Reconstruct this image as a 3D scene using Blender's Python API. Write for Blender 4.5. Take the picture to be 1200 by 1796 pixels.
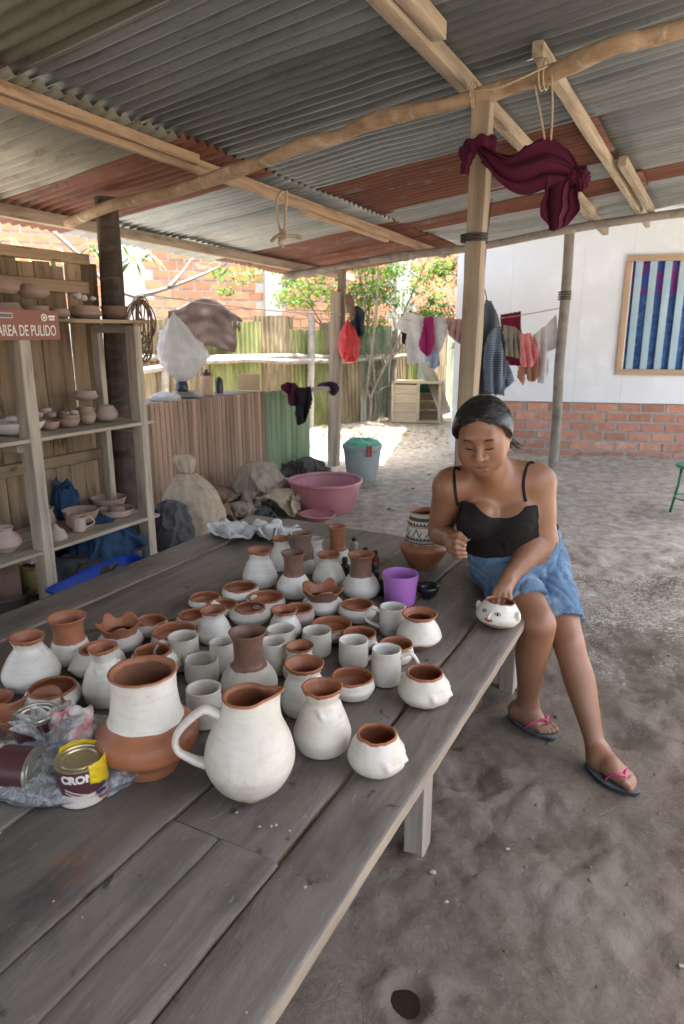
import bpy, bmesh, math, random
import numpy as np
from mathutils import Vector, Matrix, noise, Euler

for o in list(bpy.data.objects):
    bpy.data.objects.remove(o, do_unlink=True)
scene = bpy.context.scene
COL = scene.collection
R = math.radians
random.seed(7)
rng = np.random.default_rng(11)

# ------------------------------------------------------------------ camera
CAM_H, PITCH, FPX = 1.45, R(14.65), 1197.0
cam_data = bpy.data.cameras.new('camera')
cam = bpy.data.objects.new('camera', cam_data)
COL.objects.link(cam)
cam.location = (0, 0, CAM_H)
cam.rotation_euler = (R(90) - PITCH, 0, 0)
cam_data.sensor_fit = 'VERTICAL'
cam_data.sensor_height = 36.0
cam_data.sensor_width = 24.0
cam_data.lens = FPX * 36.0 / 1796.0
cam_data.clip_start = 0.05
cam_data.clip_end = 2000
cam_data.dof.use_dof = True
cam_data.dof.focus_distance = 2.1
cam_data.dof.aperture_fstop = 5.0
scene.camera = cam

# ------------------------------------------------------------------ sky, sun, exposure
SUN_EL, SUN_AZ = R(76), (0.97, 0.16)          # horizontal direction towards the sun
world = bpy.data.worlds.new('World')
scene.world = world
world.use_nodes = True
wn = world.node_tree.nodes
wn.clear()
wo = wn.new('ShaderNodeOutputWorld')
wb = wn.new('ShaderNodeBackground')
ws = wn.new('ShaderNodeTexSky')
ws.sky_type = 'NISHITA'
ws.sun_disc = False
ws.sun_elevation = SUN_EL
ws.sun_rotation = math.atan2(SUN_AZ[0], SUN_AZ[1])
ws.air_density = 1.0
ws.dust_density = 7.0
ws.ozone_density = 0.0
wb.inputs['Strength'].default_value = 0.15
world.node_tree.links.new(ws.outputs[0], wb.inputs[0])
world.node_tree.links.new(wb.outputs[0], wo.inputs[0])
sd = bpy.data.lights.new('sun', 'SUN')
sd.energy = 4.5
sd.angle = R(0.53)
sd.color = (1.0, 0.95, 0.87)
sun = bpy.data.objects.new('sun', sd)
COL.objects.link(sun)
ce = math.cos(SUN_EL)
hl = math.hypot(*SUN_AZ)
tosun = Vector((SUN_AZ[0] / hl * ce, SUN_AZ[1] / hl * ce, math.sin(SUN_EL)))
sun.rotation_euler = tosun.to_track_quat('Z', 'Y').to_euler()
sun.location = (0, 0, 12)
vs = scene.view_settings
vs.view_transform = 'Standard'
vs.look = 'None'
vs.exposure = 2.55
vs.gamma = 1.0
vs.use_curve_mapping = False
try:
    scene.cycles.max_bounces = 10
    scene.cycles.diffuse_bounces = 6
    scene.cycles.transparent_max_bounces = 12
    scene.cycles.sample_clamp_indirect = 8.0
except Exception:
    pass

# ------------------------------------------------------------------ measuring helpers
cth, sth = math.cos(PITCH), math.sin(PITCH)
def ray(px, py):
    u = (px - 600) / FPX
    v = (898 - py) / FPX
    return Vector((u, cth + v * sth, -sth + v * cth))
EYE = Vector((0, 0, CAM_H))
def on_z(px, py, z=0.0):
    d = ray(px, py)
    return EYE + d * ((z - CAM_H) / d.z)
def W(px, py, Y):
    d = ray(px, py)
    return EYE + d * (Y / d.y)
def depth(p):
    q = Vector(p) - EYE
    return q.y * cth - q.z * sth
def mpp(p):                                    # metres per photo pixel at a point
    return depth(p) / FPX
AZ = R(28.2)
DA = Vector((math.sin(AZ), math.cos(AZ), 0))   # along the shed
DB = Vector((math.cos(AZ), -math.sin(AZ), 0))  # across the shed, up the roof
P0 = Vector((-1.464, 4.476, 0))
SB, SA, RZ0 = 0.115, -0.02, 2.30
def sh(b, a, z=0.0):                           # shed coordinates to world
    return P0 + DB * b + DA * a + Vector((0, 0, z))
def roof_z(b, a):
    return RZ0 + SB * b + SA * a
def rf(b, a, dz=0.0):
    return sh(b, a, roof_z(b, a) + dz)
def on_v(px, py, b):                           # pixel on the vertical plane at shed offset b
    d = ray(px, py)
    t = (b - (EYE - P0).dot(DB)) / d.dot(DB)
    return EYE + d * t

# ------------------------------------------------------------------ mesh helpers
def nz(p, s=1.0, o=0.0):
    return noise.noise(Vector((p[0] * s + o, p[1] * s + o * 1.7, p[2] * s - o)))
def fbm(p, s=1.0, o=0.0, n=4):
    v, a = 0.0, 1.0
    for i in range(n):
        v += a * nz(p, s, o + 3.1 * i)
        s *= 2.03
        a *= 0.5
    return v

class MB:
    def __init__(self):
        self.v, self.f, self.mi = [], [], []
        self.cur = 0
    def add(self, vs, fs):
        o = len(self.v)
        self.v += [tuple(p) for p in vs]
        for f in fs:
            self.f.append(tuple(i + o for i in f))
            self.mi.append(self.cur)
        return self
    def box(self, c, s, rot=None):
        hx, hy, hz = s[0] / 2, s[1] / 2, s[2] / 2
        vs = [Vector((x, y, z)) for x in (-hx, hx) for y in (-hy, hy) for z in (-hz, hz)]
        if rot is not None:
            vs = [rot @ p for p in vs]
        c = Vector(c)
        return self.add([p + c for p in vs], [(0, 1, 3, 2), (4, 6, 7, 5), (0, 4, 5, 1), (2, 3, 7, 6), (0, 2, 6, 4), (1, 5, 7, 3)])
    def tube(self, path, rad, n=10, cap=True, flat=1.0, up=None):
        path = [Vector(p) for p in path]
        m = len(path)
        if not hasattr(rad, '__len__'):
            rad = [rad] * m
        vs, fs = [], []
        prev = None
        for i in range(m):
            t = (path[min(i + 1, m - 1)] - path[max(i - 1, 0)])
            if t.length < 1e-9:
                t = Vector((0, 0, 1))
            t.normalize()
            if prev is None:
                u = Vector(up) if up is not None else (Vector((0, 0, 1)) if abs(t.z) < 0.9 else Vector((1, 0, 0)))
            else:
                u = prev
            u = (u - t * u.dot(t))
            if u.length < 1e-6:
                u = t.orthogonal()
            u.normalize()
            prev = u
            w = t.cross(u)
            for k in range(n):
                a = 2 * math.pi * k / n
                vs.append(path[i] + (u * math.cos(a) * flat + w * math.sin(a)) * rad[i])
        for i in range(m - 1):
            for k in range(n):
                k2 = (k + 1) % n
                fs.append((i * n + k, i * n + k2, (i + 1) * n + k2, (i + 1) * n + k))
        if cap:
            fs.append(tuple(range(n - 1, -1, -1)))
            fs.append(tuple((m - 1) * n + k for k in range(n)))
        return self.add(vs, fs)
    def lathe(self, prof, n=40, warp=None, close_top=False, close_bot=False, off=(0, 0, 0)):
        vs, fs = [], []
        m = len(prof)
        for (r, z) in prof:
            for k in range(n):
                a = 2 * math.pi * k / n
                p = Vector((r * math.cos(a), r * math.sin(a), z))
                if warp:
                    p = warp(p, a)
                vs.append(p + Vector(off))
        for i in range(m - 1):
            for k in range(n):
                k2 = (k + 1) % n
                fs.append((i * n + k, i * n + k2, (i + 1) * n + k2, (i + 1) * n + k))
        if close_bot:
            fs.append(tuple(range(n - 1, -1, -1)))
        if close_top:
            fs.append(tuple((m - 1) * n + k for k in range(n)))
        return self.add(vs, fs)
    def grid(self, fn, nu, nv, keep=None, flip=False):
        vs = [fn(i / nu, j / nv) for j in range(nv + 1) for i in range(nu + 1)]
        fs = []
        for j in range(nv):
            for i in range(nu):
                if keep and not keep((i + .5) / nu, (j + .5) / nv):
                    continue
                q = (j * (nu + 1) + i, j * (nu + 1) + i + 1, (j + 1) * (nu + 1) + i + 1, (j + 1) * (nu + 1) + i)
                fs.append(q[::-1] if flip else q)
        return self.add(vs, fs)
    def ball(self, c, rad, n=16, m=10, rot=None, warp=None):
        vs, fs = [], []
        c = Vector(c)
        if not hasattr(rad, '__len__'):
            rad = (rad,) * 3
        for j in range(m + 1):
            ph = math.pi * j / m
            for i in range(n):
                a = 2 * math.pi * i / n
                d = Vector((math.sin(ph) * math.cos(a), math.sin(ph) * math.sin(a), math.cos(ph)))
                p = Vector((d.x * rad[0], d.y * rad[1], d.z * rad[2]))
                if warp:
                    p = warp(p, d)
                if rot is not None:
                    p = rot @ p
                vs.append(p + c)
        for j in range(m):
            for i in range(n):
                i2 = (i + 1) % n
                fs.append((j * n + i, (j + 1) * n + i, (j + 1) * n + i2, j * n + i2))
        return self.add(vs, fs)
    def mesh(self, name, mats, sharp=40, smooth=True, weld=False):
        me = bpy.data.meshes.new(name)
        me.from_pydata(self.v, [], self.f)
        if not isinstance(mats, (list, tuple)):
            mats = [mats]
        for m in mats:
            me.materials.append(m)
        if len(mats) > 1:
            me.polygons.foreach_set('material_index', self.mi)
        if weld:
            bm = bmesh.new()
            bm.from_mesh(me)
            bmesh.ops.remove_doubles(bm, verts=bm.verts, dist=1e-5)
            bm.to_mesh(me)
            bm.free()
        if smooth:
            me.polygons.foreach_set('use_smooth', [True] * len(me.polygons))
            if sharp:
                me.set_sharp_from_angle(angle=R(sharp))
        me.update()
        return me
    def build(self, name, mats, parent=None, **k):
        return place(name, self.mesh(name, mats, **k), parent)

def place(name, me, parent=None, mat=None, local=False):
    o = bpy.data.objects.new(name, me)
    COL.objects.link(o)
    if mat is not None:
        o.matrix_basis = mat
    if parent is not None:
        o.parent = parent
        if not local:
            o.matrix_parent_inverse = root_of(parent)
    return o
ROOTM = {}
def root_of(p):
    return ROOTM.get(p.name, Matrix.Identity(4))
def thing(name, label, cat, loc=(0, 0, 0), rz=0.0, group=None):
    o = bpy.data.objects.new(name, None)
    COL.objects.link(o)
    o.empty_display_size = 0.05
    o.location = loc
    o.rotation_euler = (0, 0, rz)
    ROOTM[o.name] = (Matrix.Translation(Vector(loc)) @ Matrix.Rotation(rz, 4, 'Z')).inverted()
    tag(o, label, cat, group)
    return o
def tag(o, label, cat, group=None):
    o['label'] = label
    o['category'] = cat
    if group:
        o['group'] = group
    return o
def struct(o):
    o['kind'] = 'structure'
    return o
def folds(p, o=0.0, fr=2.2, n=3):
    """Sharp-crested curved creases for heaped and hanging cloth, about 0 to 1.8."""
    v = 0.0
    p = Vector(p)
    for i in range(n):
        a = o * 1.3 + i * 2.1
        b = o * .7 + i * 1.3
        d = Vector((math.cos(a) * math.cos(b), math.sin(a) * math.cos(b), math.sin(b)))
        w = 1.5 * noise.noise(p * 1.4 + Vector((o + i * 9.1, i, o))) + .5 * noise.noise(p * 3.3 + Vector((o, o - i * 4, 2)))
        t = p.dot(d) * fr * 1.6 ** i + w
        v += .6 ** i * (1 - abs(math.sin(t * math.pi))) ** 2.0
    return v
def cr(pts, n=6):                              # Catmull-Rom through points
    P = [np.array(p, float) for p in pts]
    P = [2 * P[0] - P[1]] + P + [2 * P[-1] - P[-2]]
    out = []
    for i in range(1, len(P) - 2):
        for k in range(n):
            t = k / n
            out.append(0.5 * (2 * P[i] + (P[i + 1] - P[i - 1]) * t + (2 * P[i - 1] - 5 * P[i] + 4 * P[i + 1] - P[i + 2]) * t * t
                              + (3 * P[i] - P[i - 1] - 3 * P[i + 1] + P[i + 2]) * t ** 3))
    out.append(P[-2])
    return [tuple(p) for p in out]

BAR_N = [0]
def bar_mesh(L, w, h, mat, rough=0.004, seg=None, bev=0.004):
    """A sawn length of wood, its grain along local X from 0 to L."""
    seg = seg or max(2, min(24, int(L / 0.12)))
    BAR_N[0] += 1
    o = BAR_N[0] * 5.37
    vs, fs = [], []
    prof = [(-w / 2 + bev, -h / 2), (w / 2 - bev, -h / 2), (w / 2, -h / 2 + bev), (w / 2, h / 2 - bev),
            (w / 2 - bev, h / 2), (-w / 2 + bev, h / 2), (-w / 2, h / 2 - bev), (-w / 2, -h / 2 + bev)]
    for i in range(seg + 1):
        x = L * i / seg
        for k, (y, z) in enumerate(prof):
            j = rough * nz((x * 3, k * 1.9, o), 1.0)
            j2 = rough * nz((x * 3, k * 1.9 + 50, o), 1.0)
            vs.append((x + (rough * 1.5 * nz((k, o, 3), 1.3) if i in (0, seg) else 0), y + j, z + j2))
    n = 8
    for i in range(seg):
        for k in range(n):
            k2 = (k + 1) % n
            fs.append((i * n + k, (i + 1) * n + k, (i + 1) * n + k2, i * n + k2))
    fs.append(tuple(range(n)))
    fs.append(tuple(seg * n + k for k in range(n - 1, -1, -1)))
    m = MB()
    m.add(vs, fs)
    return m.mesh('bar', mat, sharp=35)
def axis_matrix(p0, p1, up=(0, 0, 1)):
    p0, p1 = Vector(p0), Vector(p1)
    x = (p1 - p0).normalized()
    u = Vector(up)
    if abs(x.dot(u)) > 0.98:
        u = Vector((1, 0, 0))
    y = u.cross(x).normalized()
    z = x.cross(y)
    M_ = Matrix((x, y, z)).transposed().to_4x4()
    return Matrix.Translation(p0) @ M_
def bar(name, p0, p1, w, h, mat, parent=None, up=(0, 0, 1), **k):
    L = (Vector(p1) - Vector(p0)).length
    return place(name, bar_mesh(L, w, h, mat, **k), parent, axis_matrix(p0, p1, up))

# ------------------------------------------------------------------ materials
def ramp(nt, fac, cols, pos=None):
    r = nt.nodes.new('ShaderNodeValToRGB')
    e = r.color_ramp.elements
    pos = pos or [i / (len(cols) - 1) for i in range(len(cols))]
    while len(e) < len(cols):
        e.new(0.5)
    for i, c in enumerate(cols):
        e[i].position = pos[i]
        e[i].color = (*c[:3], 1)
    nt.links.new(fac, r.inputs[0])
    return r.outputs[0]
def mixc(nt, fac, a, b, mode='MIX'):
    m = nt.nodes.new('ShaderNodeMix')
    m.data_type = 'RGBA'
    m.blend_type = mode
    for s, v in ((m.inputs[0], fac), (m.inputs[6], a), (m.inputs[7], b)):
        if isinstance(v, (int, float)):
            s.default_value = v
        elif isinstance(v, tuple):
            s.default_value = (*v[:3], 1)
        else:
            nt.links.new(v, s)
    return m.outputs[2]
def mth(nt, op, a, b=None):
    m = nt.nodes.new('ShaderNodeMath')
    m.operation = op
    for i, v in enumerate((a, b)):
        if v is None:
            continue
        if isinstance(v, (int, float)):
            m.inputs[i].default_value = v
        else:
            nt.links.new(v, m.inputs[i])
    return m.outputs[0]
def new_mat(name):
    m = bpy.data.materials.new(name)
    m.use_nodes = True
    nt = m.node_tree
    return m, nt, nt.nodes['Principled BSDF']
def coords(nt, stretch=(1, 1, 1), rnd=True):
    tc = nt.nodes.new('ShaderNodeTexCoord')
    src = tc.outputs['Object']
    if rnd:
        oi = nt.nodes.new('ShaderNodeObjectInfo')
        add = nt.nodes.new('ShaderNodeVectorMath')
        add.operation = 'ADD'
        sc = mth(nt, 'MULTIPLY', oi.outputs['Random'], 37.0)
        nt.links.new(src, add.inputs[0])
        nt.links.new(sc, add.inputs[1])
        src = add.outputs[0]
    mp = nt.nodes.new('ShaderNodeMapping')
    mp.inputs['Scale'].default_value = stretch
    nt.links.new(src, mp.inputs[0])
    return mp.outputs[0]
def noise_tex(nt, vec, scale, detail=6, rough=0.6, dist=0.0):
    n = nt.nodes.new('ShaderNodeTexNoise')
    n.inputs['Scale'].default_value = scale
    n.inputs['Detail'].default_value = detail
    n.inputs['Roughness'].default_value = rough
    n.inputs['Distortion'].default_value = dist
    nt.links.new(vec, n.inputs['Vector'])
    return n.outputs[0]
def bump(nt, bs, h, strength, dist=0.01):
    b = nt.nodes.new('ShaderNodeBump')
    b.inputs['Strength'].default_value = strength
    b.inputs['Distance'].default_value = dist
    nt.links.new(h, b.inputs['Height'])
    nt.links.new(b.outputs[0], bs.inputs['Normal'])
    return b
def mat(name, c1, c2=None, scale=6.0, rough=0.75, bmp=0.3, bscale=60, stretch=(1, 1, 1), spots=None, sp_scale=3.0,
        sp_lo=0.58, metallic=0.0, hue=0.0, spec=0.3, bdist=0.004):
    """Two-tone procedural surface with optional stains of a third colour, fine relief and a little change from piece to piece."""
    m, nt, bs = new_mat(name)
    c2 = c2 or tuple(x * 0.75 for x in c1)
    v = coords(nt, stretch)
    n1 = noise_tex(nt, v, scale, 7, 0.62, 0.3)
    col = ramp(nt, n1, [c2, c1, tuple(min(1, x * 1.12) for x in c1)], [0.3, 0.55, 0.75])
    if spots:
        v2 = coords(nt, tuple(x ** 0.5 for x in stretch))
        n2 = noise_tex(nt, v2, sp_scale, 8, 0.65, 0.6)
        f = ramp(nt, n2, [(0, 0, 0), (1, 1, 1)], [sp_lo, sp_lo + 0.12])
        col = mixc(nt, f, col, spots)
    if hue:
        oi = nt.nodes.new('ShaderNodeObjectInfo')
        hv = nt.nodes.new('ShaderNodeHueSaturation')
        val = mth(nt, 'ADD', mth(nt, 'MULTIPLY', oi.outputs['Random'], hue * 2), 1 - hue)
        nt.links.new(val, hv.inputs['Value'])
        nt.links.new(col, hv.inputs['Color'])
        col = hv.outputs[0]
    nt.links.new(col, bs.inputs['Base Color'])
    rr = mth(nt, 'ADD', mth(nt, 'MULTIPLY', n1, 0.3), rough - 0.15)
    nt.links.new(rr, bs.inputs['Roughness'])
    bs.inputs['Metallic'].default_value = metallic
    bs.inputs['Specular IOR Level'].default_value = spec
    if bmp:
        n3 = noise_tex(nt, v, bscale, 5, 0.6)
        bump(nt, bs, n3, bmp, bdist)
    return m
GR = (0.07, 1, 1)      # grain runs along local X
WOOD_NEW = mat('sawn_wood', (0.44, 0.315, 0.205), (0.25, 0.165, 0.10), 26, 0.75, 0.6, 110, (0.1, 1, 1), spots=(0.15, 0.085, 0.045), sp_scale=11, sp_lo=0.60, hue=0.15)
WOOD_PALE = mat('pale_sawn_wood', (0.40, 0.335, 0.25), (0.225, 0.175, 0.125), 24, 0.8, 0.6, 110, (0.1, 1, 1), spots=(0.16, 0.085, 0.045), sp_scale=9, sp_lo=0.60, hue=0.15)
WOOD_GREY = mat('grey_weathered_wood', (0.30, 0.255, 0.20), (0.17, 0.14, 0.11), 24, 0.85, 0.5, 100, GR, spots=(0.09, 0.075, 0.06), sp_scale=6, sp_lo=0.6, hue=0.2)
WOOD_DARK = mat('dark_old_wood', (0.085, 0.065, 0.05), (0.035, 0.028, 0.022), 18, 0.85, 0.9, 50, GR, spots=(0.17, 0.15, 0.13), sp_scale=5, sp_lo=0.6)
WOOD_WALL = mat('brown_wall_wood', (0.34, 0.245, 0.15), (0.17, 0.115, 0.07), 20, 0.82, 0.5, 90, GR, spots=(0.045, 0.03, 0.02), sp_scale=8, sp_lo=0.57, hue=0.3)
WOOD_SHELF = mat('shelf_wood', (0.44, 0.385, 0.30), (0.25, 0.205, 0.155), 24, 0.8, 0.55, 110, (0.1, 1, 1), spots=(0.17, 0.125, 0.09), sp_scale=8, sp_lo=0.60, hue=0.12)
WOOD_SLAT = mat('pinkish_slat_wood', (0.40, 0.275, 0.20), (0.24, 0.17, 0.12), 20, 0.85, 0.4, 90, GR, spots=(0.36, 0.15, 0.07), sp_scale=5, sp_lo=0.64, hue=0.3)
WOOD_GREEN = mat('green_painted_slat', (0.24, 0.33, 0.20), (0.15, 0.22, 0.14), 18, 0.8, 0.3, 90, GR, spots=(0.30, 0.27, 0.2), sp_scale=6, sp_lo=0.62, hue=0.15)
BARK_POLE = mat('peeled_pole', (0.40, 0.295, 0.195), (0.215, 0.14, 0.085), 11, 0.8, 1.0, 30, (0.6, 1, 1), spots=(0.55, 0.50, 0.42), sp_scale=9, sp_lo=0.58, bdist=.012)
GREY_POLE = mat('grey_pole', (0.27, 0.25, 0.22), (0.15, 0.13, 0.115), 16, 0.85, 0.7, 50, (0.5, 0.5, 0.5), spots=(0.42, 0.40, 0.37), sp_scale=8, sp_lo=0.62)
# ================================================================== cloth that settles under gravity
def sim_cloth(verts, faces, colliders, frames=26, mass=.3, bend=.5, stiff=15, thick=.005, quality=5):
    """Let a bunched cloth fall on a floor and over obstacles; returns the settled mesh."""
    me = bpy.data.meshes.new('settling')
    me.from_pydata(verts, [], faces)
    me.update()
    ob = bpy.data.objects.new('settling', me)
    COL.objects.link(ob)
    md = ob.modifiers.new('c', 'CLOTH')
    s = md.settings
    s.quality = quality
    s.mass = mass
    s.tension_stiffness = stiff
    s.compression_stiffness = stiff
    s.shear_stiffness = stiff * .4
    s.bending_stiffness = bend
    s.air_damping = 1.0
    c = md.collision_settings
    c.use_collision = True
    c.distance_min = thick
    c.collision_quality = 2
    c.use_self_collision = True
    c.self_distance_min = thick
    cols = []
    for (v, f) in colliders:
        m2 = bpy.data.meshes.new('obstacle')
        m2.from_pydata(v, [], f)
        m2.update()
        o2 = bpy.data.objects.new('obstacle', m2)
        COL.objects.link(o2)
        o2.modifiers.new('col', 'COLLISION')
        o2.collision.thickness_outer = .004
        o2.collision.cloth_friction = 20
        cols.append(o2)
    md.point_cache.frame_start = 1
    md.point_cache.frame_end = frames
    for f in range(1, frames + 1):
        scene.frame_set(f)
    dg = bpy.context.evaluated_depsgraph_get()
    out = bpy.data.meshes.new_from_object(ob.evaluated_get(dg))
    for o in cols + [ob]:
        bpy.data.objects.remove(o, do_unlink=True)
    scene.frame_set(1)
    return out
def grid_vf(n, m, fn):
    return ([tuple(fn(i / n, j / m)) for j in range(m + 1) for i in range(n + 1)],
            [(j * (n + 1) + i, j * (n + 1) + i + 1, (j + 1) * (n + 1) + i + 1, (j + 1) * (n + 1) + i) for j in range(m) for i in range(n)])
def ball_vf(c, r):
    b = MB().ball(c, r, 18, 10)
    return b.v, b.f
FLOOR = ([(-2, -2, 0), (2, -2, 0), (2, 2, 0), (-2, 2, 0)], [(0, 1, 2, 3)])
def crumple(sx, sy, h, waves, o, z0=0.0):
    def fn(u, w):
        p = Vector((u * 2 + o, w * 3, o))
        return ((u - .5) * sx + .02 * math.sin(w * 17 + o), (w - .5) * sy + .02 * math.sin(u * 13 + o),
                z0 + .02 + h * (1 + math.sin(u * waves + 4 * noise.noise(p) + 1.5 * math.sin(w * 5 + o))) + .6 * h * noise.noise(p * 2.3))
    return fn
def cloth_piece(name, label, cat, me, mtl, loc, rz=0.0, thick=.004):
    me.materials.clear()
    me.materials.append(mtl)
    me.polygons.foreach_set('use_smooth', [True] * len(me.polygons))
    o = place(name, me, None, Matrix.Translation(Vector(loc)) @ Matrix.Rotation(rz, 4, 'Z'))
    o.modifiers.new('thickness', 'SOLIDIFY').thickness = thick
    s = o.modifiers.new('smooth', 'SUBSURF')
    s.levels = s.render_levels = 1
    tag(o, label, cat)
    return o
RAG_ME = sim_cloth(*grid_vf(46, 32, crumple(.40, .26, .034, 26, 0.3)), [FLOOR], 24, thick=.004)
BUN_A = sim_cloth(*grid_vf(40, 40, crumple(.62, .56, .055, 17, 2.3, .42)), [FLOOR, ball_vf((0, 0, .18), (.20, .17, .20)), ball_vf((.13, .05, .12), (.14, .14, .13))], 26, bend=1.5, thick=.007)
BUN_B = sim_cloth(*grid_vf(40, 34, crumple(.52, .46, .07, 19, 5.1, .20)), [FLOOR, ball_vf((.02, 0, .08), (.15, .13, .11))], 24, bend=1.5, thick=.007)
# ================================================================== ground
def axis(lo, hi, step, far):
    c = list(np.arange(lo, hi + 1e-6, step))
    s, x, left = step, lo, []
    while x > -far:
        s *= 1.35
        x -= s
        left.append(x)
    s, x, right = step, hi, []
    while x < far:
        s *= 1.35
        x += s
        right.append(x)
    return left[::-1] + c + right
def ground_h(x, y):
    k = min(1.0, max(0.0, 1 - (abs(y - 4) - 6) / 4)) * min(1.0, max(0.0, 1 - (abs(x) - 5) / 4))
    if k <= 0:
        return 0.0
    p = (x, y, 0)
    h = 0.018 * fbm(p, 1.1, 2, 3) + 0.012 * fbm(p, 4.5, 9, 3) - 0.012 * abs(nz(p, 3.0, 5))
    if -0.3 < x < 2.6 and 0.6 < y < 4.6:                 # clods and cracks of dried mud, in the near ground
        wx, wy = x + 0.05 * nz(p, 6, 1), y + 0.05 * nz(p, 6, 4)
        for sc_, am, o in ((5.0, 0.016, 0.0), (13.0, 0.007, 7.0)):
            d_, _ = noise.voronoi(Vector((wx * sc_ + o, wy * sc_, o)))
            e = min(1.0, (d_[1] - d_[0]) * 2.4)
            msk = min(1.0, max(0.0, 0.5 + 1.6 * nz((x, y, o), 1.1, o + 3)))
            h += am * (math.sqrt(e) - 0.75) * msk
        h += 0.006 * fbm(p, 16.0, 4, 3)
    else:
        h += 0.006 * fbm(p, 9.0, 4, 2)
    for (hx, hy, hr, hd) in ((0.142, 1.205, 0.050, 0.030), (0.42, 2.02, 0.10, 0.035), (0.86, 2.32, 0.14, -0.012), (1.04, 2.25, 0.12, 0.04),
                             (0.55, 2.5, 0.10, 0.04), (0.62, 1.75, 0.13, 0.02), (1.25, 2.75, 0.2, 0.025), (0.95, 1.5, 0.07, 0.018), (0.75, 1.35, 0.07, 0.02), (1.3, 1.75, 0.08, 0.02)):
        d = math.hypot(x - hx, (y - hy)) / hr
        if d < 2:
            h -= hd * math.exp(-d * d * 1.4) - hd * 0.2 * math.exp(-(d - 1.35) ** 2 * 8) * (1 + 2 * nz(p, 12, 2))
    # the trodden ground under the sandals is level
    for (hx, hy, hr) in ((0.72, 2.3, 0.16), (0.908, 1.99, 0.16)):
        d = math.hypot(x - hx, y - hy) / hr
        if d < 1.6:
            w = min(1, max(0, 1.6 - d) / 0.6)
            h = h * (1 - w) + (-0.002) * w
    return h * k
gx = list(np.arange(0.02, 1.7, 0.0125))
gx = [x for x in axis(-2.2, 4.0, 0.04, 400) if x < 0.0] + gx + [x for x in axis(-2.2, 4.0, 0.04, 400) if x > 1.72]
gy = list(np.arange(0.8, 3.3, 0.0125))
gy = [y for y in axis(0.7, 9.0, 0.04, 400) if y < 0.78] + gy + [y for y in axis(0.7, 9.0, 0.04, 400) if y > 3.32]
gm = MB()
nx_ = len(gx)
gm.v = [(x, y, ground_h(x, y)) for y in gy for x in gx]
gm.f = [(j * nx_ + i, j * nx_ + i + 1, (j + 1) * nx_ + i + 1, (j + 1) * nx_ + i) for j in range(len(gy) - 1) for i in range(nx_ - 1)]
gm.mi = [0] * len(gm.f)
m, nt, bs = new_mat('trodden_earth')
v = coords(nt, rnd=False)
n1 = noise_tex(nt, v, 2.2, 9, 0.62, 0.4)
n2 = noise_tex(nt, v, 11, 8, 0.65, 0.3)
n3 = noise_tex(nt, v, 70, 6, 0.7)
c = ramp(nt, n1, [(0.100, 0.078, 0.058), (0.165, 0.136, 0.107), (0.225, 0.193, 0.158)], [0.3, 0.52, 0.75])
c = mixc(nt, ramp(nt, n2, [(0, 0, 0), (0.65, 0.65, 0.65)], [0.5, 0.72]), c, (0.085, 0.063, 0.045))
c = mixc(nt, ramp(nt, n3, [(0, 0, 0), (0.5, 0.5, 0.5)], [0.52, 0.7]), c, (0.235, 0.21, 0.18))
vor = nt.nodes.new('ShaderNodeTexVoronoi')
vor.feature = 'DISTANCE_TO_EDGE'
vor.inputs['Scale'].default_value = 8.5
dv = nt.nodes.new('ShaderNodeVectorMath')
dv.operation = 'MULTIPLY_ADD'
nn = nt.nodes.new('ShaderNodeTexNoise')
nn.inputs['Scale'].default_value = 6.0
nn.inputs['Detail'].default_value = 5
nt.links.new(v, nn.inputs['Vector'])
nt.links.new(nn.outputs[1], dv.inputs[0])
dv.inputs[1].default_value = (0.22, 0.22, 0.22)
nt.links.new(v, dv.inputs[2])
nt.links.new(dv.outputs[0], vor.inputs['Vector'])
crack = ramp(nt, vor.outputs['Distance'], [(0, 0, 0), (1, 1, 1)], [0.0, 0.02])
where = ramp(nt, noise_tex(nt, v, 1.3, 3, 0.5), [(0, 0, 0), (1, 1, 1)], [0.42, 0.6])
crk = mixc(nt, where, (1, 1, 1), crack)
c = mixc(nt, mth(nt, 'MULTIPLY', mth(nt, 'SUBTRACT', 1.0, crk), 0.12), c, (0.05, 0.04, 0.03))
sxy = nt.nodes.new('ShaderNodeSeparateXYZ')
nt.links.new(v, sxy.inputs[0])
dry = mth(nt, 'ADD', mth(nt, 'MULTIPLY', sxy.outputs[1], 0.16), mth(nt, 'ADD', mth(nt, 'MULTIPLY', n1, 0.5), mth(nt, 'MULTIPLY', mth(nt, 'SUBTRACT', n3, 0.35), 0.9)))  # paler earth with distance: dusty soil, lightened for light missing near the house
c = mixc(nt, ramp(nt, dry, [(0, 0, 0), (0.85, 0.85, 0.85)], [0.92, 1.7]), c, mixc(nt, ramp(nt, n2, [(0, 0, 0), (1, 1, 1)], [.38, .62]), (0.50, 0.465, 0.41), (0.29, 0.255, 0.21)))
nt.links.new(c, bs.inputs['Base Color'])
bs.inputs['Roughness'].default_value = 0.82
bs.inputs['Specular IOR Level'].default_value = 0.25
hsum = mth(nt, 'ADD', mth(nt, 'MULTIPLY', n2, 1.2), mth(nt, 'ADD', mth(nt, 'MULTIPLY', n3, 0.55), mth(nt, 'MULTIPLY', crk, 0.16)))
bump(nt, bs, hsum, 0.8, 0.010)
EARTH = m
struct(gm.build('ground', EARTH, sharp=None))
struct(MB().lathe([(0, -.013), (.020, -.013), (.038, -.0125), (.052, -.014)], 28, lambda p, a: Vector((p.x * (1 + .12 * math.sin(3 * a)), p.y, p.z)) + Vector((.142, 1.205, 0.0))).build('wet_mud', mat('wet_mud', (.03, .022, .016), None, 20, .35, .4, 60), sharp=None))

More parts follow.
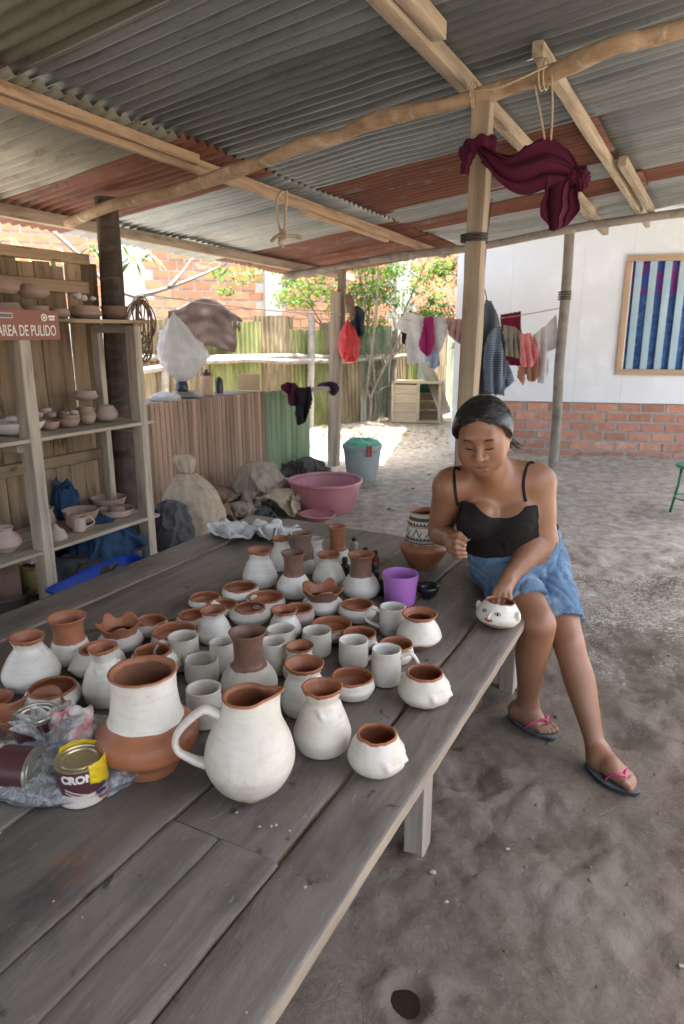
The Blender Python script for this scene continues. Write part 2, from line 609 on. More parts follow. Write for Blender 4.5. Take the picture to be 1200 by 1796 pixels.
# ================================================================== open shed: posts, beams, corrugated sheets
def tin(name, cols, rust, lo, rough=0.55, metallic=0.35):
    m, nt, bs = new_mat(name)
    v = coords(nt, (0.12, 1, 1))
    v2 = coords(nt, (0.5, 1, 1))
    n1 = noise_tex(nt, v, 7, 7, 0.6, 0.3)
    c = ramp(nt, n1, cols, [0.3, 0.5, 0.72])
    n2 = noise_tex(nt, v2, 5.5, 9, 0.68, 0.5)
    f = ramp(nt, n2, [(0, 0, 0), (1, 1, 1)], [lo, lo + 0.1])
    c = mixc(nt, f, c, rust)
    n4 = noise_tex(nt, v2, 30, 6, 0.7)
    c = mixc(nt, ramp(nt, n4, [(0, 0, 0), (0.55, 0.55, 0.55)], [0.55, 0.75]), c, tuple(x * 0.55 for x in cols[0]))
    oi = nt.nodes.new('ShaderNodeObjectInfo')
    hv = nt.nodes.new('ShaderNodeHueSaturation')
    nt.links.new(mth(nt, 'ADD', mth(nt, 'MULTIPLY', oi.outputs['Random'], 0.35), 0.82), hv.inputs['Value'])
    nt.links.new(c, hv.inputs['Color'])
    nt.links.new(hv.outputs[0], bs.inputs['Base Color'])
    bs.inputs['Metallic'].default_value = metallic
    nt.links.new(mth(nt, 'ADD', mth(nt, 'MULTIPLY', n2, 0.4), rough - 0.2), bs.inputs['Roughness'])
    bump(nt, bs, n4, 0.15, 0.003)
    return m
TIN = tin('grey_corrugated_tin', [(0.165, 0.19, 0.20), (0.245, 0.275, 0.285), (0.32, 0.35, 0.36)], (0.15, 0.13, 0.105), 0.64, 0.45, 0.6)
TIN_PALE = tin('pale_corrugated_tin', [(0.25, 0.27, 0.265), (0.35, 0.37, 0.365), (0.43, 0.45, 0.44)], (0.22, 0.19, 0.15), 0.64, 0.5, 0.5)
TIN_OLIVE = tin('brown_stained_tin', [(0.14, 0.135, 0.105), (0.20, 0.195, 0.155), (0.25, 0.245, 0.2)], (0.13, 0.085, 0.055), 0.58)
TIN_RED = tin('rusted_red_tin', [(0.095, 0.034, 0.020), (0.155, 0.056, 0.032), (0.205, 0.08, 0.046)], (0.19, 0.155, 0.13), 0.55, 0.75, 0.0)

shed = thing('open_shed', 'open timber shed with a corrugated tin roof patched in rusty red', 'shed', sh(0, 0, 0))
SHEET_N = [0]
def sheet(b0, b1, a0, a1, mtl, dz=0.0, amp=0.015, pitch=0.076):
    SHEET_N[0] += 1
    o = SHEET_N[0] * 3.3
    L, Wd = b1 - b0, a1 - a0
    na = max(8, int(Wd / pitch * 8))
    nb = max(2, int(L / 0.2))
    skew = random.uniform(-0.003, 0.003)
    def fn(u, v_):
        x = u * L + 0.012 * nz((v_ * Wd * 2, o, 0), 2.0) * (1 if u in (0.0, 1.0) else 0)
        y = v_ * Wd
        z = amp * math.sin(2 * math.pi * (y + o) / pitch) + 0.010 * fbm((x, y, o), 1.6, o, 2) + 0.004 * nz((x, y, o), 5, o)
        z += 0.02 * max(0, abs(v_ - 0.5) * 2 - 0.93) * nz((x * 1.5, o, 1), 1.5) * 8
        return (x, y + skew * x + 0.006 * nz((x, o, 0), 1.5), z)
    mb = MB().grid(fn, nb, na)
    # local frame: X up the slope, Y along the shed
    p = rf(b0, a0, dz)
    ex = (rf(b0 + 1, a0) - rf(b0, a0)).normalized()
    ey = (rf(b0, a0 + 1) - rf(b0, a0))
    ey = (ey - ex * ey.dot(ex)).normalized()
    ez = ex.cross(ey)
    Mx = Matrix.Translation(p) @ Matrix((ex, ey, ez)).transposed().to_4x4()
    me = mb.mesh('roof_sheet', mtl, sharp=None)
    ob = place('roof_sheet', me, shed, Mx)
    s = ob.modifiers.new('t', 'SOLIDIFY')
    s.thickness = 0.0012
    s.offset = 1
    return ob
for (a0, a1, mt) in ((-9.0, -8.0, TIN), (-8.05, -7.0, TIN), (-7.05, -5.95, TIN), (-6.0, -5.0, TIN), (-5.05, -4.05, TIN), (-4.1, -3.15, TIN), (-3.2, -2.25, TIN), (-2.3, -1.36, TIN_OLIVE), (-1.4, -0.29, TIN_OLIVE), (-0.33, 0.50, TIN_RED), (0.46, 1.36, TIN),  # rear sheets lengthen the roof, out of view, to cut light from behind
                     (1.31, 2.24, TIN_PALE), (2.19, 3.02, TIN_RED), (2.97, 4.06, TIN_RED)):
    sheet(-0.95 + random.uniform(-.04, .04), 0.95 + random.uniform(-.02, .03), a0, a1, mt, -0.014 + random.uniform(-.004, .004))
for (a0, a1, mt, bb) in ((-9.0, -8.0, TIN, 5.0), (-8.05, -7.0, TIN, 5.0), (-7.05, -5.95, TIN, 5.0), (-6.0, -5.0, TIN, 5.0), (-5.05, -4.05, TIN, 5.0), (-4.1, -3.1, TIN, 5.0), (-3.15, -2.12, TIN, 5.0), (-2.17, -1.2, TIN_OLIVE, 5.0), (-1.24, -0.57, TIN, 5.0), (-0.61, 0.09, TIN, 5.0), (0.05, 1.0, TIN, 5.0),  # this row likewise runs on unseen at the rear, to dim the foreground
                         (0.97, 2.03, TIN_RED, 2.69), (1.99, 2.46, TIN_PALE, 2.72), (2.42, 2.93, TIN_RED, 2.79), (2.89, 4.06, TIN_PALE, 2.75)):
    sheet(0.80, bb, a0, a1, mt, 0.006 + random.uniform(-.004, .004))
for (a0, a1, mt) in ((0.96, 1.76, TIN), (1.71, 2.50, TIN_PALE), (2.46, 2.92, TIN_RED), (2.88, 4.06, TIN_PALE)):  # far ends of all rows lengthened, unseen, to narrow a sunlit strip
    sheet(2.60, 5.0, a0, a1, mt, 0.024)
sheet(3.02, 5.0, 4.02, 4.46, TIN_PALE, 0.03)  # extra sheets hidden past the eave pole, added to block sun on the ground
sheet(3.40, 5.0, 4.42, 5.3, TIN_PALE, 0.036)

def rbar(name, b0, a0, b1, a1, w, h, dz, mt, **k):
    return bar(name, rf(b0, a0, dz), rf(b1, a1, dz), w, h, mt, shed, **k)
rbar('beam', 0.80, -1.30, 0.765, 3.95, 0.042, 0.066, -0.062, WOOD_NEW)
rbar('beam', 0.845, -1.31, 0.84, -0.10, 0.036, 0.05, -0.052, WOOD_NEW)
rbar('beam', 0.752, 1.15, 0.742, 2.55, 0.036, 0.05, -0.085, WOOD_NEW)
rbar('beam', 2.30, -8.9, 2.30, 4.25, 0.058, 0.07, -0.064, WOOD_PALE)
rbar('beam', 2.363, -1.6, 2.363, -0.55, 0.055, 0.06, -0.058, WOOD_PALE)
rbar('beam', 2.352, 2.35, 2.352, 3.15, 0.04, 0.05, -0.075, WOOD_PALE)
rbar('beam', 2.63, -0.16, 2.67, 4.3, 0.045, 0.062, -0.06, WOOD_PALE)
rbar('beam', 2.73, 1.75, 2.76, 3.6, 0.05, 0.06, -0.075, WOOD_PALE)
rbar('beam', -0.56, -8.9, -0.50, 4.3, 0.05, 0.075, -0.07, WOOD_PALE)
rbar('beam', 4.2, -8.9, 4.2, 3.9, 0.07, 0.09, -0.07, WOOD_PALE)
def wob(pts, r, n=10, amp=0.012, rr=0.15, o=0.0):
    pts = cr(pts, n)
    P = [Vector(p) + Vector((0, amp * nz((i * 0.13, o, 0)), amp * nz((i * 0.13, o, 7)))) for i, p in enumerate(pts)]
    rad = [r * (1 + rr * nz((i * 0.17, 3, o))) for i in range(len(P))]
    return P, rad
pole_px = [(120, 392), (190, 362), (265, 345), (350, 322), (440, 290), (520, 258), (590, 240), (640, 220), (740, 190), (845, 168), (900, 150), (960, 130), (1000, 115), (1080, 78), (1130, 68), (1200, 48), (1290, 18)]
def on_roof(px, py, dz):
    d = ray(px, py)
    N = Vector((-(SB * DB + SA * DA).x, -(SB * DB + SA * DA).y, 1))
    k = RZ0 + dz - (SB * DB + SA * DA).dot(P0)
    return EYE + d * ((k - N.dot(EYE)) / N.dot(d))
pp = [on_roof(x, y, -0.155) for x, y in pole_px]
P, rad = wob(pp, 0.033, 6, 0.010, 0.30, 2.0)
MB().tube(P, rad, 14).build('crooked_pole', BARK_POLE, shed, sharp=None)
pf = [on_roof(x, y, -0.15) for x, y in ((500, 484), (537, 478), (680, 452), (830, 434), (1000, 402), (1200, 373), (1330, 352))]
P, rad = wob(pf, 0.036, 6, 0.008, 0.2, 5.0)
MB().tube(P, rad, 12).build('eave_pole', GREY_POLE, shed, sharp=None)
# posts
def log(name, p0, p1, r, mtl, amp=0.01, n=12, seg=26, o=0.0, ridges=0.08, parent=None):
    p0, p1 = Vector(p0), Vector(p1)
    vs = []
    def wp(p, a):
        t = p.z
        k = 1 + ridges * nz((math.cos(a) * 2.2, math.sin(a) * 2.2, t * 1.1 + o), 1.5) + ridges * 0.5 * nz((math.cos(a) * 5, math.sin(a) * 5, t * 2 + o), 2)
        c_ = p0.lerp(p1, t)
        return Vector((p.x * k + c_.x + amp * nz((t * 3, o, 0)), p.y * k + c_.y + amp * nz((t * 3, o, 9)), c_.z))
    return MB().lathe([(r * (1.06 - 0.1 * i / seg), i / seg) for i in range(seg + 1)], n * 2, wp, close_top=True, close_bot=True).build(name, mtl, parent, sharp=60)
log('post', sh(0.0, 0.0, -0.05), sh(0.05, 0.0, 2.24), 0.070, WOOD_DARK, 0.012, 12, 40, 1.0, 0.16, shed)
cp = pp[9]
cbase = Vector((cp.x - 0.005, cp.y + 0.01, -0.05))
bar('post', cbase, (cp.x + 0.012, cp.y + 0.01, cp.z - 0.03), 0.078, 0.072, mat('post_wood', (0.36, 0.29, 0.205), (0.22, 0.17, 0.12), 20, 0.85, 0.5, 80, GR, spots=(0.12, 0.09, 0.065), sp_scale=6, sp_lo=0.62), shed, up=DA, rough=0.008)
q = on_z(585, 817, 0)
bar('post', (q.x, q.y, -0.05), (q.x + 0.05, q.y, 1.88), 0.12, 0.09, WOOD_GREY, shed, up=DA, rough=0.008)
bar('post', (q.x + 0.085, q.y + 0.01, 1.45), (q.x + 0.10, q.y + 0.01, 2.18), 0.075, 0.06, WOOD_GREY, shed, up=DA, rough=0.004)
q2 = W(1000, 398, 6.45)
POLE_R = Vector((q2.x, q2.y, 0))
log('post', (q2.x + 0.02, q2.y, -0.05), (q2.x, q2.y, q2.z), 0.045, GREY_POLE, 0.02, 8, 30, 4.0, 0.08, shed)
log('post', sh(4.2, -5.2, -0.05), sh(4.2, -5.2, 2.65), 0.06, GREY_POLE, 0.02, 8, 20, 6.0, 0.1, shed)
log('post', sh(4.2, 3.5, -0.05), sh(4.2, 3.5, 2.6), 0.06, GREY_POLE, 0.02, 8, 20, 8.0, 0.1, shed)
# wire bindings on the posts
def ring(c, r, th, mtl, parent, turns=3, tilt=0.2, name='binding', dz=0.012):
    pts = []
    for i in range(turns * 20 + 1):
        a = 2 * math.pi * i / 20
        pts.append(Vector(c) + Vector((r * math.cos(a), r * math.sin(a), dz * i / 20 + tilt * r * math.sin(a) * 0.3)))
    return MB().tube(pts, th, 6).build(name, mtl, parent, sharp=None)
ROPE = mat('pale_rope', (0.50, 0.40, 0.28), (0.33, 0.25, 0.17), 90, 0.9, 0.8, 220)
WIRE = mat('dark_wire', (0.05, 0.045, 0.04), None, 40, 0.6, 0.2)
cpz = W(833, 425, cp.y).z
ring((cp.x - 0.003, cp.y + 0.01, cpz), 0.058, 0.005, WIRE, shed, 3)
ring((POLE_R.x, POLE_R.y, W(985, 527, 6.45).z), 0.055, 0.006, WIRE, shed, 4, dz=0.02)

# ================================================================== table
TZ = 0.50
E1 = on_z(460, 1796, TZ)
E0 = on_z(910, 1105, TZ)
TA = (E0 - E1).normalized()
TN = Vector((-TA.y, TA.x, 0))
def tb(s, w, z=TZ):
    p = E1 + TA * s + TN * w
    return Vector((p.x, p.y, z))
m, nt, bs = new_mat('table_planks')
v = coords(nt, (0.13, 1, 1))
v2 = coords(nt, (0.55, 1, 1))
n1 = noise_tex(nt, v, 22, 9, 0.7, 0.6)
c = ramp(nt, n1, [(0.10, 0.084, 0.070), (0.158, 0.136, 0.114), (0.215, 0.19, 0.163)], [0.28, 0.5, 0.74])
n2 = noise_tex(nt, v2, 4.5, 9, 0.66, 0.5)
c = mixc(nt, ramp(nt, n2, [(0, 0, 0), (0.75, 0.75, 0.75)], [0.52, 0.70]), c, (0.045, 0.040, 0.038))
n5 = noise_tex(nt, coords(nt, (0.5, 1, 1)), 3.1, 8, 0.6, 0.8)
c = mixc(nt, ramp(nt, n5, [(0, 0, 0), (0.5, 0.5, 0.5)], [0.55, 0.75]), c, (0.22, 0.195, 0.165))
n6 = noise_tex(nt, coords(nt, (0.7, 1, 1)), 2.6, 7, 0.62, 0.4)
c = mixc(nt, ramp(nt, n6, [(0, 0, 0), (0.6, 0.6, 0.6)], [0.66, 0.75]), c, (0.33, 0.13, 0.06))
n7 = noise_tex(nt, coords(nt, (1, 1, 1)), 13, 5, 0.6, 0.3)
c = mixc(nt, ramp(nt, n7, [(0, 0, 0), (0.85, 0.85, 0.85)], [0.655, 0.70]), c, (0.035, 0.032, 0.03))
n8 = noise_tex(nt, coords(nt, (0.25, 1, 1)), 60, 4, 0.7, 2.0)
c = mixc(nt, ramp(nt, n8, [(0, 0, 0), (0.5, 0.5, 0.5)], [0.62, 0.68]), c, (0.30, 0.27, 0.235))
oi = nt.nodes.new('ShaderNodeObjectInfo')
hv = nt.nodes.new('ShaderNodeHueSaturation')
nt.links.new(mth(nt, 'ADD', mth(nt, 'MULTIPLY', oi.outputs['Random'], 0.3), 0.86), hv.inputs['Value'])
nt.links.new(c, hv.inputs['Color'])
nt.links.new(hv.outputs[0], bs.inputs['Base Color'])
nt.links.new(mth(nt, 'ADD', mth(nt, 'MULTIPLY', n2, 0.35), 0.34), bs.inputs['Roughness'])
bs.inputs['Specular IOR Level'].default_value = 0.5
bump(nt, bs, mth(nt, 'ADD', n1, mth(nt, 'MULTIPLY', n2, 0.5)), 0.6, 0.006)
TABLE = m
PLANK_EDGE = mat('worn_plank_edge', (0.33, 0.275, 0.21), (0.19, 0.155, 0.12), 18, .85, .6, 80, (.15, 1, 1), spots=(.11, .085, .065), sp_scale=9, sp_lo=.58)
table = thing('plank_table', 'long low workbench of rough grey planks crowded with pots', 'table', tb(0.7, 0.8, 0))
TH = 0.034
def plank(s0, s1, w0, w1, dz=0.0, dw=0.0):
    wc, ww = (w0 + w1) / 2, (w1 - w0)
    L = s1 - s0
    nx2, ny2 = max(6, int(L / 0.05)), 6
    o = random.random() * 50
    def edge(x, side):
        return 0.0035 * fbm((x * 1.0, side * 9, o), 5, o, 3)
    vs, fs = [], []
    prof = [(0, -TH), (0, -0.004), (0.006, 0.0)] + [(ww * k / ny2, 0.0) for k in range(1, ny2)] + [(ww - 0.006, 0.0), (ww, -0.004), (ww, -TH)]
    for i in range(nx2 + 1):
        x = L * i / nx2
        for k, (y, z) in enumerate(prof):
            e = edge(x, 0) * (1 - y / ww) + edge(x, 1) * (y / ww)
            zz = z + (0.0014 * fbm((x, y * 3, o), 4, o, 3) if z > -0.01 else 0)
            vs.append((x, y - ww / 2 + e, zz))
    n = len(prof)
    for i in range(nx2):
        for k in range(n - 1):
            fs.append((i * n + k, (i + 1) * n + k, (i + 1) * n + k + 1, i * n + k + 1))
        fs.append((i * n + n - 1, (i + 1) * n + n - 1, (i + 1) * n, i * n))
    fs.append(tuple(range(n)))
    fs.append(tuple(nx2 * n + k for k in range(n - 1, -1, -1)))
    mb = MB()
    mb.add(vs, fs)
    for q_ in range(len(fs)):
        zs_ = [vs[i_][2] for i_ in fs[q_]]
        if min(zs_) < -.02 and max(zs_) > -.02:
            mb.mi[q_] = 1
    bmm = mb.mesh('plank', [TABLE, PLANK_EDGE], sharp=40)
    bm = bmesh.new(); bm.from_mesh(bmm); bmesh.ops.recalc_face_normals(bm, faces=bm.faces); bm.to_mesh(bmm); bm.free()
    return place('plank', bmm, table, Matrix.Translation(tb(s0, wc, TZ + dz)) @ Matrix.Rotation(math.atan2(TA.y, TA.x), 4, 'Z'))
NEAR, FAR = -0.75, 2.30
plank(NEAR, FAR - 0.02, 0.0, 0.141)
plank(0.272, FAR, 0.157, 0.398, -0.002)
plank(NEAR, 0.268, 0.147, 0.283, 0.001)
plank(NEAR, 0.268, 0.287, 0.402, -0.001)
plank(NEAR, FAR - 0.04, 0.410, 0.676, -0.001)
plank(NEAR, FAR + 0.03, 0.690, 1.07)
plank(NEAR, FAR + 0.05, 1.076, 1.445, -0.002)
plank(NEAR, FAR + 0.02, 1.458, 1.635, 0.002)
TLEG = mat('leg_wood', (0.36, 0.31, 0.25), (0.22, 0.19, 0.155), 20, 0.85, 0.4, 90, GR)
lp = on_z(748, 1488, 0)
ls, lw = (lp - E1).dot(TA), (lp - E1).dot(TN)
for s_, w_ in ((ls, lw + 0.03), (ls, 1.5), (2.02, lw + 0.03), (2.02, 1.5), (-0.6, lw + 0.03), (-0.6, 1.5)):
    bar('leg', tb(s_, w_, -0.03), tb(s_, w_, TZ - TH - 0.062), 0.062, 0.062, TLEG, table, up=TA, rough=0.003)
for s_ in (ls, 2.02, -0.6):
    bar('crossbeam', tb(s_, 0.04, TZ - TH - 0.032), tb(s_, 1.6, TZ - TH - 0.032), 0.055, 0.055, TLEG, table, rough=0.003)
# ================================================================== pottery
def clay(name, c1, c2, spots, lo=0.6, rough=0.5, bmp=0.12, sp_scale=7, st=(1, 1, 1), hue=0.07, spec=0.4):
    return mat(name, c1, c2, 9, rough, bmp, 55, st, spots=spots, sp_scale=sp_scale, sp_lo=lo, hue=hue, spec=spec, bdist=0.003)
SLIP = clay('white_slip', (0.70, 0.665, 0.585), (0.58, 0.54, 0.45), (0.50, 0.40, 0.30), 0.64, 0.36, 0.10, 6, (1, 1, 0.6), 0.06, 0.45)
SLIP_GREY = clay('dull_white_slip', (0.60, 0.555, 0.465), (0.50, 0.455, 0.36), (0.42, 0.35, 0.26), 0.62, 0.55, 0.12, 7, (1, 1, 0.6), 0.08)
TERRA = clay('terracotta', (0.37, 0.145, 0.07), (0.265, 0.095, 0.045), (0.50, 0.29, 0.19), 0.64, 0.45, 0.12, 6)
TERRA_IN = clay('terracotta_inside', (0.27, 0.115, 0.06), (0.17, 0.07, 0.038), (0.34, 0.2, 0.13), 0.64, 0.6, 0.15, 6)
BROWN = clay('brown_slip', (0.20, 0.105, 0.07), (0.14, 0.07, 0.046), (0.28, 0.17, 0.12), 0.62, 0.42, 0.12, 6)
CLAY = clay('unfired_clay', (0.36, 0.255, 0.20), (0.28, 0.19, 0.145), (0.43, 0.33, 0.27), 0.62, 0.85, 0.2, 6, hue=0.12, spec=0.15)
CLAY_PINK = clay('pale_unfired_clay', (0.44, 0.345, 0.295), (0.36, 0.27, 0.225), (0.50, 0.42, 0.37), 0.62, 0.85, 0.2, 6, hue=0.1, spec=0.15)
CLAY_WHITE = clay('whitish_clay', (0.60, 0.56, 0.52), (0.48, 0.44, 0.40), (0.42, 0.36, 0.32), 0.6, 0.85, 0.2, 6, hue=0.08, spec=0.15)
CLAY_BROWN = clay('dark_unfired_clay', (0.235, 0.15, 0.11), (0.16, 0.10, 0.072), (0.31, 0.22, 0.17), 0.62, 0.8, 0.2, 6, hue=0.1, spec=0.2)

def brushed(m, dark, specks):
    """Brush marks round the pot, thin places and smudges of clay dust on the slip."""
    nt = m.node_tree
    bs = nt.nodes['Principled BSDF']
    src = bs.inputs['Base Color'].links[0].from_socket
    n1 = noise_tex(nt, coords(nt, (1, 1, 7)), 16, 6, .65, .4)
    c = mixc(nt, ramp(nt, n1, [(0, 0, 0), (.55, .55, .55)], [.48, .72]), src, dark)
    n2 = noise_tex(nt, coords(nt), 75, 4, .7)
    c = mixc(nt, ramp(nt, n2, [(0, 0, 0), (.8, .8, .8)], [.69, .74]), c, specks)
    n3 = noise_tex(nt, coords(nt), 3.2, 5, .6, .5)
    c = mixc(nt, ramp(nt, n3, [(0, 0, 0), (.45, .45, .45)], [.55, .75]), c, tuple(x * .72 for x in dark))
    nt.links.new(c, bs.inputs['Base Color'])
for m_, d_, s_ in ((SLIP, (.52, .47, .385), (.36, .20, .12)), (SLIP_GREY, (.47, .42, .335), (.30, .19, .13)), (TERRA, (.26, .10, .05), (.45, .26, .17)), (BROWN, (.13, .068, .046), (.3, .19, .14))):
    brushed(m_, d_, s_)
def prof_for(kind, Rb, Rr, H):
    nk = 0.80 * Rr
    K = {
        'vase': [(.62 * Rb, 0), (.86 * Rb, .06), (Rb, .26), (.92 * Rb, .42), ((.45 * Rb + .55 * nk), .62), (nk, .80), (Rr * .93, .94), (Rr, 1)],
        'neck': [(.62 * Rb, 0), (.88 * Rb, .06), (Rb, .20), (.90 * Rb, .35), ((.35 * Rb + .65 * nk), .47), (nk * 1.02, .545), (nk * .98, .72), (nk * 1.04, .88), (Rr, 1)],
        'bowl': [(.52 * Rb, 0), (.80 * Rb, .14), (Rb, .50), (.97 * Rb, .72), (Rr, 1)],
        'low': [(.50 * Rb, 0), (.83 * Rb, .16), (Rb, .38), (.91 * Rb, .66), (Rr * 1.0, 1)],
        'mug': [(.84 * Rb, 0), (.97 * Rb, .06), (Rb, .40), (.975 * Rb, .8), (Rr, 1)],
        'crown': [(.58 * Rb, 0), (.85 * Rb, .10), (Rb, .34), (.88 * Rb, .52), (.74 * Rb, .62), (.80 * Rr, .74), (Rr * .92, .9), (Rr, 1)],
        'collar': [(.50 * Rb, 0), (.62 * Rb, .08), (.93 * Rb, .26), (Rb, .36), (.86 * Rb, .62), (.78 * Rr, .86), (Rr * .9, .93), (Rr, 1)],
        'open': [(.42 * Rr, 0), (.70 * Rr, .2), (.90 * Rr, .58), (Rr, 1)],
        'plate': [(.80 * Rr, 0), (.92 * Rr, .25), (.97 * Rr, .6), (Rr, 1)],
        'carin': [(.62 * Rb, 0), (.80 * Rb, .14), (Rb, .40), (.88 * Rb, .72), (Rr, 1)],
    }[kind]
    return [(r, z * H) for r, z in K]
FACE_BUMPS = [  # (sideways m/R, height fraction offset, sigma side, sigma z, amplitude) in units of R
    (0, .02, .09, .16, .11), (0, -.10, .13, .07, .11), (-.34, .20, .20, .05, .07), (.34, .20, .20, .05, .07), (-.32, .07, .10, .05, .05), (.32, .07, .10, .05, .05),
    (0, -.34, .24, .05, .09), (0, -.44, .20, .045, .07), (0, -.62, .22, .10, .06), (.95, .0, .10, .16, .18), (-.95, 0, .10, .16, .18)]
POTN = [0]
def make_pot(root, kind, Rb, Rr, H, body=SLIP, rim=TERRA, inner=None, neck=None, base=None, handle=None, face=None, wave=None, spout=None,
             t=0.0055, n=56, prof=None, rimband=0.0, squash=None, hscale=1.0, flute=0):
    """Children of root, all in its own frame: body, and where they differ neck, base, rim, handle."""
    POTN[0] += 1
    o = POTN[0] * 2.71
    inner = inner or rim
    ctrl = prof or prof_for(kind, Rb, Rr, H)
    P = cr(ctrl, 5)
    outer = [(0.0, 0.0), (ctrl[0][0] * 0.6, 0.0)] + [(r, z) for r, z in P]
    t = min(t, Rr * 0.2)
    top = outer[-1]
    lip = [(top[0] + 0.0008, top[1] + t * 0.35), (top[0] - t * 0.35, top[1] + t * 0.62), (top[0] - t * 0.8, top[1] + t * 0.3)]
    inn = []
    for r, z in reversed(P):
        zz = max(z, 0.009)
        inn.append((max(r - t * 1.15, 0.004), zz if z > 0.012 else 0.010))
    inn.append((0.0, 0.010))
    fz = 0.62 * H if kind in ('vase', 'neck') else 0.5 * H
    if face is not None and kind == 'vase':
        fz = 0.70 * H
    edges_ = ([base[0] * H] if base else []) + ([neck[0] * H] if neck else []) + ([H * (1 - rimband)] if rimband and rimband > .03 else [])
    def warp(p, a):
        r = math.hypot(p.x, p.y)
        k = 1 + 0.012 * nz((math.cos(a) * 1.2, math.sin(a) * 1.2, p.z * 8 + o), 1.0) + 0.006 * nz((math.cos(a) * 3, math.sin(a) * 3, p.z * 30 + o), 1.0)
        zz = p.z * (1 + 0.012 * nz((math.cos(a), math.sin(a), o), 0.8))
        for zq in edges_:                       # the slip was brushed on: its edge wanders
            zz += 0.0042 * (nz((math.cos(a) * 1.5, math.sin(a) * 1.5, o + zq * 40), 1.3) + .6 * nz((math.cos(a) * 4, math.sin(a) * 4, o), 1.0)) * math.exp(-((p.z - zq) / (.05 * H + .004)) ** 2)
        rr = r * k
        if flute:
            rr *= 1 + 0.07 * abs(math.sin(a * flute / 2)) * min(1, p.z / H * 3)
        if wave:
            amp, lobes, z0 = wave
            w = max(0.0, (p.z / H - z0) / (1 - z0))
            s = math.cos(lobes * a + 0.6 * math.sin(2 * a + o))
            zz += amp * H * w * (abs(s) ** 0.6 * (1 if s > 0 else -0.8) + 0.25 * math.sin(2 * a + o))
            rr *= 1 + 0.10 * w * s
        if spout is not None:
            w = max(0.0, (p.z / H - 0.72) / 0.28)
            d = (a - spout + math.pi) % (2 * math.pi) - math.pi
            rr *= 1 + 0.40 * w * w * math.exp(-(d / 0.34) ** 2) - 0.10 * w * math.exp(-((abs(d) - 0.85) / 0.4) ** 2)
            zz += 0.035 * H * w * math.exp(-(d / 0.4) ** 2)
        if face is not None and r > t:
            d = (a - face + math.pi) % (2 * math.pi) - math.pi
            if abs(d) < 1.7:
                L_ = Rb if kind not in ('vase', 'neck') else (Rb + Rr) * 0.45
                s = d * r / L_
                h = (p.z - fz) / (L_ * 1.1)
                add = 0.0
                for (bs_, bz, ss, sz, am) in FACE_BUMPS:
                    add += am * math.exp(-((s - bs_) / ss) ** 2 - ((h - bz) / sz) ** 2)
                rr += add * L_ * 0.62 * min(1.0, max(0.0, (H - p.z) / (0.1 * H)))
        q = Vector((rr * math.cos(a), rr * math.sin(a), zz))
        if squash:
            q.x *= squash
        return q
    if face is not None:
        n = 84
        dense = []
        for i in range(len(outer) - 1):
            dense += [outer[i], tuple((np.array(outer[i]) + np.array(outer[i + 1])) / 2)]
        outer = dense + [outer[-1]]
    zones = []
    zb = base[0] * H if base else -1
    zn = neck[0] * H if neck else 9
    zr = H * (1 - rimband)
    cur, nm = [], None
    for i, (r, z) in enumerate(outer):
        k = 'base' if z < zb else ('neck' if z > zn else 'body')
        if rim is not body and rimband and z > zr:
            k = 'rim'
        if nm is None:
            nm = k
        cur.append((r, z))
        if k != nm:
            zones.append((nm, cur))
            cur = [(r, z)]
            nm = k
    zones.append((nm, cur))
    mats = {'body': body, 'base': base[1] if base else body, 'neck': neck[1] if neck else body, 'rim': rim}
    if zones[-1][0] == 'rim':
        zones[-1] = ('rim', zones[-1][1] + lip + inn[1:])
    elif rim is body and zones[-1][0] == 'body':
        zones[-1] = ('body', zones[-1][1] + lip + inn[1:])
    else:
        zones.append(('rim', [outer[-1]] + lip + inn[1:6]))
        zones.append(('inside', inn[5:]))
    mats['inside'] = inner
    for nm, pr in zones:
        if len(pr) < 2:
            continue
        me = MB().lathe(pr, n, lambda p, a: warp(p, a) if math.hypot(p.x, p.y) > 1e-6 else p).mesh(nm, mats[nm], sharp=None if nm != 'base' else 50)
        place(nm, me, root, local=True)
    if handle is not None:
        a, z0, z1, ext = handle
        def rat(z):
            return np.interp(z, [q[1] for q in P], [q[0] for q in P])
        d = Vector((math.cos(a), math.sin(a), 0))
        r0, r1 = rat(z0 * H), rat(z1 * H)
        pts = [d * (r0 - 0.004) + Vector((0, 0, z0 * H)), d * (r0 + ext * .55) + Vector((0, 0, z0 * H + ext * .25)), d * (max(r0, r1) * .5 + (r0 + r1) * .25 + ext * 1.0) + Vector((0, 0, H * (z0 * .72 + z1 * .28))),
               d * (r1 + ext * .95) + Vector((0, 0, H * (z0 * .36 + z1 * .64))), d * (r1 + ext * .4) + Vector((0, 0, H * (z0 * .10 + z1 * .90))), d * (r1 - 0.004) + Vector((0, 0, z1 * H - .002))]
        pts = cr(pts, 6)
        th = 0.0085 * hscale
        rad = [th * (1.25 - 0.5 * math.sin(math.pi * i / (len(pts) - 1))) for i in range(len(pts))]
        place('handle', MB().tube(pts, rad, 12, flat=0.72).mesh('handle', body, sharp=None), root, local=True)
    return root
BASE_R = {'vase': .62, 'neck': .62, 'bowl': .52, 'low': .5, 'mug': .84, 'crown': .58, 'collar': .5, 'open': .42, 'plate': .8, 'carin': .62, 'big': .58, 'jug': .5}
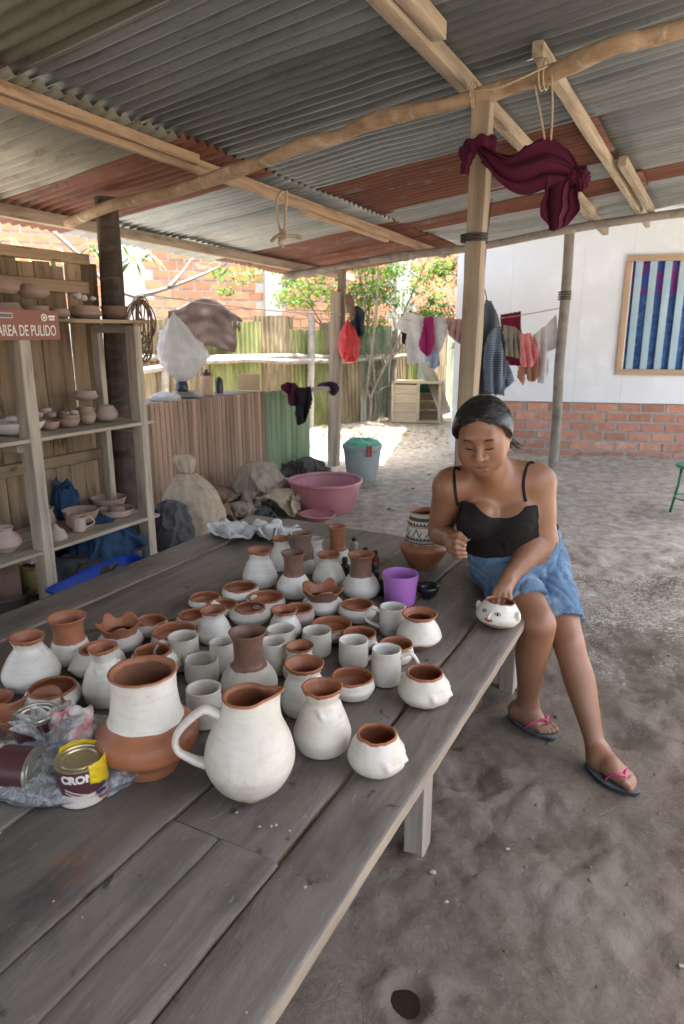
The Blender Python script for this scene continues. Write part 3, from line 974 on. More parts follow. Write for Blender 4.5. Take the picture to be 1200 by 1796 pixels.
def stand(label, kind, rx, ry, cx, yb, wb, wr, cat='pot', name='clay_pot', z=TZ, group=None, Hmin=0, tilt=None, **k):
    """Stand a pot whose foot, rim and widths were measured in the photograph on the surface at height z."""
    f0 = on_z(cx, yb, z)
    mp = mpp(f0)
    rb = wb / 2 * mp * BASE_R[kind]
    dirh = Vector((f0.x, f0.y, 0)).normalized()
    c0 = f0 + dirh * rb
    mp = mpp(c0)
    H = max(W(rx, ry, c0.y).z - z, Hmin)
    root = thing(name, label, cat, (c0.x, c0.y, z + 0.001), 0, group)
    if tilt:
        root.rotation_euler = tilt
    to_cam = math.atan2(-c0.y, -c0.x)
    for key in ('face', 'spout'):
        if k.get(key) is not None:
            k[key] = to_cam + k[key]
    if k.get('handle') is not None:
        h = k['handle']
        k['handle'] = (to_cam + h[0], h[1], h[2], h[3] * mp)
    if 'prof' in k and callable(k['prof']):
        k['prof'] = k['prof'](wb / 2 * mp, wr / 2 * mp, H)
    make_pot(root, kind, wb / 2 * mp, wr / 2 * mp, H, **k)
    return root
LEFT, RIGHT, BACK = -math.pi / 2, math.pi / 2, math.pi      # as seen from the camera, around the pot's axis
def mug(label, rx, ry, cx, yb, w, ang=None, body=SLIP_GREY, ext=22, z0=.82, z1=.25):
    return stand(label, 'mug', rx, ry, cx, yb, w, w * .97, 'mug', 'clay_mug', body=body, rim=body, inner=body, handle=(ang, z0, z1, ext) if ang is not None else None)
V = dict(rimband=0.07)
# -- left group
stand('white pear-shaped jar with a small moulded face, leftmost tall jar on the table', 'vase', 56, 1117, 60, 1215, 97, 58, 'jar', 'face_jar', face=RIGHT * 0.75, **V)
stand('white vase with a flared red-brown neck at the left behind the pear-shaped jar', 'neck', 119, 1083, 127, 1170, 72, 65, 'vase', 'clay_vase', neck=(.50, TERRA))
stand('white pot with a wavy terracotta crown rim, beside the red-necked vase at left', 'crown', 212, 1100, 214, 1147, 78, 75, neck=(.60, TERRA), wave=(.10, 5, .7), Hmin=.085)
stand('white bowl with brown inside, behind the left crown-rimmed pot', 'bowl', 270, 1088, 268, 1120, 58, 52, 'bowl', 'clay_bowl', inner=TERRA_IN, rimband=.08)
stand('white face bowl half hidden behind the pinched face jar at left', 'low', 178, 1137, 176, 1192, 92, 58, 'bowl', 'face_bowl', face=LEFT * .9, inner=TERRA_IN, rimband=.06)
stand('white face jar with a pinched lip behind the big white-necked pot', 'vase', 197, 1136, 190, 1243, 80, 51, 'jar', 'face_jar', face=RIGHT * .35, spout=LEFT * .2, rimband=.05)
stand('white face bowl with dark inside right behind the big white-necked pot', 'low', 271, 1142, 272, 1200, 88, 62, 'bowl', 'face_bowl', face=RIGHT * .95, inner=TERRA_IN, rimband=.07)
stand('wide white bowl with red-brown inside, left in front of the pear-shaped jar', 'bowl', 92, 1206, 97, 1252, 97, 78, 'bowl', 'clay_bowl', inner=TERRA_IN, rimband=.08)
stand('terracotta bowl with a wavy rim behind the plastic bag', 'open', 63, 1243, 63, 1290, 110, 120, 'bowl', 'wavy_bowl', body=TERRA, rim=TERRA, inner=TERRA_IN, wave=(.13, 4, .55), Hmin=.05)
stand('terracotta bowl cut off by the left edge of the picture', 'open', 0, 1225, -6, 1250, 60, 62, 'bowl', 'clay_bowl', body=TERRA, rim=TERRA, inner=TERRA_IN)
def big_prof(Rb, Rr, H):
    return [(.56 * Rb, 0), (.585 * Rb, .04 * H), (.66 * Rb, .13 * H), (.93 * Rb, .24 * H), (Rb, .335 * H), (.965 * Rb, .42 * H), (.80 * Rb, .50 * H), (.715 * Rb, .56 * H),
            (.67 * Rb, .66 * H), (.635 * Rb, .80 * H), (.63 * Rb, .90 * H), (Rr * .97, .97 * H), (Rr, H)]
big = stand('big pot with a broad terracotta belly and tall white neck', 'big', 260, 1178, 266, 1372, 173, 113, 'pot', 'large_pot', body=TERRA, rim=TERRA, inner=TERRA_IN,
            neck=(.525, SLIP), rimband=.035, prof=big_prof, n=72, t=.008)
# -- bowls and vases of the middle rows
stand('oval bowl with wide brown inside behind the left-handled mug', 'bowl', 310, 1107, 308, 1150, 80, 75, 'bowl', 'clay_bowl', inner=TERRA_IN, rimband=.08)
mug('pale mug with its handle to the left, in front of the oval bowl', 325, 1117, 325, 1178, 54, LEFT * .95)
mug('pale mug with a small handle behind it, left of the tall brown-necked vase', 356, 1157, 356, 1203, 60, BACK * -.75, ext=14)
mug('pale squat mug just behind the big white jug', 361, 1208, 361, 1281, 62, BACK * -.85, ext=14)
stand('slender white vase with terracotta lip among the low bowls', 'vase', 378, 1070, 377, 1132, 62, 46, 'vase', 'clay_vase', **V)
stand('small brown-rimmed bowl tucked left of the slender white vase', 'bowl', 339, 1078, 340, 1106, 58, 50, 'bowl', 'clay_bowl', inner=TERRA_IN, rimband=.08)
stand('small white bowl at the far left of the low bowls', 'bowl', 361, 1047, 361, 1071, 58, 52, 'bowl', 'clay_bowl', inner=TERRA_IN, rimband=.1)
stand('round white bowl with terracotta lip, farthest back of the low bowls', 'bowl', 423, 1029, 423, 1060, 67, 56, 'bowl', 'clay_bowl', inner=TERRA_IN, rimband=.1)
stand('brown-rimmed bowl wedged between two white bowls behind the slender vase', 'bowl', 391, 1060, 391, 1084, 56, 50, 'bowl', 'clay_bowl', inner=TERRA_IN, rimband=.1)
stand('wide white bowl in front of the white flared vase at the back', 'bowl', 467, 1047, 467, 1075, 68, 62, 'bowl', 'clay_bowl', inner=TERRA_IN, rimband=.1)
stand('white bowl with brown inside, right beside the slender white vase', 'bowl', 439, 1066, 440, 1100, 72, 52, 'bowl', 'clay_bowl', inner=TERRA_IN, rimband=.1)
stand('tan bowl behind the short white vase in the middle', 'bowl', 522, 1067, 524, 1101, 56, 50, 'bowl', 'clay_bowl', body=CLAY_PINK, inner=TERRA_IN, rimband=.1)
stand('short white vase standing before the tan bowl', 'vase', 500, 1070, 500, 1124, 60, 47, 'vase', 'clay_vase', **V)
stand('white pot with a broken-looking terracotta crown rim in the middle of the back row', 'crown', 566, 1034, 566, 1081, 72, 70, neck=(.60, BROWN), rim=TERRA, wave=(.11, 5, .7), Hmin=.085)
stand('round white bowl between the crown-rimmed pot and the purple cup', 'bowl', 626, 1060, 627, 1094, 66, 55, 'bowl', 'clay_bowl', inner=TERRA_IN, rimband=.1)
stand('shallow bowl with a wide terracotta inside in the middle of the table', 'bowl', 582, 1095, 582, 1128, 72, 70, 'bowl', 'clay_bowl', body=CLAY_PINK, inner=TERRA_IN, rimband=.1)
mug('white mug with its handle to the left, before the purple cup', 688, 1065, 688, 1118, 46, LEFT, SLIP, ext=24)
stand('white round-bellied pot with terracotta lip and foot beside the purple cup', 'collar', 735, 1077, 734, 1142, 79, 62, 'pot', 'clay_pot', base=(.2, TERRA), rimband=.14, inner=TERRA_IN)
# -- back rows
stand('white flared vase with terracotta lip, leftmost of the tall back row', 'vase', 458, 965, 457, 1034, 61, 43, 'vase', 'clay_vase', **V)
stand('vase with chocolate brown neck and white belly, left of the back crown pot', 'neck', 516, 970, 516, 1053, 60, 42, 'vase', 'clay_vase', neck=(.50, BROWN), rim=BROWN, inner=BROWN)
stand('white vase between the two brown-necked vases of the back row', 'vase', 576, 972, 577, 1034, 58, 40, 'vase', 'clay_vase', **V)
stand('vase with brown neck and white belly beside the paint bottles', 'neck', 632, 973, 633, 1052, 67, 46, 'vase', 'clay_vase', neck=(.50, BROWN), rim=TERRA, inner=BROWN)
stand('vase with a straight terracotta neck, farthest vase on the table', 'neck', 592, 924, 592, 1002, 48, 32, 'vase', 'clay_vase', neck=(.46, TERRA))
stand('white vase with an unglazed brown face head at the back', 'vase', 530, 936, 532, 1010, 46, 37, 'vase', 'face_vase', neck=(.40, CLAY_BROWN), body=SLIP_GREY, rim=CLAY_BROWN, inner=CLAY_BROWN, face=RIGHT * .5)
stand('plain cream vase half hidden behind the brown face head', 'vase', 551, 946, 551, 1006, 44, 34, 'vase', 'clay_vase', body=SLIP_GREY, rim=SLIP_GREY, inner=SLIP_GREY, face=RIGHT * .8)
stand('white vase with terracotta lip beside the crumpled rag', 'vase', 495, 944, 495, 1004, 44, 32, 'vase', 'clay_vase', **V)
# -- mugs and vases of the front rows
mug('pale mug half hidden between two vases in the middle', 494, 1104, 494, 1150, 51, LEFT * 1.1, ext=12)
mug('straight pale mug before the shallow terracotta bowl', 555, 1107, 556, 1155, 52, BACK, ext=12)
mug('pale mug left of the tall brown-necked vase, hidden behind its neck', 392, 1127, 392, 1184, 45, BACK, ext=12)
mug('pale mug right of the tall brown-necked vase', 480, 1126, 480, 1188, 49, BACK, ext=12)
stand('tall vase with a dark brown neck behind the white jug, largest of the brown-necked vases', 'neck', 434, 1109, 439, 1235, 99, 64, 'vase', 'clay_vase', neck=(.475, BROWN), rim=BROWN, inner=BROWN, body=SLIP_GREY)
stand('small white vase behind the pear-shaped one at the front', 'vase', 528, 1134, 527, 1199, 62, 50, 'vase', 'clay_vase', rimband=.05)
stand('pear-shaped white vase with wide terracotta lip behind the front face jar', 'vase', 541, 1165, 535, 1262, 84, 68, 'vase', 'clay_vase', **V)
stand('brown-rimmed bowl behind the pair of mugs with right handles', 'bowl', 630, 1111, 630, 1145, 62, 58, 'bowl', 'clay_bowl', inner=TERRA_IN, rimband=.1)
mug('white mug with its handle to the right, left one of the pair', 619, 1124, 620, 1175, 52, RIGHT, SLIP, ext=20)
stand('brown-rimmed bowl behind the rightmost mug', 'bowl', 693, 1130, 694, 1168, 62, 58, 'bowl', 'clay_bowl', inner=TERRA_IN, rimband=.1)
mug('white mug with a big loop handle to the right, rightmost mug', 674, 1140, 677, 1207, 52, RIGHT * .95, SLIP, ext=29)
stand('low white bowl full of brown inside, before the rightmost mug', 'bowl', 617, 1187, 618, 1231, 78, 72, 'bowl', 'clay_bowl', base=(.12, TERRA), inner=TERRA_IN, rimband=.08)
stand('white face bowl near the table edge with its nose to the right', 'low', 743, 1180, 743, 1243, 92, 62, 'bowl', 'face_bowl', face=RIGHT * .85, base=(.14, TERRA), inner=TERRA_IN, rimband=.05)
stand('white face jar with terracotta lip standing right of the big jug', 'vase', 564, 1206, 566, 1331, 101, 70, 'jar', 'face_jar', face=RIGHT * .65, rimband=.045, inner=TERRA_IN)
stand('white face bowl at the very front right with its nose to the right', 'low', 660, 1288, 660, 1366, 102, 68, 'bowl', 'face_bowl', face=RIGHT * .85, inner=TERRA_IN, rimband=.045)
def jug_prof(Rb, Rr, H):
    return [(.47 * Rb, 0), (.52 * Rb, .03 * H), (.78 * Rb, .14 * H), (.96 * Rb, .29 * H), (Rb, .40 * H), (.93 * Rb, .55 * H), (.76 * Rb, .72 * H), (.63 * Rb, .86 * H), (Rr, .97 * H), (Rr * 1.02, H)]
stand('big white jug with a loop handle and pouring lip at the front', 'jug', 436, 1221, 442, 1412, 156, 84, 'jug', 'white_jug', spout=RIGHT * .97, base=(.03, TERRA), rim=TERRA,
      inner=SLIP_GREY, rimband=.012, prof=jug_prof, handle=(LEFT * .97, .84, .36, 46), n=80, t=.007, hscale=1.55)
# -- painted pot behind, near the sitter
def painted_prof(Rb, Rr, H):
    return [(.62 * Rb, 0), (.66 * Rb, .05 * H), (.86 * Rb, .20 * H), (Rb, .33 * H), (.95 * Rb, .40 * H), (.80 * Rb, .455 * H), (.76 * Rb, .50 * H), (.715 * Rb, .66 * H), (.66 * Rb, .84 * H), (.58 * Rb, .93 * H), (Rr, H)]
def painted_mat(H):
    m, nt, bs = new_mat('painted_neck')
    tc = nt.nodes.new('ShaderNodeTexCoord')
    sx = nt.nodes.new('ShaderNodeSeparateXYZ')
    nt.links.new(tc.outputs['Object'], sx.inputs[0])
    ang = mth(nt, 'ARCTAN2', sx.outputs[1], sx.outputs[0])
    z = mth(nt, 'DIVIDE', sx.outputs[2], H)
    def tri(k, ph=0.0):
        return mth(nt, 'PINGPONG', mth(nt, 'ADD', mth(nt, 'MULTIPLY', ang, k / math.pi), 20 + ph), 0.5)
    def band(c0, half):
        return mth(nt, 'LESS_THAN', mth(nt, 'ABSOLUTE', mth(nt, 'SUBTRACT', z, c0)), half)
    def ormax(*a):
        r = a[0]
        for x in a[1:]:
            r = mth(nt, 'MAXIMUM', r, x)
        return r
    def teeth(z0, hgt, k, up=True):
        t_ = mth(nt, 'MULTIPLY', tri(k), hgt * 2)
        d = mth(nt, 'SUBTRACT', z, z0) if up else mth(nt, 'SUBTRACT', z0, z)
        return mth(nt, 'MULTIPLY', mth(nt, 'GREATER_THAN', d, 0.0), mth(nt, 'LESS_THAN', d, t_))
    zig = mth(nt, 'ABSOLUTE', mth(nt, 'SUBTRACT', z, mth(nt, 'ADD', mth(nt, 'MULTIPLY', tri(8), 0.26), 0.605)))
    gate = mth(nt, 'GREATER_THAN', mth(nt, 'PINGPONG', mth(nt, 'ADD', mth(nt, 'MULTIPLY', ang, 2.6), 30.5), 1.0), 0.28)
    motif = mth(nt, 'MULTIPLY', mth(nt, 'MULTIPLY', mth(nt, 'LESS_THAN', zig, 0.021), band(0.665, 0.075)), gate)
    black = ormax(teeth(0.555, .05, 16), band(0.545, 0.014), teeth(0.80, .06, 14, True), band(0.795, 0.012), band(0.90, 0.03), motif, band(0.485, 0.012), teeth(0.49, .03, 22))
    brown = ormax(band(0.515, 0.007), band(0.765, 0.006), band(0.575, 0.004))
    c = mixc(nt, brown, (0.66, 0.63, 0.57), (0.22, 0.08, 0.04))
    c = mixc(nt, black, c, (0.016, 0.014, 0.014))
    n_ = noise_tex(nt, tc.outputs['Object'], 40, 5)
    c = mixc(nt, mth(nt, 'MULTIPLY', n_, 0.25), c, (0.45, 0.40, 0.34))
    nt.links.new(c, bs.inputs['Base Color'])
    bs.inputs['Roughness'].default_value = 0.45
    return m
fb = on_z(744, 999, TZ)
Hp = W(737, 897, fb.y + 0.06).z - TZ
stand('large terracotta pot with a black and white painted geometric neck', 'big', 738, 897, 742, 999, 84, 50, 'pot', 'painted_pot', body=TERRA, rim=TERRA, inner=TERRA_IN,
      neck=(.465, painted_mat(Hp)), rimband=.065, prof=painted_prof, n=72)
# ================================================================== implicit surfaces, for bodies and cloth bundles
class Field:
    def __init__(self, lo, hi, h):
        self.lo = np.array(lo, np.float32)
        self.h = h
        self.n = [int(math.ceil((hi[i] - lo[i]) / h)) + 1 for i in range(3)]
        self.ax = [(self.lo[i] + h * np.arange(self.n[i])).astype(np.float32) for i in range(3)]
        self.d = np.full(self.n, 1.0, np.float32)
    def like(self):
        f = Field.__new__(Field)
        f.lo, f.h, f.n, f.ax = self.lo, self.h, self.n, self.ax
        f.d = np.full(self.n, 1.0, np.float32)
        return f
    def sl(self, mn, mx):
        s = []
        for i in range(3):
            a = max(0, int((mn[i] - self.lo[i]) / self.h))
            b = min(self.n[i], int((mx[i] - self.lo[i]) / self.h) + 2)
            s.append(slice(a, max(a, b)))
        return tuple(s)
    def xyz(self, s):
        return (self.ax[0][s[0]][:, None, None], self.ax[1][s[1]][None, :, None], self.ax[2][s[2]][None, None, :])
    def _mix(self, s, d, k, sub=False):
        c = self.d[s]
        if sub:
            d = -d
            hh = np.maximum(k - np.abs(c - d), 0) / max(k, 1e-6)
            self.d[s] = np.maximum(c, d) + hh * hh * k * 0.25
        else:
            hh = np.maximum(k - np.abs(c - d), 0) / max(k, 1e-6)
            self.d[s] = np.minimum(c, d) - hh * hh * k * 0.25
    def cap(self, a, b, ra, rb, k=0.02, sub=False, m=0.045, flat=None):
        a, b = np.array(a, float), np.array(b, float)
        R_ = max(ra, rb) + m
        s = self.sl(np.minimum(a, b) - R_, np.maximum(a, b) + R_)
        X, Y, Z = self.xyz(s)
        ab = b - a
        L = float(ab @ ab) + 1e-12
        t = np.clip(((X - a[0]) * ab[0] + (Y - a[1]) * ab[1] + (Z - a[2]) * ab[2]) / L, 0, 1)
        d = np.sqrt((X - a[0] - t * ab[0]) ** 2 + (Y - a[1] - t * ab[1]) ** 2 + (Z - a[2] - t * ab[2]) ** 2) - (ra + (rb - ra) * t)
        self._mix(s, d.astype(np.float32), k, sub)
        return self
    def chain(self, pts, rad, k=0.012, m=0.03):
        for i in range(len(pts) - 1):
            self.cap(pts[i], pts[i + 1], rad[i], rad[i + 1], k, m=m)
        return self
    def ell(self, c, r, rot=None, k=0.02, sub=False, m=0.05):
        c = np.array(c, float)
        R_ = max(r) + m
        s = self.sl(c - R_, c + R_)
        X, Y, Z = self.xyz(s)
        X, Y, Z = X - c[0], Y - c[1], Z - c[2]
        if rot is not None:                     # rows of rot are the local axes in world space
            A = np.array(rot, float)
            lx, ly, lz = (A[i][0] * X + A[i][1] * Y + A[i][2] * Z for i in range(3))
        else:
            lx, ly, lz = X, Y, Z
        k0 = np.sqrt((lx / r[0]) ** 2 + (ly / r[1]) ** 2 + (lz / r[2]) ** 2)
        k1 = np.sqrt((lx / r[0] ** 2) ** 2 + (ly / r[1] ** 2) ** 2 + (lz / r[2] ** 2) ** 2) + 1e-9
        d = k0 * (k0 - 1) / k1
        self._mix(s, d.astype(np.float32), k, sub)
        return self
    def sample(self, p):
        g = (np.array(p, float) - self.lo) / self.h
        i = np.clip(np.floor(g).astype(int), 0, np.array(self.n) - 2)
        f = g - i
        v = 0.0
        for a in (0, 1):
            for b in (0, 1):
                for c in (0, 1):
                    v += self.d[i[0] + a, i[1] + b, i[2] + c] * (f[0] if a else 1 - f[0]) * (f[1] if b else 1 - f[1]) * (f[2] if c else 1 - f[2])
        return v
    def hit(self, px, py, y0=1.7, y1=2.9, off=0.0):
        d = ray(px, py)
        Y = y0
        while Y < y1:
            p = EYE + d * (Y / d.y)
            if self.sample(p) < off:
                return p
            Y += 0.002
        return EYE + d * (2.35 / d.y)
    def mesh(self):
        """Naive surface nets."""
        D = self.d
        S = D < 0
        n = D.shape
        C = np.zeros((n[0] - 1, n[1] - 1, n[2] - 1), np.uint8)
        for a in (0, 1):
            for b in (0, 1):
                for c in (0, 1):
                    C += S[a:n[0] - 1 + a, b:n[1] - 1 + b, c:n[2] - 1 + c]
        I = np.argwhere((C > 0) & (C < 8))
        idx = np.full(C.shape, -1, np.int32)
        idx[I[:, 0], I[:, 1], I[:, 2]] = np.arange(len(I))
        acc = np.zeros((len(I), 3))
        cnt = np.zeros(len(I))
        corners = [(a, b, c) for a in (0, 1) for b in (0, 1) for c in (0, 1)]
        val = {c: D[I[:, 0] + c[0], I[:, 1] + c[1], I[:, 2] + c[2]].astype(float) for c in corners}
        for c in corners:
            for ax in range(3):
                if c[ax] == 0:
                    c2 = list(c); c2[ax] = 1; c2 = tuple(c2)
                    v0, v1 = val[c], val[c2]
                    mk = (v0 < 0) != (v1 < 0)
                    t = np.where(mk, v0 / np.where(mk, v0 - v1, 1), 0)
                    p = np.tile(np.array(c, float), (len(I), 1))
                    p[:, ax] += t
                    acc += p * mk[:, None]
                    cnt += mk
        V_ = (I + acc / cnt[:, None]) * self.h + self.lo
        quads = []
        for ax in range(3):
            o1, o2 = (ax + 1) % 3, (ax + 2) % 3
            sl0 = [slice(None)] * 3; sl1 = [slice(None)] * 3
            sl0[ax] = slice(0, n[ax] - 1); sl1[ax] = slice(1, n[ax])
            A, B = S[tuple(sl0)], S[tuple(sl1)]
            E_ = np.argwhere(A != B)
            E_ = E_[(E_[:, o1] > 0) & (E_[:, o2] > 0) & (E_[:, o1] < n[o1] - 1) & (E_[:, o2] < n[o2] - 1)]
            ins = A[E_[:, 0], E_[:, 1], E_[:, 2]]
            def cell(d1, d2):
                e = E_.copy(); e[:, o1] -= d1; e[:, o2] -= d2
                return idx[e[:, 0], e[:, 1], e[:, 2]]
            q = np.stack([cell(1, 1), cell(0, 1), cell(0, 0), cell(1, 0)], 1)
            q[~ins] = q[~ins][:, ::-1]
            quads.append(q)
        return V_, np.concatenate(quads)
    def obj(self, name, mtl, parent=None, color=None):
        V_, Q = self.mesh()
        me = bpy.data.meshes.new(name)
        me.vertices.add(len(V_))
        me.vertices.foreach_set('co', V_.astype(np.float32).ravel())
        me.loops.add(len(Q) * 4)
        me.loops.foreach_set('vertex_index', Q.astype(np.int32).ravel())
        me.polygons.add(len(Q))
        me.polygons.foreach_set('loop_start', np.arange(0, len(Q) * 4, 4, dtype=np.int32))
        me.polygons.foreach_set('use_smooth', np.ones(len(Q), bool))
        me.update()
        me.validate()
        me.materials.append(mtl)
        if color is not None:
            at = me.attributes.new('tint', 'FLOAT_COLOR', 'POINT')
            c = np.ones((len(V_), 4), np.float32)
            c[:, :3] = color(V_)
            at.data.foreach_set('color', c.ravel())
        return place(name, me, parent)
def swirl(f, s, amp, sc, o=0.0):
    """Soft folds for cloth: warped sines, added to a field."""
    X, Y, Z = f.xyz(s)
    w = np.sin(X * sc * 0.7 + 1.3 * np.sin(Z * sc * 0.9 + o) + o) + np.sin(Y * sc * 0.8 + 1.7 * np.sin(X * sc * 0.6 + 2 * o)) 
    u = np.sin(Z * sc * 1.1 + 1.5 * w + o)
    f.d[s] += (amp * (1 - 1.6 * np.abs(u))).astype(np.float32)

# ================================================================== the seated potter
def N3(v_):
    v_ = np.array(v_, float)
    return v_ / np.linalg.norm(v_)
Wn = lambda x, y, Y: np.array(W(x, y, Y))
F = Field((0.29, 1.80, -0.01), (1.06, 2.78, 1.27), 0.0035)
shR, shL = Wn(788, 852, 2.39), Wn(944, 845, 2.37)
neckb = Wn(866, 842, 2.39)
Hc = Wn(848, 764, 2.22)
elR, wrR = Wn(771, 934, 2.52), Wn(791, 945, 2.335)
elL, wrL = Wn(951, 946, 2.375), Wn(895, 1010, 2.255)
hipR, hipL = np.array((0.615, 2.54, 0.585)), np.array((0.785, 2.57, 0.585))
knR, knL = Wn(944, 1094, 2.19), Wn(998, 1130, 2.24)
anR, anL = Wn(924, 1232, 2.335), Wn(1047, 1316, 2.065)
# torso
T_ = F.like()
pel = np.array((0.70, 2.56, 0.595))
e1 = N3(shL - shR)
upv = N3(neckb - pel)
fw = N3(np.cross(upv, e1))
if fw[1] > 0:
    fw = -fw
rotT = (e1, fw, upv)
T_.ell(pel, (0.175, 0.15, 0.115), None, 0.03)
T_.ell(Wn(902, 962, 2.45), (0.160, 0.125, 0.115), rotT, 0.05)
T_.ell(Wn(884, 915, 2.44), (0.150, 0.115, 0.13), rotT, 0.06)
T_.ell(Wn(868, 872, 2.43), (0.150, 0.085, 0.105), rotT, 0.06)
T_.ell(Wn(838, 912, 2.350), (0.068, 0.062, 0.066), rotT, 0.03)
T_.ell(Wn(901, 912, 2.345), (0.070, 0.066, 0.068), rotT, 0.03)
T_.cap(shR + np.array((0.03, 0, 0.005)), shL - np.array((0.03, 0, -0.005)), 0.05, 0.05, 0.05)
T_.cap(neckb + np.array((0, .02, .03)), shR + np.array((0.02, 0.01, 0.02)), 0.042, 0.038, 0.05)
T_.cap(neckb + np.array((0, .02, .03)), shL + np.array((-0.02, 0.01, 0.02)), 0.042, 0.038, 0.05)
# limbs
def limb(f, pts, rad, k=0.004, n=5):
    """A limb as one smooth run of tapered segments through its joints."""
    P_ = np.array(cr([tuple(p) + (r,) for p, r in zip(pts, rad)], n))
    for i in range(len(P_) - 1):
        f.cap(P_[i, :3], P_[i + 1, :3], P_[i, 3], P_[i + 1, 3], k)
def lp(a, b, t, off=(0, 0, 0)):
    return a + (b - a) * t + np.array(off)
A_ = F.like()
limb(A_, [shR, lp(shR, elR, .45), lp(shR, elR, .85), elR], [.055, .051, .046, .043])
limb(A_, [elR, lp(elR, wrR, .35), lp(elR, wrR, .75), wrR], [.043, .042, .034, .027])
limb(A_, [shL, lp(shL, elL, .45), lp(shL, elL, .85), elL], [.059, .056, .050, .046])
limb(A_, [elL, lp(elL, wrL, .35), lp(elL, wrL, .75), wrL], [.046, .044, .034, .027])
A_.ell(shR, (0.057, 0.055, 0.057), None, 0.02)
A_.ell(shL, (0.060, 0.058, 0.058), None, 0.02)
Lg, Lg2 = F.like(), F.like()
limb(Lg, [hipR, lp(hipR, knR, .5), lp(hipR, knR, .85), knR], [.092, .080, .065, .060])
limb(Lg2, [hipL, lp(hipL, knL, .5), lp(hipL, knL, .85), knL], [.094, .078, .060, .054])
limb(Lg, [knR, lp(knR, anR, .14, (-.002, -.004, 0)), lp(knR, anR, .34, (-.006, .002, 0)), lp(knR, anR, .60, (-.002, .002, 0)), lp(knR, anR, .82), anR], [.060, .058, .059, .049, .040, .038])
limb(Lg2, [knL, lp(knL, anL, .14, (0, -.004, 0)), lp(knL, anL, .36, (.004, .002, 0)), lp(knL, anL, .62, (.002, 0, 0)), lp(knL, anL, .84), anL], [.054, .051, .053, .042, .034, .033])
Lg.ell(knR + np.array((0, -.022, .004)), (0.034, 0.036, 0.038), None, 0.02)
Lg2.ell(knL + np.array((0, -.022, .004)), (0.031, 0.033, 0.036), None, 0.02)
# feet
heelR, toeR = np.array(on_z(893, 1257, 0)), np.array(on_z(972, 1299, 0))
heelL, toeL = np.array(on_z(1030, 1342, 0)), np.array(on_z(1119, 1396, 0))
SOLE = 0.017
def foot(f, heel, toe, an, side):
    d = N3(toe - heel)
    p = np.array((-d[1], d[0], 0)) * side                # towards the big toe
    L = np.linalg.norm(toe - heel)
    z = lambda h: np.array((0, 0, SOLE + h))
    hl_ = heel + d * 0.040 + z(0.030)
    f.ell(hl_, (0.033, 0.034, 0.032), None, 0.02)
    f.cap(an, hl_, 0.034, 0.030, 0.015)
    f.cap(an + d * .015, heel + d * L * .52 + p * .008 + z(.032), 0.034, 0.029, 0.02)
    f.cap(hl_, heel + d * L * .62 - p * .018 + z(.017), 0.028, 0.018, 0.03)
    f.cap(heel + d * L * .5 + p * .008 + z(.032), heel + d * L * .70 + p * .018 + z(.020), 0.029, 0.020, 0.02)
    f.cap(heel + d * L * .45 - p * .010 + z(.026), heel + d * L * .67 - p * .020 + z(.016), 0.026, 0.017, 0.02)
    toes = ((.026, .70, .93, .0125, .0125), (.008, .72, .925, .009, .009), (-.007, .71, .895, .0085, .0085), (-.020, .69, .855, .008, .008), (-.031, .66, .81, .0078, .0078))
    for (s_, l0, l1, r0, r1) in toes:
        f.chain([heel + d * L * l0 + p * s_ * .85 + z(.018), heel + d * L * (l0 + l1) / 2 + p * s_ + z(.019), heel + d * L * l1 + p * s_ + z(.011)], [r0 * 1.1, r0, r1], 0.006)
foot(Lg, heelR, toeR, anR, 1)
foot(Lg2, heelL, toeL, anL, -1)
Lg.d = np.minimum(Lg.d, Lg2.d)
# hands
Hn = F.like()
Hn.cap(wrR, Wn(796, 956, 2.295), 0.026, 0.028, 0.02)
Hn.cap(Wn(794, 950, 2.30), Wn(800, 966, 2.29), 0.024, 0.022, 0.02)
for pts, rr in (([(793, 948, 2.280), (801, 949, 2.255), (815, 956, 2.248)], (.0115, .0098, .0080)), ([(791, 957, 2.280), (800, 960, 2.250), (814, 963, 2.251)], (.0112, .0097, .0080)),
                ([(793, 966, 2.282), (802, 969, 2.254), (816, 970, 2.256)], (.0108, .0092, .0076)), ([(798, 973, 2.285), (806, 977, 2.262), (817, 976, 2.262)], (.0098, .0084, .0070)),
                ([(795, 943, 2.30), (805, 938, 2.272), (817, 947, 2.256)], (.0135, .0118, .0088))):
    Hn.chain([Wn(*q) for q in pts], rr, 0.005)
Hn.cap(wrL, Wn(885, 1034, 2.215), 0.026, 0.027, 0.02)
Hn.cap(Wn(890, 1020, 2.25), Wn(876, 1036, 2.21), 0.024, 0.020, 0.02)
for pts, rr in (([(892, 1034, 2.205), (894, 1048, 2.180), (890, 1063, 2.160), (887, 1074, 2.15)], (.012, .0098, .0088, .008)), ([(884, 1038, 2.20), (884, 1051, 2.172), (881, 1064, 2.155), (879, 1074, 2.15)], (.0118, .0098, .0088, .008)),
                ([(876, 1038, 2.20), (874, 1050, 2.175), (872, 1062, 2.160), (872, 1072, 2.15)], (.0112, .0092, .0084, .008)), ([(870, 1035, 2.205), (866, 1045, 2.188), (864, 1056, 2.172), (866, 1066, 2.16)], (.010, .0084, .0076, .007)),
                ([(900, 1014, 2.255), (896, 1021, 2.222), (888, 1033, 2.196)], (.0140, .0125, .0092))):
    Hn.chain([Wn(*q) for q in pts], rr, 0.005)
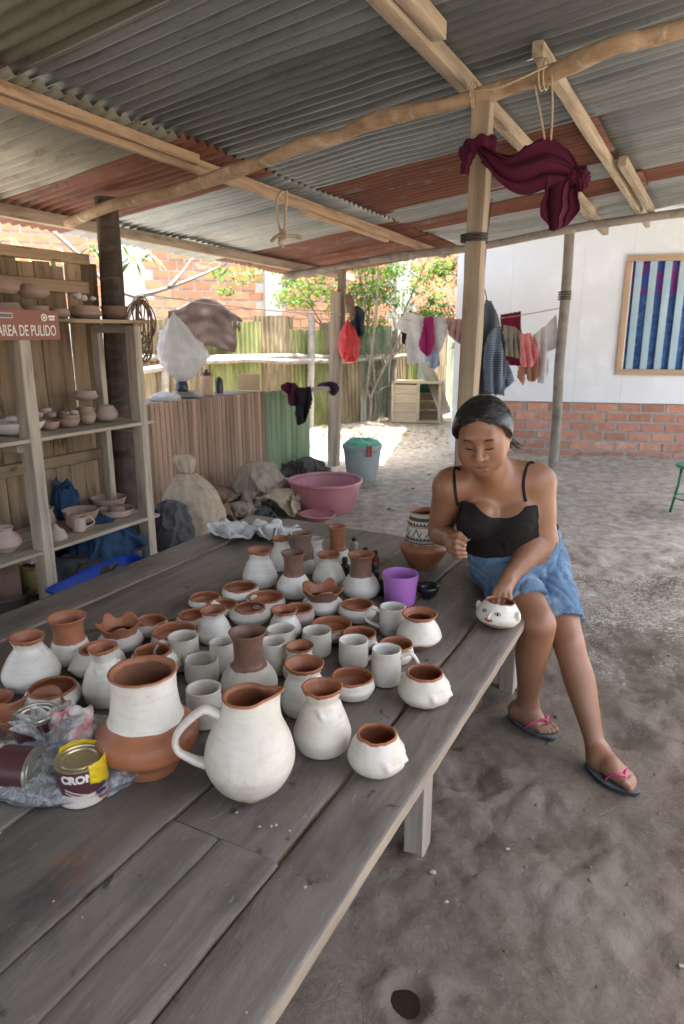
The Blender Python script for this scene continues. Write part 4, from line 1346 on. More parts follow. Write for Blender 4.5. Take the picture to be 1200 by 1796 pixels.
# head
tocam = N3(np.array(EYE) - Hc)
yaw = math.atan2(tocam[0], -tocam[1]) - R(7)
pit = R(22)
fwd = np.array((math.sin(yaw) * math.cos(pit), -math.cos(yaw) * math.cos(pit), -math.sin(pit)))
rgt = N3(np.cross(np.array((0, 0, 1)), fwd))             # her left, to the right in the photograph
if rgt[0] < 0:
    rgt = -rgt
hup = N3(np.cross(rgt, fwd))
if hup[2] < 0:
    hup = -hup
roll = R(-4)
rgt, hup = rgt * math.cos(roll) - hup * math.sin(roll), hup * math.cos(roll) + rgt * math.sin(roll)
HS = 1.01
def hd(x, y, z):
    return Hc + (rgt * x + fwd * y + hup * z) * HS
rotH = (rgt, fwd, hup)
def sc(*r):
    return tuple(q * HS for q in r)
def hf2(x, y, z):                        # the features sit a little high on the skull
    return hd(x, y, z + .012)
Hd = F.like()
Hd.ell(hd(0, -.012, .035), sc(.078, .096, .086), rotH, 0.02)
Hd.ell(hf2(0, .026, -.026), sc(.066, .064, .080), rotH, 0.03)
Hd.ell(hf2(0, .040, -.055), sc(.052, .046, .052), rotH, 0.02)
for s_ in (-1, 1):
    Hd.ell(hf2(s_ * .039, .056, -.028), sc(.032, .030, .032), rotH, 0.03)
    Hd.cap(hf2(s_ * .056, .004, -.048), hf2(s_ * .022, .058, -.092), .024 * HS, .020 * HS, 0.03)
    Hd.ell(hf2(s_ * .040, .056, -.060), sc(.026, .026, .03), rotH, 0.03)
    Hd.ell(hf2(s_ * .080, -.012, -.010), sc(.010, .019, .031), rotH, 0.008)
Hd.ell(hf2(0, .072, -.097), sc(.024, .022, .019), rotH, 0.02)
Hd.cap(hf2(-.034, .080, .026), hf2(.034, .080, .026), .011 * HS, .011 * HS, 0.03)
for s_ in (-1, 1):
    Hd.ell(hf2(s_ * .032, .112, .002), sc(.020, .018, .013), rotH, 0.014, sub=True)
    Hd.ell(hf2(s_ * .032, .0795, .000), sc(.0165, .0125, .0120), rotH, 0.004)
    Hd.cap(hf2(s_ * .020, .0905, -.0085), hf2(s_ * .044, .0835, -.0075), .0028 * HS, .0028 * HS, 0.004)
Hd.cap(hf2(0, .088, .012), hf2(0, .112, -.032), .0085 * HS, .0120 * HS, 0.012)
Hd.ell(hf2(0, .113, -.034), sc(.0125, .011, .0105), rotH, 0.006)
for s_ in (-1, 1):
    Hd.ell(hf2(s_ * .0165, .099, -.037), sc(.0100, .0115, .0090), rotH, 0.005)
    Hd.ell(hf2(s_ * .0085, .109, -.0465), sc(.0042, .005, .0032), rotH, 0.003, sub=True)
Hd.ell(hf2(0, .082, -.070), sc(.034, .018, .024), rotH, 0.02)
Hd.cap(hf2(-.021, .0935, -.0665), hf2(.021, .0935, -.0665), .0062 * HS, .0062 * HS, 0.006)
Hd.cap(hf2(-.017, .0945, -.0790), hf2(.017, .0945, -.0790), .0074 * HS, .0074 * HS, 0.006)
Hd.cap(hf2(-.026, .0985, -.0724), hf2(.026, .0985, -.0724), .0022 * HS, .0022 * HS, 0.003, sub=True)
NK = F.like()
NK.cap(hd(0, -.030, -.045), neckb + np.array((0, .025, .01)), 0.054, 0.060, 0.03)
NK.cap(hd(0, .02, -.075), neckb + np.array((0, -.01, .0)), 0.038, 0.050, 0.03)
def uni(f, g, k):
    hh = np.maximum(k - np.abs(f.d - g.d), 0) / k
    return np.minimum(f.d, g.d) - hh * hh * k * 0.25
Bd = F.like()
Bd.d = uni(T_, A_, 0.022)
Bd.d = uni(Bd, NK, 0.04)
Bd.d = uni(Bd, Hd, 0.012)
Bd.d = uni(Bd, Lg, 0.02)
Bd.d = uni(Bd, Hn, 0.012)
# the fold between arm and breast stays open
SK = np.array((0.30, 0.150, 0.085))
def skin_tint(V_):
    c = np.tile(SK, (len(V_), 1))
    L_ = (V_ - Hc) @ np.array(rotH).T / HS
    x, y, z = L_[:, 0], L_[:, 1], L_[:, 2] - .012
    def blend(wt, col):
        wt = np.clip(wt, 0, 1)[:, None]
        c[:] = c * (1 - wt) + np.array(col) * wt
    inface = (y > 0.05)
    lip = np.exp(-((x / .024) ** 4)) * np.exp(-((z + .0728 - 0.0015 * np.cos(x * 120)) / .0105) ** 4) * (y > .078)
    blend(lip * .75, (0.20, 0.085, 0.065))
    cheek = (np.exp(-((x - .042) / .02) ** 2 - ((z + .028) / .02) ** 2) + np.exp(-((x + .042) / .02) ** 2 - ((z + .028) / .02) ** 2)) * inface
    blend(cheek * .25, (0.36, 0.15, 0.085))
    for s_ in (-1, 1):
        lash = np.exp(-(((s_ * x) - .032) / .015) ** 4) * np.exp(-((z + .0072 + 3.0 * ((s_ * x) - .032) ** 2 * 6) / .0022) ** 2) * inface
        blend(lash * .92, (0.02, 0.012, 0.01))
        lid = np.exp(-(((s_ * x) - .032) / .017) ** 4) * np.exp(-((z - .001) / .011) ** 4) * inface
        blend(lid * .35, (0.20, 0.09, 0.052))
        brow = np.exp(-(((s_ * x) - .035) / .019) ** 4) * np.exp(-((z - .0235 + 10 * ((s_ * x) - .036) ** 2) / .0036) ** 2) * inface
        blend(brow * .75, (0.045, 0.025, 0.018))
    # feet and hands: darker, drier skin
    blend(np.clip((0.22 - V_[:, 2]) / 0.2, 0, 1) * .45, (0.17, 0.085, 0.055))
    hand = np.exp(-np.sum((V_ - Wn(802, 958, 2.28)) ** 2, 1) / .035 ** 2) + np.exp(-np.sum((V_ - Wn(882, 1040, 2.2)) ** 2, 1) / .04 ** 2)
    blend(hand * .30, (0.30, 0.155, 0.105))
    # pale nails
    for q in ((815, 956, 2.243), (814, 963, 2.246), (816, 970, 2.25), (817, 976, 2.256), (888, 1032, 2.187)):
        w_ = np.exp(-np.sum((V_ - Wn(*q)) ** 2, 1) / .006 ** 2)
        blend(w_ * .6, (0.48, 0.29, 0.22))
    return c
def skin_material():
    m, nt, bs = new_mat('brown_skin')
    at = nt.nodes.new('ShaderNodeAttribute')
    at.attribute_name = 'tint'
    v = coords(nt, rnd=False)
    n1 = noise_tex(nt, v, 14, 6, 0.6)
    n2 = noise_tex(nt, v, 260, 4, 0.6)
    c = mixc(nt, ramp(nt, n1, [(0, 0, 0), (0.6, 0.6, 0.6)], [0.42, 0.75]), at.outputs['Color'], mixc(nt, 1.0, at.outputs['Color'], (0.70, 0.62, 0.58), 'MULTIPLY'))
    nt.links.new(c, bs.inputs['Base Color'])
    nt.links.new(mth(nt, 'ADD', mth(nt, 'MULTIPLY', n1, 0.30), 0.28), bs.inputs['Roughness'])
    bs.inputs['Specular IOR Level'].default_value = 0.5
    bs.inputs['Subsurface Weight'].default_value = 0.12
    bs.inputs['Subsurface Radius'].default_value = (0.012, 0.004, 0.002)
    bs.inputs['Subsurface Scale'].default_value = 1.0
    bump(nt, bs, mth(nt, 'ADD', n2, mth(nt, 'MULTIPLY', noise_tex(nt, v, 60, 5, .6), 1.5)), 0.22, 0.0018)
    return m
person = thing('person', 'woman in black camisole and denim shorts sitting on the table edge painting a pot', 'person', (0.72, 2.5, 0))
Bd.obj('body', skin_material(), person, skin_tint)

# ---- clothes
def cloth_mat(name, c1, c2, weave=420, rough=0.9, spots=None, lo=0.6, sp=8, bm=0.35, fold=0.0):
    return mat(name, c1, c2, 14, rough, bm, weave, (1, 1, 1), spots=spots, sp_scale=sp, sp_lo=lo, spec=0.15, bdist=0.002)
TOP = cloth_mat('black_jersey', (0.020, 0.017, 0.017), (0.012, 0.011, 0.011), 500, 0.85, (0.035, 0.03, 0.03), 0.6)
DENIM = cloth_mat('faded_denim', (0.135, 0.215, 0.32), (0.065, 0.115, 0.20), 600, 0.9, (0.27, 0.36, 0.45), 0.55, 11)
C_ = F.like()
C_.d = T_.d - 0.007
front = T_.hit(884, 909)
X, Y, Z = F.ax[0][:, None, None], F.ax[1][None, :, None], F.ax[2][None, None, :]
mid_ = (shR + shL) / 2
lat = (X - mid_[0]) * e1[0] + (Y - mid_[1]) * e1[1] + (Z - mid_[2]) * e1[2] - 0.0
latf = float((np.array(front) - mid_) @ e1)
neck_cut = (Z - front[2] - np.minimum(6.0 * (lat - latf + 0.012) ** 2, 0.045))
sl_all = (slice(None),) * 3
swirl(C_, sl_all, 0.0014, 42, 0.4)
wplane = N3(upv * 1.0 + fw * -0.25)
wpt = np.array(W(900, 973, 2.33))
waist = ((wpt[0] - X) * wplane[0] + (wpt[1] - Y) * wplane[1] + (wpt[2] - Z) * wplane[2])
C_.d = np.maximum(np.maximum(C_.d, neck_cut.astype(np.float32)), waist.astype(np.float32))
C_.obj('camisole', TOP, person)
def strap(pxs, tail, nm='strap'):
    pts = [np.array(Bd.hit(x, y)) for x, y in pxs]
    last = pts[-1]
    pts += [last + np.array(t_) for t_ in tail]
    def snap(p, off=.0015):
        for _ in range(14):
            e = .004
            g_ = np.array([Bd.sample(p + np.eye(3)[i] * e) - Bd.sample(p - np.eye(3)[i] * e) for i in range(3)]) / (2 * e)
            g_ = g_ / (np.linalg.norm(g_) + 1e-9)
            p = p - g_ * (Bd.sample(p) - off) * .8
        return p
    pts = [snap(p) for p in pts]
    MB().tube(cr(pts, 5), 0.0056, 8, flat=0.35, up=(0, -1, 0.3)).build(nm, TOP, person, sharp=None)
strap([(803, 886), (800, 872), (798, 855), (797, 838), (798, 822), (802, 810)], [(0.001, .012, .005)])
strap([(922, 880), (919, 865), (918, 848), (921, 830), (928, 814), (937, 803)], [(-.001, .012, .005)])
S_ = F.like()
S_.ell(pel + np.array((0, 0, .0)), (0.186, 0.160, 0.125), None, 0.03)
S_.ell(Wn(902, 975, 2.46), (0.160, 0.128, 0.10), rotT, 0.04)
band = np.maximum(T_.d - 0.0035, np.abs(waist) - 0.07)
S_.d = np.minimum(S_.d, band.astype(np.float32))
top_cut = -waist - 0.010
S_.d = np.maximum(S_.d, (top_cut).astype(np.float32))
for hip, kn, fr, r0, r1, o in ((hipR, knR, .70, .102, .083, 1.0), (hipL, knL, .76, .104, .078, 2.2)):
    g = F.like()
    g.cap(hip, hip + (kn - hip) * 0.95, r0, r1, 0.02, m=0.05)
    if o < 2:                                            # loose cloth of the near leg spreading on the plank
        g.cap(hip + np.array((-.035, -.02, -.035)), hip + (kn - hip) * .8 + np.array((-.040, 0, -.035)), 0.065, 0.050, 0.05)
    td = N3(kn - hip)
    hp = hip + (kn - hip) * fr
    td = N3(td + (np.array((0, 0, -0.35)) if o < 2 else np.array((0.05, 0, -.30))))
    cut = (X - hp[0]) * td[0] + (Y - hp[1]) * td[1] + (Z - hp[2]) * td[2]
    inner_ = F.like()
    g.d = np.maximum(g.d, cut.astype(np.float32))
    S_.d = uni(S_, g, 0.006)
swirl(S_, sl_all, 0.0042, 34, 1.1)
swirl(S_, sl_all, 0.0012, 95, 2.1)
S_.obj('shorts', DENIM, person)
SEAM = cloth_mat('denim_seam', (0.20, 0.28, 0.38), (0.14, 0.2, 0.29), 600)
for pl_ in ([(838, 984), (841, 1000), (846, 1012), (856, 1026), (866, 1042)], [(836, 1050), (846, 1056), (858, 1058)], [(972, 1066), (990, 1074), (1004, 1078), (1018, 1080)]):
    pts = [np.array(S_.hit(x, y)) for x, y in pl_]
    MB().tube(cr(pts, 5), .0016, 6, flat=.5).build('seam', SEAM, person, sharp=None)


# ---- hair
HAIR, nt, bs = new_mat('black_hair')
v = coords(nt, rnd=False)
bs.inputs['Base Color'].default_value = (0.012, 0.010, 0.009, 1)
bs.inputs['Roughness'].default_value = 0.27
bs.inputs['Specular IOR Level'].default_value = 0.75
hf = F.like()
hf.ell(hd(0, -.016, .033), sc(.091, .105, .093), rotH, 0.02)
hf.ell(hd(0, -.07, -.01), sc(.065, .055, .06), rotH, 0.03)
for s_ in (-1, 1):
    hf.ell(hd(s_ * .060, .018, .020), sc(.033, .045, .052), rotH, 0.03)
hf.cap(hd(0, -.105, -.03), hd(.02, -.12, -.09), .024, .018, 0.03)
lx = ((X - Hc[0]) * rgt[0] + (Y - Hc[1]) * rgt[1] + (Z - Hc[2]) * rgt[2]) / HS
ly = ((X - Hc[0]) * fwd[0] + (Y - Hc[1]) * fwd[1] + (Z - Hc[2]) * fwd[2]) / HS
lz = ((X - Hc[0]) * hup[0] + (Y - Hc[1]) * hup[1] + (Z - Hc[2]) * hup[2]) / HS
hairline = ly * 0.817 - lz * 0.577 - 0.0095 + 0.010 * np.exp(-(lx / .02) ** 2) - 0.004 * np.cos(lx * 60)
low = (-lz - 0.055)
hfcut = np.maximum(hairline * HS, low * HS + (np.abs(lx) < 2) * 0).astype(np.float32)
hh_ = 0.012
hf.d = np.maximum(hf.d, hfcut) + np.maximum(hh_ - np.abs(hf.d - hfcut), 0) ** 2 / hh_ * 0.25
# combed strands as fine ridges sweeping from the parting to the nape
ang_ = np.arctan2(lx - 0.01, lz + 0.06)
part = np.abs(lx + 0.004) + 0.02 * (ly < 0.0)
hf.d += (0.0009 * np.sin(ang_ * 130 + 6 * np.sin(ly * 30)) + 0.0005 * np.sin(ang_ * 230 + 9 * np.sin(ly * 22 + 1))).astype(np.float32) * (hf.d < 0.02)
hf.d += (0.0018 * np.exp(-(part / .004) ** 2)).astype(np.float32)
hf.obj('hair', HAIR, person)
hs = MB()
rs = random.Random(3)
def scalp(x, y, z, up_=0.0):
    p = np.array((x, y + .016, z - .033))
    q = p / np.array((.091, .105, .093))
    l_ = np.linalg.norm(q)
    p = p / l_ * (1 + up_)
    return hd(p[0], p[1] - .016, p[2] + .033)
for k in range(700):
    s_ = -1 if k % 2 else 1
    t = rs.random()
    # start along the hairline, sweep back over the side of the head to the nape
    x0 = s_ * (0.004 + 0.086 * t)
    z0 = 0.098 - 0.095 * t ** 1.6
    y0 = (0.0095 + 0.577 * z0) / 0.817 + rs.uniform(-.09, .004)
    pts = [scalp(x0, y0, z0, .005), scalp(x0 + s_ * .02, y0 * .45, z0 * .95 + .0, .012 + rs.uniform(0, .02)), scalp(s_ * (.05 + .04 * t), -.05, .05 - .05 * t, .012 + rs.uniform(0, .015)), scalp(s_ * .035, -.10, -.01 - .03 * t, .01), hd(s_ * .008, -.118, -.05)]
    hs.tube(cr(pts, 5), [0.0009] * 21, 4, cap=False)
for k in range(46):                                     # loose ends behind the neck, to the right
    a0 = hd(.03 + rs.uniform(-.01, .02), -.06 + rs.uniform(-.01, .01), -.05)
    tip = np.array(W(912 + rs.uniform(-14, 10), 783 + rs.uniform(-4, 8), 2.36))
    mid2 = (a0 + tip) / 2 + np.array((0, 0, .012 + rs.uniform(-.004, .006)))
    hs.tube(cr([a0, mid2, tip], 6), [0.0016 - 0.0011 * i / 12 for i in range(13)], 4, cap=False)
hs.build('hair_strands', HAIR, person, sharp=None)

# ---- lashes and brows, laid on the skin
def on_skin(p, off=.0006):
    for _ in range(10):
        e = .004
        g_ = np.array([Bd.sample(p + np.eye(3)[i] * e) - Bd.sample(p - np.eye(3)[i] * e) for i in range(3)]) / (2 * e)
        g_ = g_ / (np.linalg.norm(g_) + 1e-9)
        p = p - g_ * (Bd.sample(p) - off) * .8
    return p
for s_ in (-1, 1):
    lash = [on_skin(hf2(s_ * x, .095, z)) for x, z in ((.0185, -.0050), (.025, -.0088), (.033, -.0100), (.041, -.0082), (.047, -.0035))]
    MB().tube(cr(lash, 5), [.0006 + .0013 * math.sin(math.pi * i / 20) for i in range(21)], 6).build('eyelashes', HAIR, person, sharp=None)
    b = MB()
    for k in range(26):
        t = k / 25
        x = .017 + .034 * t
        z = .0235 + .006 * math.sin(t * 2.4) - .004 * t
        p0 = on_skin(hf2(s_ * x, .10, z - .002))
        p1 = on_skin(hf2(s_ * (x + .004), .10, z + .0025), .0012)
        b.tube([p0, (p0 + p1) / 2, p1], [.0007, .0006, .0002], 4, cap=False)
    b.build('eyebrow', HAIR, person, sharp=None)

# ---- sandals
RUBBER = mat('black_rubber_sole', (0.045, 0.045, 0.05), (0.025, 0.025, 0.028), 20, 0.75, 0.3, 120, spots=(0.16, 0.15, 0.14), sp_scale=8, sp_lo=0.58)
FOOTBED = mat('worn_grey_footbed', (0.15, 0.165, 0.19), (0.06, 0.065, 0.075), 16, 0.7, 0.3, 120)
PINKS = mat('pink_rubber_strap', (0.62, 0.07, 0.20), (0.48, 0.05, 0.15), 20, 0.45, 0.1, 80)
def sandal(heel, toe, side):
    d = N3(toe - heel)
    p = np.array((-d[1], d[0], 0)) * side
    L = np.linalg.norm(toe - heel) * 1.03
    out = []
    n = 36
    for i in range(n):
        a = 2 * math.pi * i / n
        u = 0.5 - 0.5 * math.cos(a)
        wv = math.sin(a)
        half = (0.033 + 0.014 * math.sin(math.pi * min(1, u * 1.05) ** 1.4)) * (abs(wv) ** 0.75) * (1 if wv > 0 else -1)
        out.append(heel + d * (L * u - 0.004) + p * (half + 0.006 * math.sin(math.pi * u)))
    root_ = None
    b = MB()
    m_ = len(out)
    vs_ = [tuple(q + np.array((0, 0, z))) for z in (0.001, SOLE - .0035) for q in out]
    b.add(vs_, [(i, (i + 1) % m_, m_ + (i + 1) % m_, m_ + i) for i in range(m_)] + [tuple(range(m_ - 1, -1, -1)), tuple(range(m_, 2 * m_))])
    s_ = b.build('sandal', RUBBER, person, sharp=40)
    b = MB()
    cen = sum(out) / m_
    vs_ = [tuple(q + np.array((0, 0, SOLE - .0035))) for q in out] + [tuple(cen + (q - cen) * .985 + np.array((0, 0, SOLE))) for q in out]
    b.add(vs_, [(i, (i + 1) % m_, m_ + (i + 1) % m_, m_ + i) for i in range(m_)] + [tuple(range(m_, 2 * m_))])
    fbd = b.build('footbed', FOOTBED, None, sharp=40)
    fbd.parent = s_
    tp = heel + d * L * .80 + p * .014 + np.array((0, 0, SOLE))
    for sg in (1, -1):
        base = heel + d * L * .50 + p * sg * .042 + np.array((0, 0, SOLE + .004))
        mids = [heel + d * L * .60 + p * sg * .036 + np.array((0, 0, SOLE + .034 if sg > 0 else SOLE + .030)), heel + d * L * .70 + p * (.014 + sg * .016) + np.array((0, 0, SOLE + .042))]
        top_ = tp + d * -.012 + np.array((0, 0, .036))
        b = MB().tube(cr([base, mids[0], mids[1], top_, tp + np.array((0, 0, .012))], 6), [.0068] * 25, 8, flat=0.5)
        st = b.build('strap', PINKS, None, sharp=None)
        st.parent = s_
    return s_
for hl0, to0, sd_ in ((heelR, toeR, 1), (heelL, toeL, -1)):
    s_ = sandal(hl0, to0, sd_)

# ---- pot in her hand and her brush
hb = on_z(871, 1108, TZ)
hc = hb + Vector((hb.x, hb.y, 0)).normalized() * 0.045
Hh = W(877, 1058, hc.y).z - TZ
held = thing('painted_face_pot', 'white pot with painted eyes and red lips, held on the table edge', 'pot', (hc.x, hc.y, TZ + 0.006), 0)
held.rotation_euler = (R(-3), R(5), 0)
Rb_, Rr_ = 0.074, 0.048
tcam = math.atan2(-hc.y, -hc.x)
make_pot(held, 'low', Rb_, Rr_, Hh, base=(.22, CLAY_PINK), rim=TERRA, inner=SLIP_GREY, rimband=.05, n=84)
hp_ = cr(prof_for('low', Rb_, Rr_, Hh), 5)
def on_pot(a, z, off):
    r = float(np.interp(z, [q[1] for q in hp_], [q[0] for q in hp_])) + off
    return Vector((r * math.cos(a), r * math.sin(a), z))
BLACKP = mat('black_paint', (0.012, 0.011, 0.011), None, 30, 0.5, 0.1)
REDP = mat('red_paint', (0.42, 0.055, 0.028), (0.36, 0.045, 0.024), 30, 0.5, 0.1)
FA = tcam + R(-24)
def decal(nm, pts, mtl, off=0.0022, mid=True):
    n_ = len(pts)
    P_ = [on_pot(FA + a, z * Hh, off) for a, z in pts]
    c0 = on_pot(FA + sum(p[0] for p in pts) / n_, sum(p[1] for p in pts) / n_ * Hh, off + .0006)
    b = MB()
    b.add(P_ + [c0], [(i, (i + 1) % n_, n_) for i in range(n_)])
    return place(nm, b.mesh(nm, mtl, sharp=None), held, local=True)
for s_ in (-1, 1):
    for (ra, rz, mt, of) in ((.155, .062, BLACKP, .0020), (.118, .040, SLIP, .0032), (.055, .040, BLACKP, .0042)):
        decal('painted_eye', [(s_ * .36 + ra * math.cos(t_ * math.pi / 8), .70 + rz * math.sin(t_ * math.pi / 8)) for t_ in range(16)], mt, of)
lips = [(-.22, .42), (-.10, .465), (-.03, .45), (0, .44), (.03, .45), (.10, .465), (.22, .42), (.10, .365), (0, .35), (-.10, .365)]
decal('painted_lips', lips, REDP, .0020)
nose_p = [on_pot(FA, .74 * Hh, -.002), on_pot(FA, .64 * Hh, .003), on_pot(FA, .55 * Hh, .009), on_pot(FA, .51 * Hh, .004)]
place('nose', MB().tube(cr(nose_p, 5), [.003 + .004 * i / 15 for i in range(16)], 10).mesh('nose', SLIP, sharp=None), held, local=True)
for s_ in (-1, 1):
    e_ = on_pot(FA + s_ * 1.45, .62 * Hh, .002)
    place('ear', MB().ball(e_, (.010, .012, .016), 14, 8).mesh('ear', SLIP, sharp=None), held, local=True)
b = MB()
t0, t1 = W(825, 945, 2.238), W(806, 966, 2.268)
b.tube([t1, t1.lerp(t0, .5), t1.lerp(t0, .8)], [.0016, .0018, .0016], 8)
brush = b.build('paint_brush', mat('brush_handle', (0.06, 0.05, 0.045), None, 30, 0.5, 0.1), None, sharp=None)
tag(brush, 'thin paint brush held between her thumb and fingers', 'brush')
b = MB().tube([t1.lerp(t0, .8), t1.lerp(t0, .93), t0], [.0022, .0018, .0004], 8)
bt = b.build('bristle_tip', mat('brush_tip', (0.30, 0.29, 0.28), None, 30, 0.5, 0.1), None, sharp=None)
bt.parent = brush
# ================================================================== house across the yard
HP = on_z(789, 799, 0)
HD = (on_z(1200, 813, 0) - HP).normalized()
HD.z = 0
HNm = Vector((HD.y, -HD.x, 0))                 # towards the camera
def hp(s, z, out=0.0):
    p = HP + HD * s + HNm * out
    return Vector((p.x, p.y, z))
def on_house(px, py):
    d = ray(px, py)
    t = (HP - EYE).dot(HNm) / d.dot(HNm)
    p = EYE + d * t
    return (p - HP).dot(HD), p.z
hrot = Matrix((HD, -HNm, Vector((0, 0, 1)))).transposed()
WHITEW = mat('white_wall_panel', (0.80, 0.845, 0.885), (0.765, 0.81, 0.85), 3, 0.6, 0.1, 60, spots=(0.66, 0.67, 0.67), sp_scale=1.2, sp_lo=0.66)
MORTAR = mat('grey_mortar', (0.42, 0.40, 0.37), (0.31, 0.29, 0.265), 20, 0.95, 0.6, 60)
BRICKM = mat('red_house_brick', (0.54, 0.275, 0.195), (0.43, 0.20, 0.14), 14, 0.9, 0.4, 70, spots=(0.54, 0.42, 0.36), sp_scale=5, sp_lo=0.56, hue=0.2)
house = thing('white_house', 'white panelled house on a low red brick base with a slatted window', 'house', hp(0, 0))
HL, HHt = 5.6, 2.76
s_b, z_b = on_house(1000, 706)
BZ = z_b
hs_ = MB()
hs_.box(hp(HL / 2, (BZ - 0.3) / 2 + 0.0, -0.135), (HL - 0.03, 0.12, BZ + 0.3 - 0.004), hrot)
hs_.build('brick_core', MORTAR, house)
ch = BZ / 6.0
bl = 0.258
bm_ = MB()
bm_.box((0, 0, 0), (bl - 0.034, 0.10, ch - 0.027))
bme = bm_.mesh('brick', BRICKM, sharp=30)
for r_ in range(6):
    off = 0.0 if r_ % 2 else bl / 2
    for k in range(int(HL / bl)):
        s_ = 0.10 + off + bl * k + bl / 2
        if s_ > HL - 0.1:
            continue
        ob = place('brick', bme, house, Matrix.Translation(hp(s_ + random.uniform(-.003, .003), ch * (r_ + .5), -0.116 + random.uniform(-.003, .004))) @ hrot.to_4x4() @ Matrix.Rotation(random.uniform(-.006, .006), 4, 'Y'))
# wall panels above the bricks
sw0, zw0 = on_house(1090, 648)
sw1 = sw0 + 1.35
zt = on_house(1100, 458)[1]
seams = [0.0, on_house(893, 600)[0], on_house(1014, 600)[0], sw0 + 0.02]
def panel(s0, s1, z0, z1, out=-0.05):
    m_ = MB().box((0, 0, 0), (s1 - s0 - 0.0015, 0.03, z1 - z0 - 0.002))
    return place('wall_panel', m_.mesh('wall_panel', WHITEW), house, Matrix.Translation(hp((s0 + s1) / 2, (z0 + z1) / 2, out)) @ hrot.to_4x4())
for s0, s1 in zip(seams[:-1], seams[1:]):
    panel(max(s0, 0.09), s1, BZ + 0.002, HHt)
panel(seams[-1], sw1, BZ + 0.002, zw0)
panel(seams[-1], sw1, zt, HHt)
panel(sw1, HL, BZ + 0.002, HHt)
MB().box(hp(HL / 2, (BZ + HHt) / 2, -0.11), (HL - .2, .05, HHt - BZ), hrot).build('inner_wall', mat('inner_boards', (0.30, 0.27, 0.24), None, 6, 0.9, 0.1), house)
MB().box(hp(0.045, HHt / 2 - 0.02, -0.058), (0.085, 0.095, HHt + 0.04), hrot).build('corner_post', WHITEW, house)
# side and back walls, roof
MB().box(hp(0.04, HHt / 2, -2.1), (0.06, 3.9, HHt), hrot).build('side_wall', WHITEW, house)
MB().box(hp(HL - 0.04, HHt / 2, -2.1), (0.06, 3.9, HHt), hrot).build('side_wall', WHITEW, house)
MB().box(hp(HL / 2, HHt / 2, -4.1), (HL, 0.06, HHt), hrot).build('back_wall', WHITEW, house)
MB().grid(lambda u, v_: hp(-0.05 + u * (HL + .1), HHt + 0.03 + 0.55 * v_ + 0.009 * math.sin(u * (HL + .1) * 2 * math.pi / 0.076), 1.28 - 5.5 * v_), 560, 2).build('roof', TIN_PALE, house, sharp=None)  # front eave stretched far out, out of view, to keep sun off the ground
def plastic0(n_, c):
    return mat(n_, c, None, 6, .6, .05)
# window: frame boards, pale slats, patterned blue curtain behind
WFR = mat('window_frame_wood', (0.50, 0.36, 0.24), (0.38, 0.26, 0.17), 18, 0.8, 0.3, 90, GR)
def hbar(nm, s0, z0, s1, z1, w, h, out, mt, par=house):
    return bar(nm, hp(s0, z0, out), hp(s1, z1, out), w, h, mt, par, up=HNm, rough=0.002)
win = MB().box(hp((sw0 + sw1) / 2, (zw0 + zt) / 2, -0.0795), (sw1 - sw0 - .01, 0.006, zt - zw0 - .01), hrot)
win = win.build('window', plastic0('dark_room', (.02, .022, .025)), house)
m, nt, bs = new_mat('blue_print_curtain')
tc = nt.nodes.new('ShaderNodeTexCoord')
sx = nt.nodes.new('ShaderNodeSeparateXYZ')
nt.links.new(tc.outputs['Object'], sx.inputs[0])
vv = coords(nt, rnd=False)
n1 = noise_tex(nt, vv, 9, 6, 0.6, 1.5)
blue = ramp(nt, n1, [(0.03, 0.075, 0.22), (0.05, 0.15, 0.38), (0.18, 0.33, 0.52)], [0.35, 0.55, 0.75])
pur = ramp(nt, noise_tex(nt, vv, 7, 4, 0.6, 1), [(0.03, 0.10, 0.40), (0.22, 0.03, 0.22)], [0.42, 0.5])
cc = mixc(nt, mth(nt, 'GREATER_THAN', sx.outputs[2], zw0 + (zt - zw0) * 0.70), blue, pur)
nt.links.new(cc, bs.inputs['Base Color'])
bs.inputs['Roughness'].default_value = 0.85
cur = MB().grid(lambda u, v_: hp(sw0 + .01 + u * (sw1 - sw0 - .02), zw0 + .01 + v_ * (zt - zw0 - .02), -0.062 + 0.012 * math.sin(u * 46 + 1.5 * math.sin(v_ * 3))), 90, 6).build('curtain', m, win, sharp=None)
PALEB = mat('pale_blue_slat', (0.40, 0.555, 0.63), (0.33, 0.47, 0.55), 10, 0.6, 0.2, 60, GR)
ns = 9
for k in range(ns):
    s_ = sw0 + (k + .55) * (sw1 - sw0) / ns
    hbar('slat', s_, zw0, s_, zt, 0.075, 0.018, -0.030, PALEB, win)
FT = 0.065
hbar('window_frame', sw0 - .06, zw0 - .028, sw1 + .06, zw0 - .03, FT, .035, -0.016, WFR, win)
hbar('window_frame', sw0 - .05, zt + .03, sw1 + .05, zt + .03, FT, .035, -0.016, WFR, win)
hbar('window_frame', sw0 - .03, zw0 + .006, sw0 - .03, zt - .004, FT, .034, -0.016, WFR, win)
hbar('window_frame', sw1 + .03, zw0 + .006, sw1 + .03, zt - .004, FT, .034, -0.016, WFR, win)
# raised cement kerb at the foot of the wall
kb = MB().grid(lambda u, v_: hp(-0.1 + u * (HL + .2), 0.055 * (1 - v_ ** 1.5) + 0.02 * fbm((u * 9, v_, 0), 1.5, 3, 3) * (1 - v_) - 0.012 * v_, -0.06 + 0.36 * v_ + .05 * nz((u * 6, 0, 0), 2)), 120, 6)
struct(kb.build('kerb', EARTH, sharp=None))

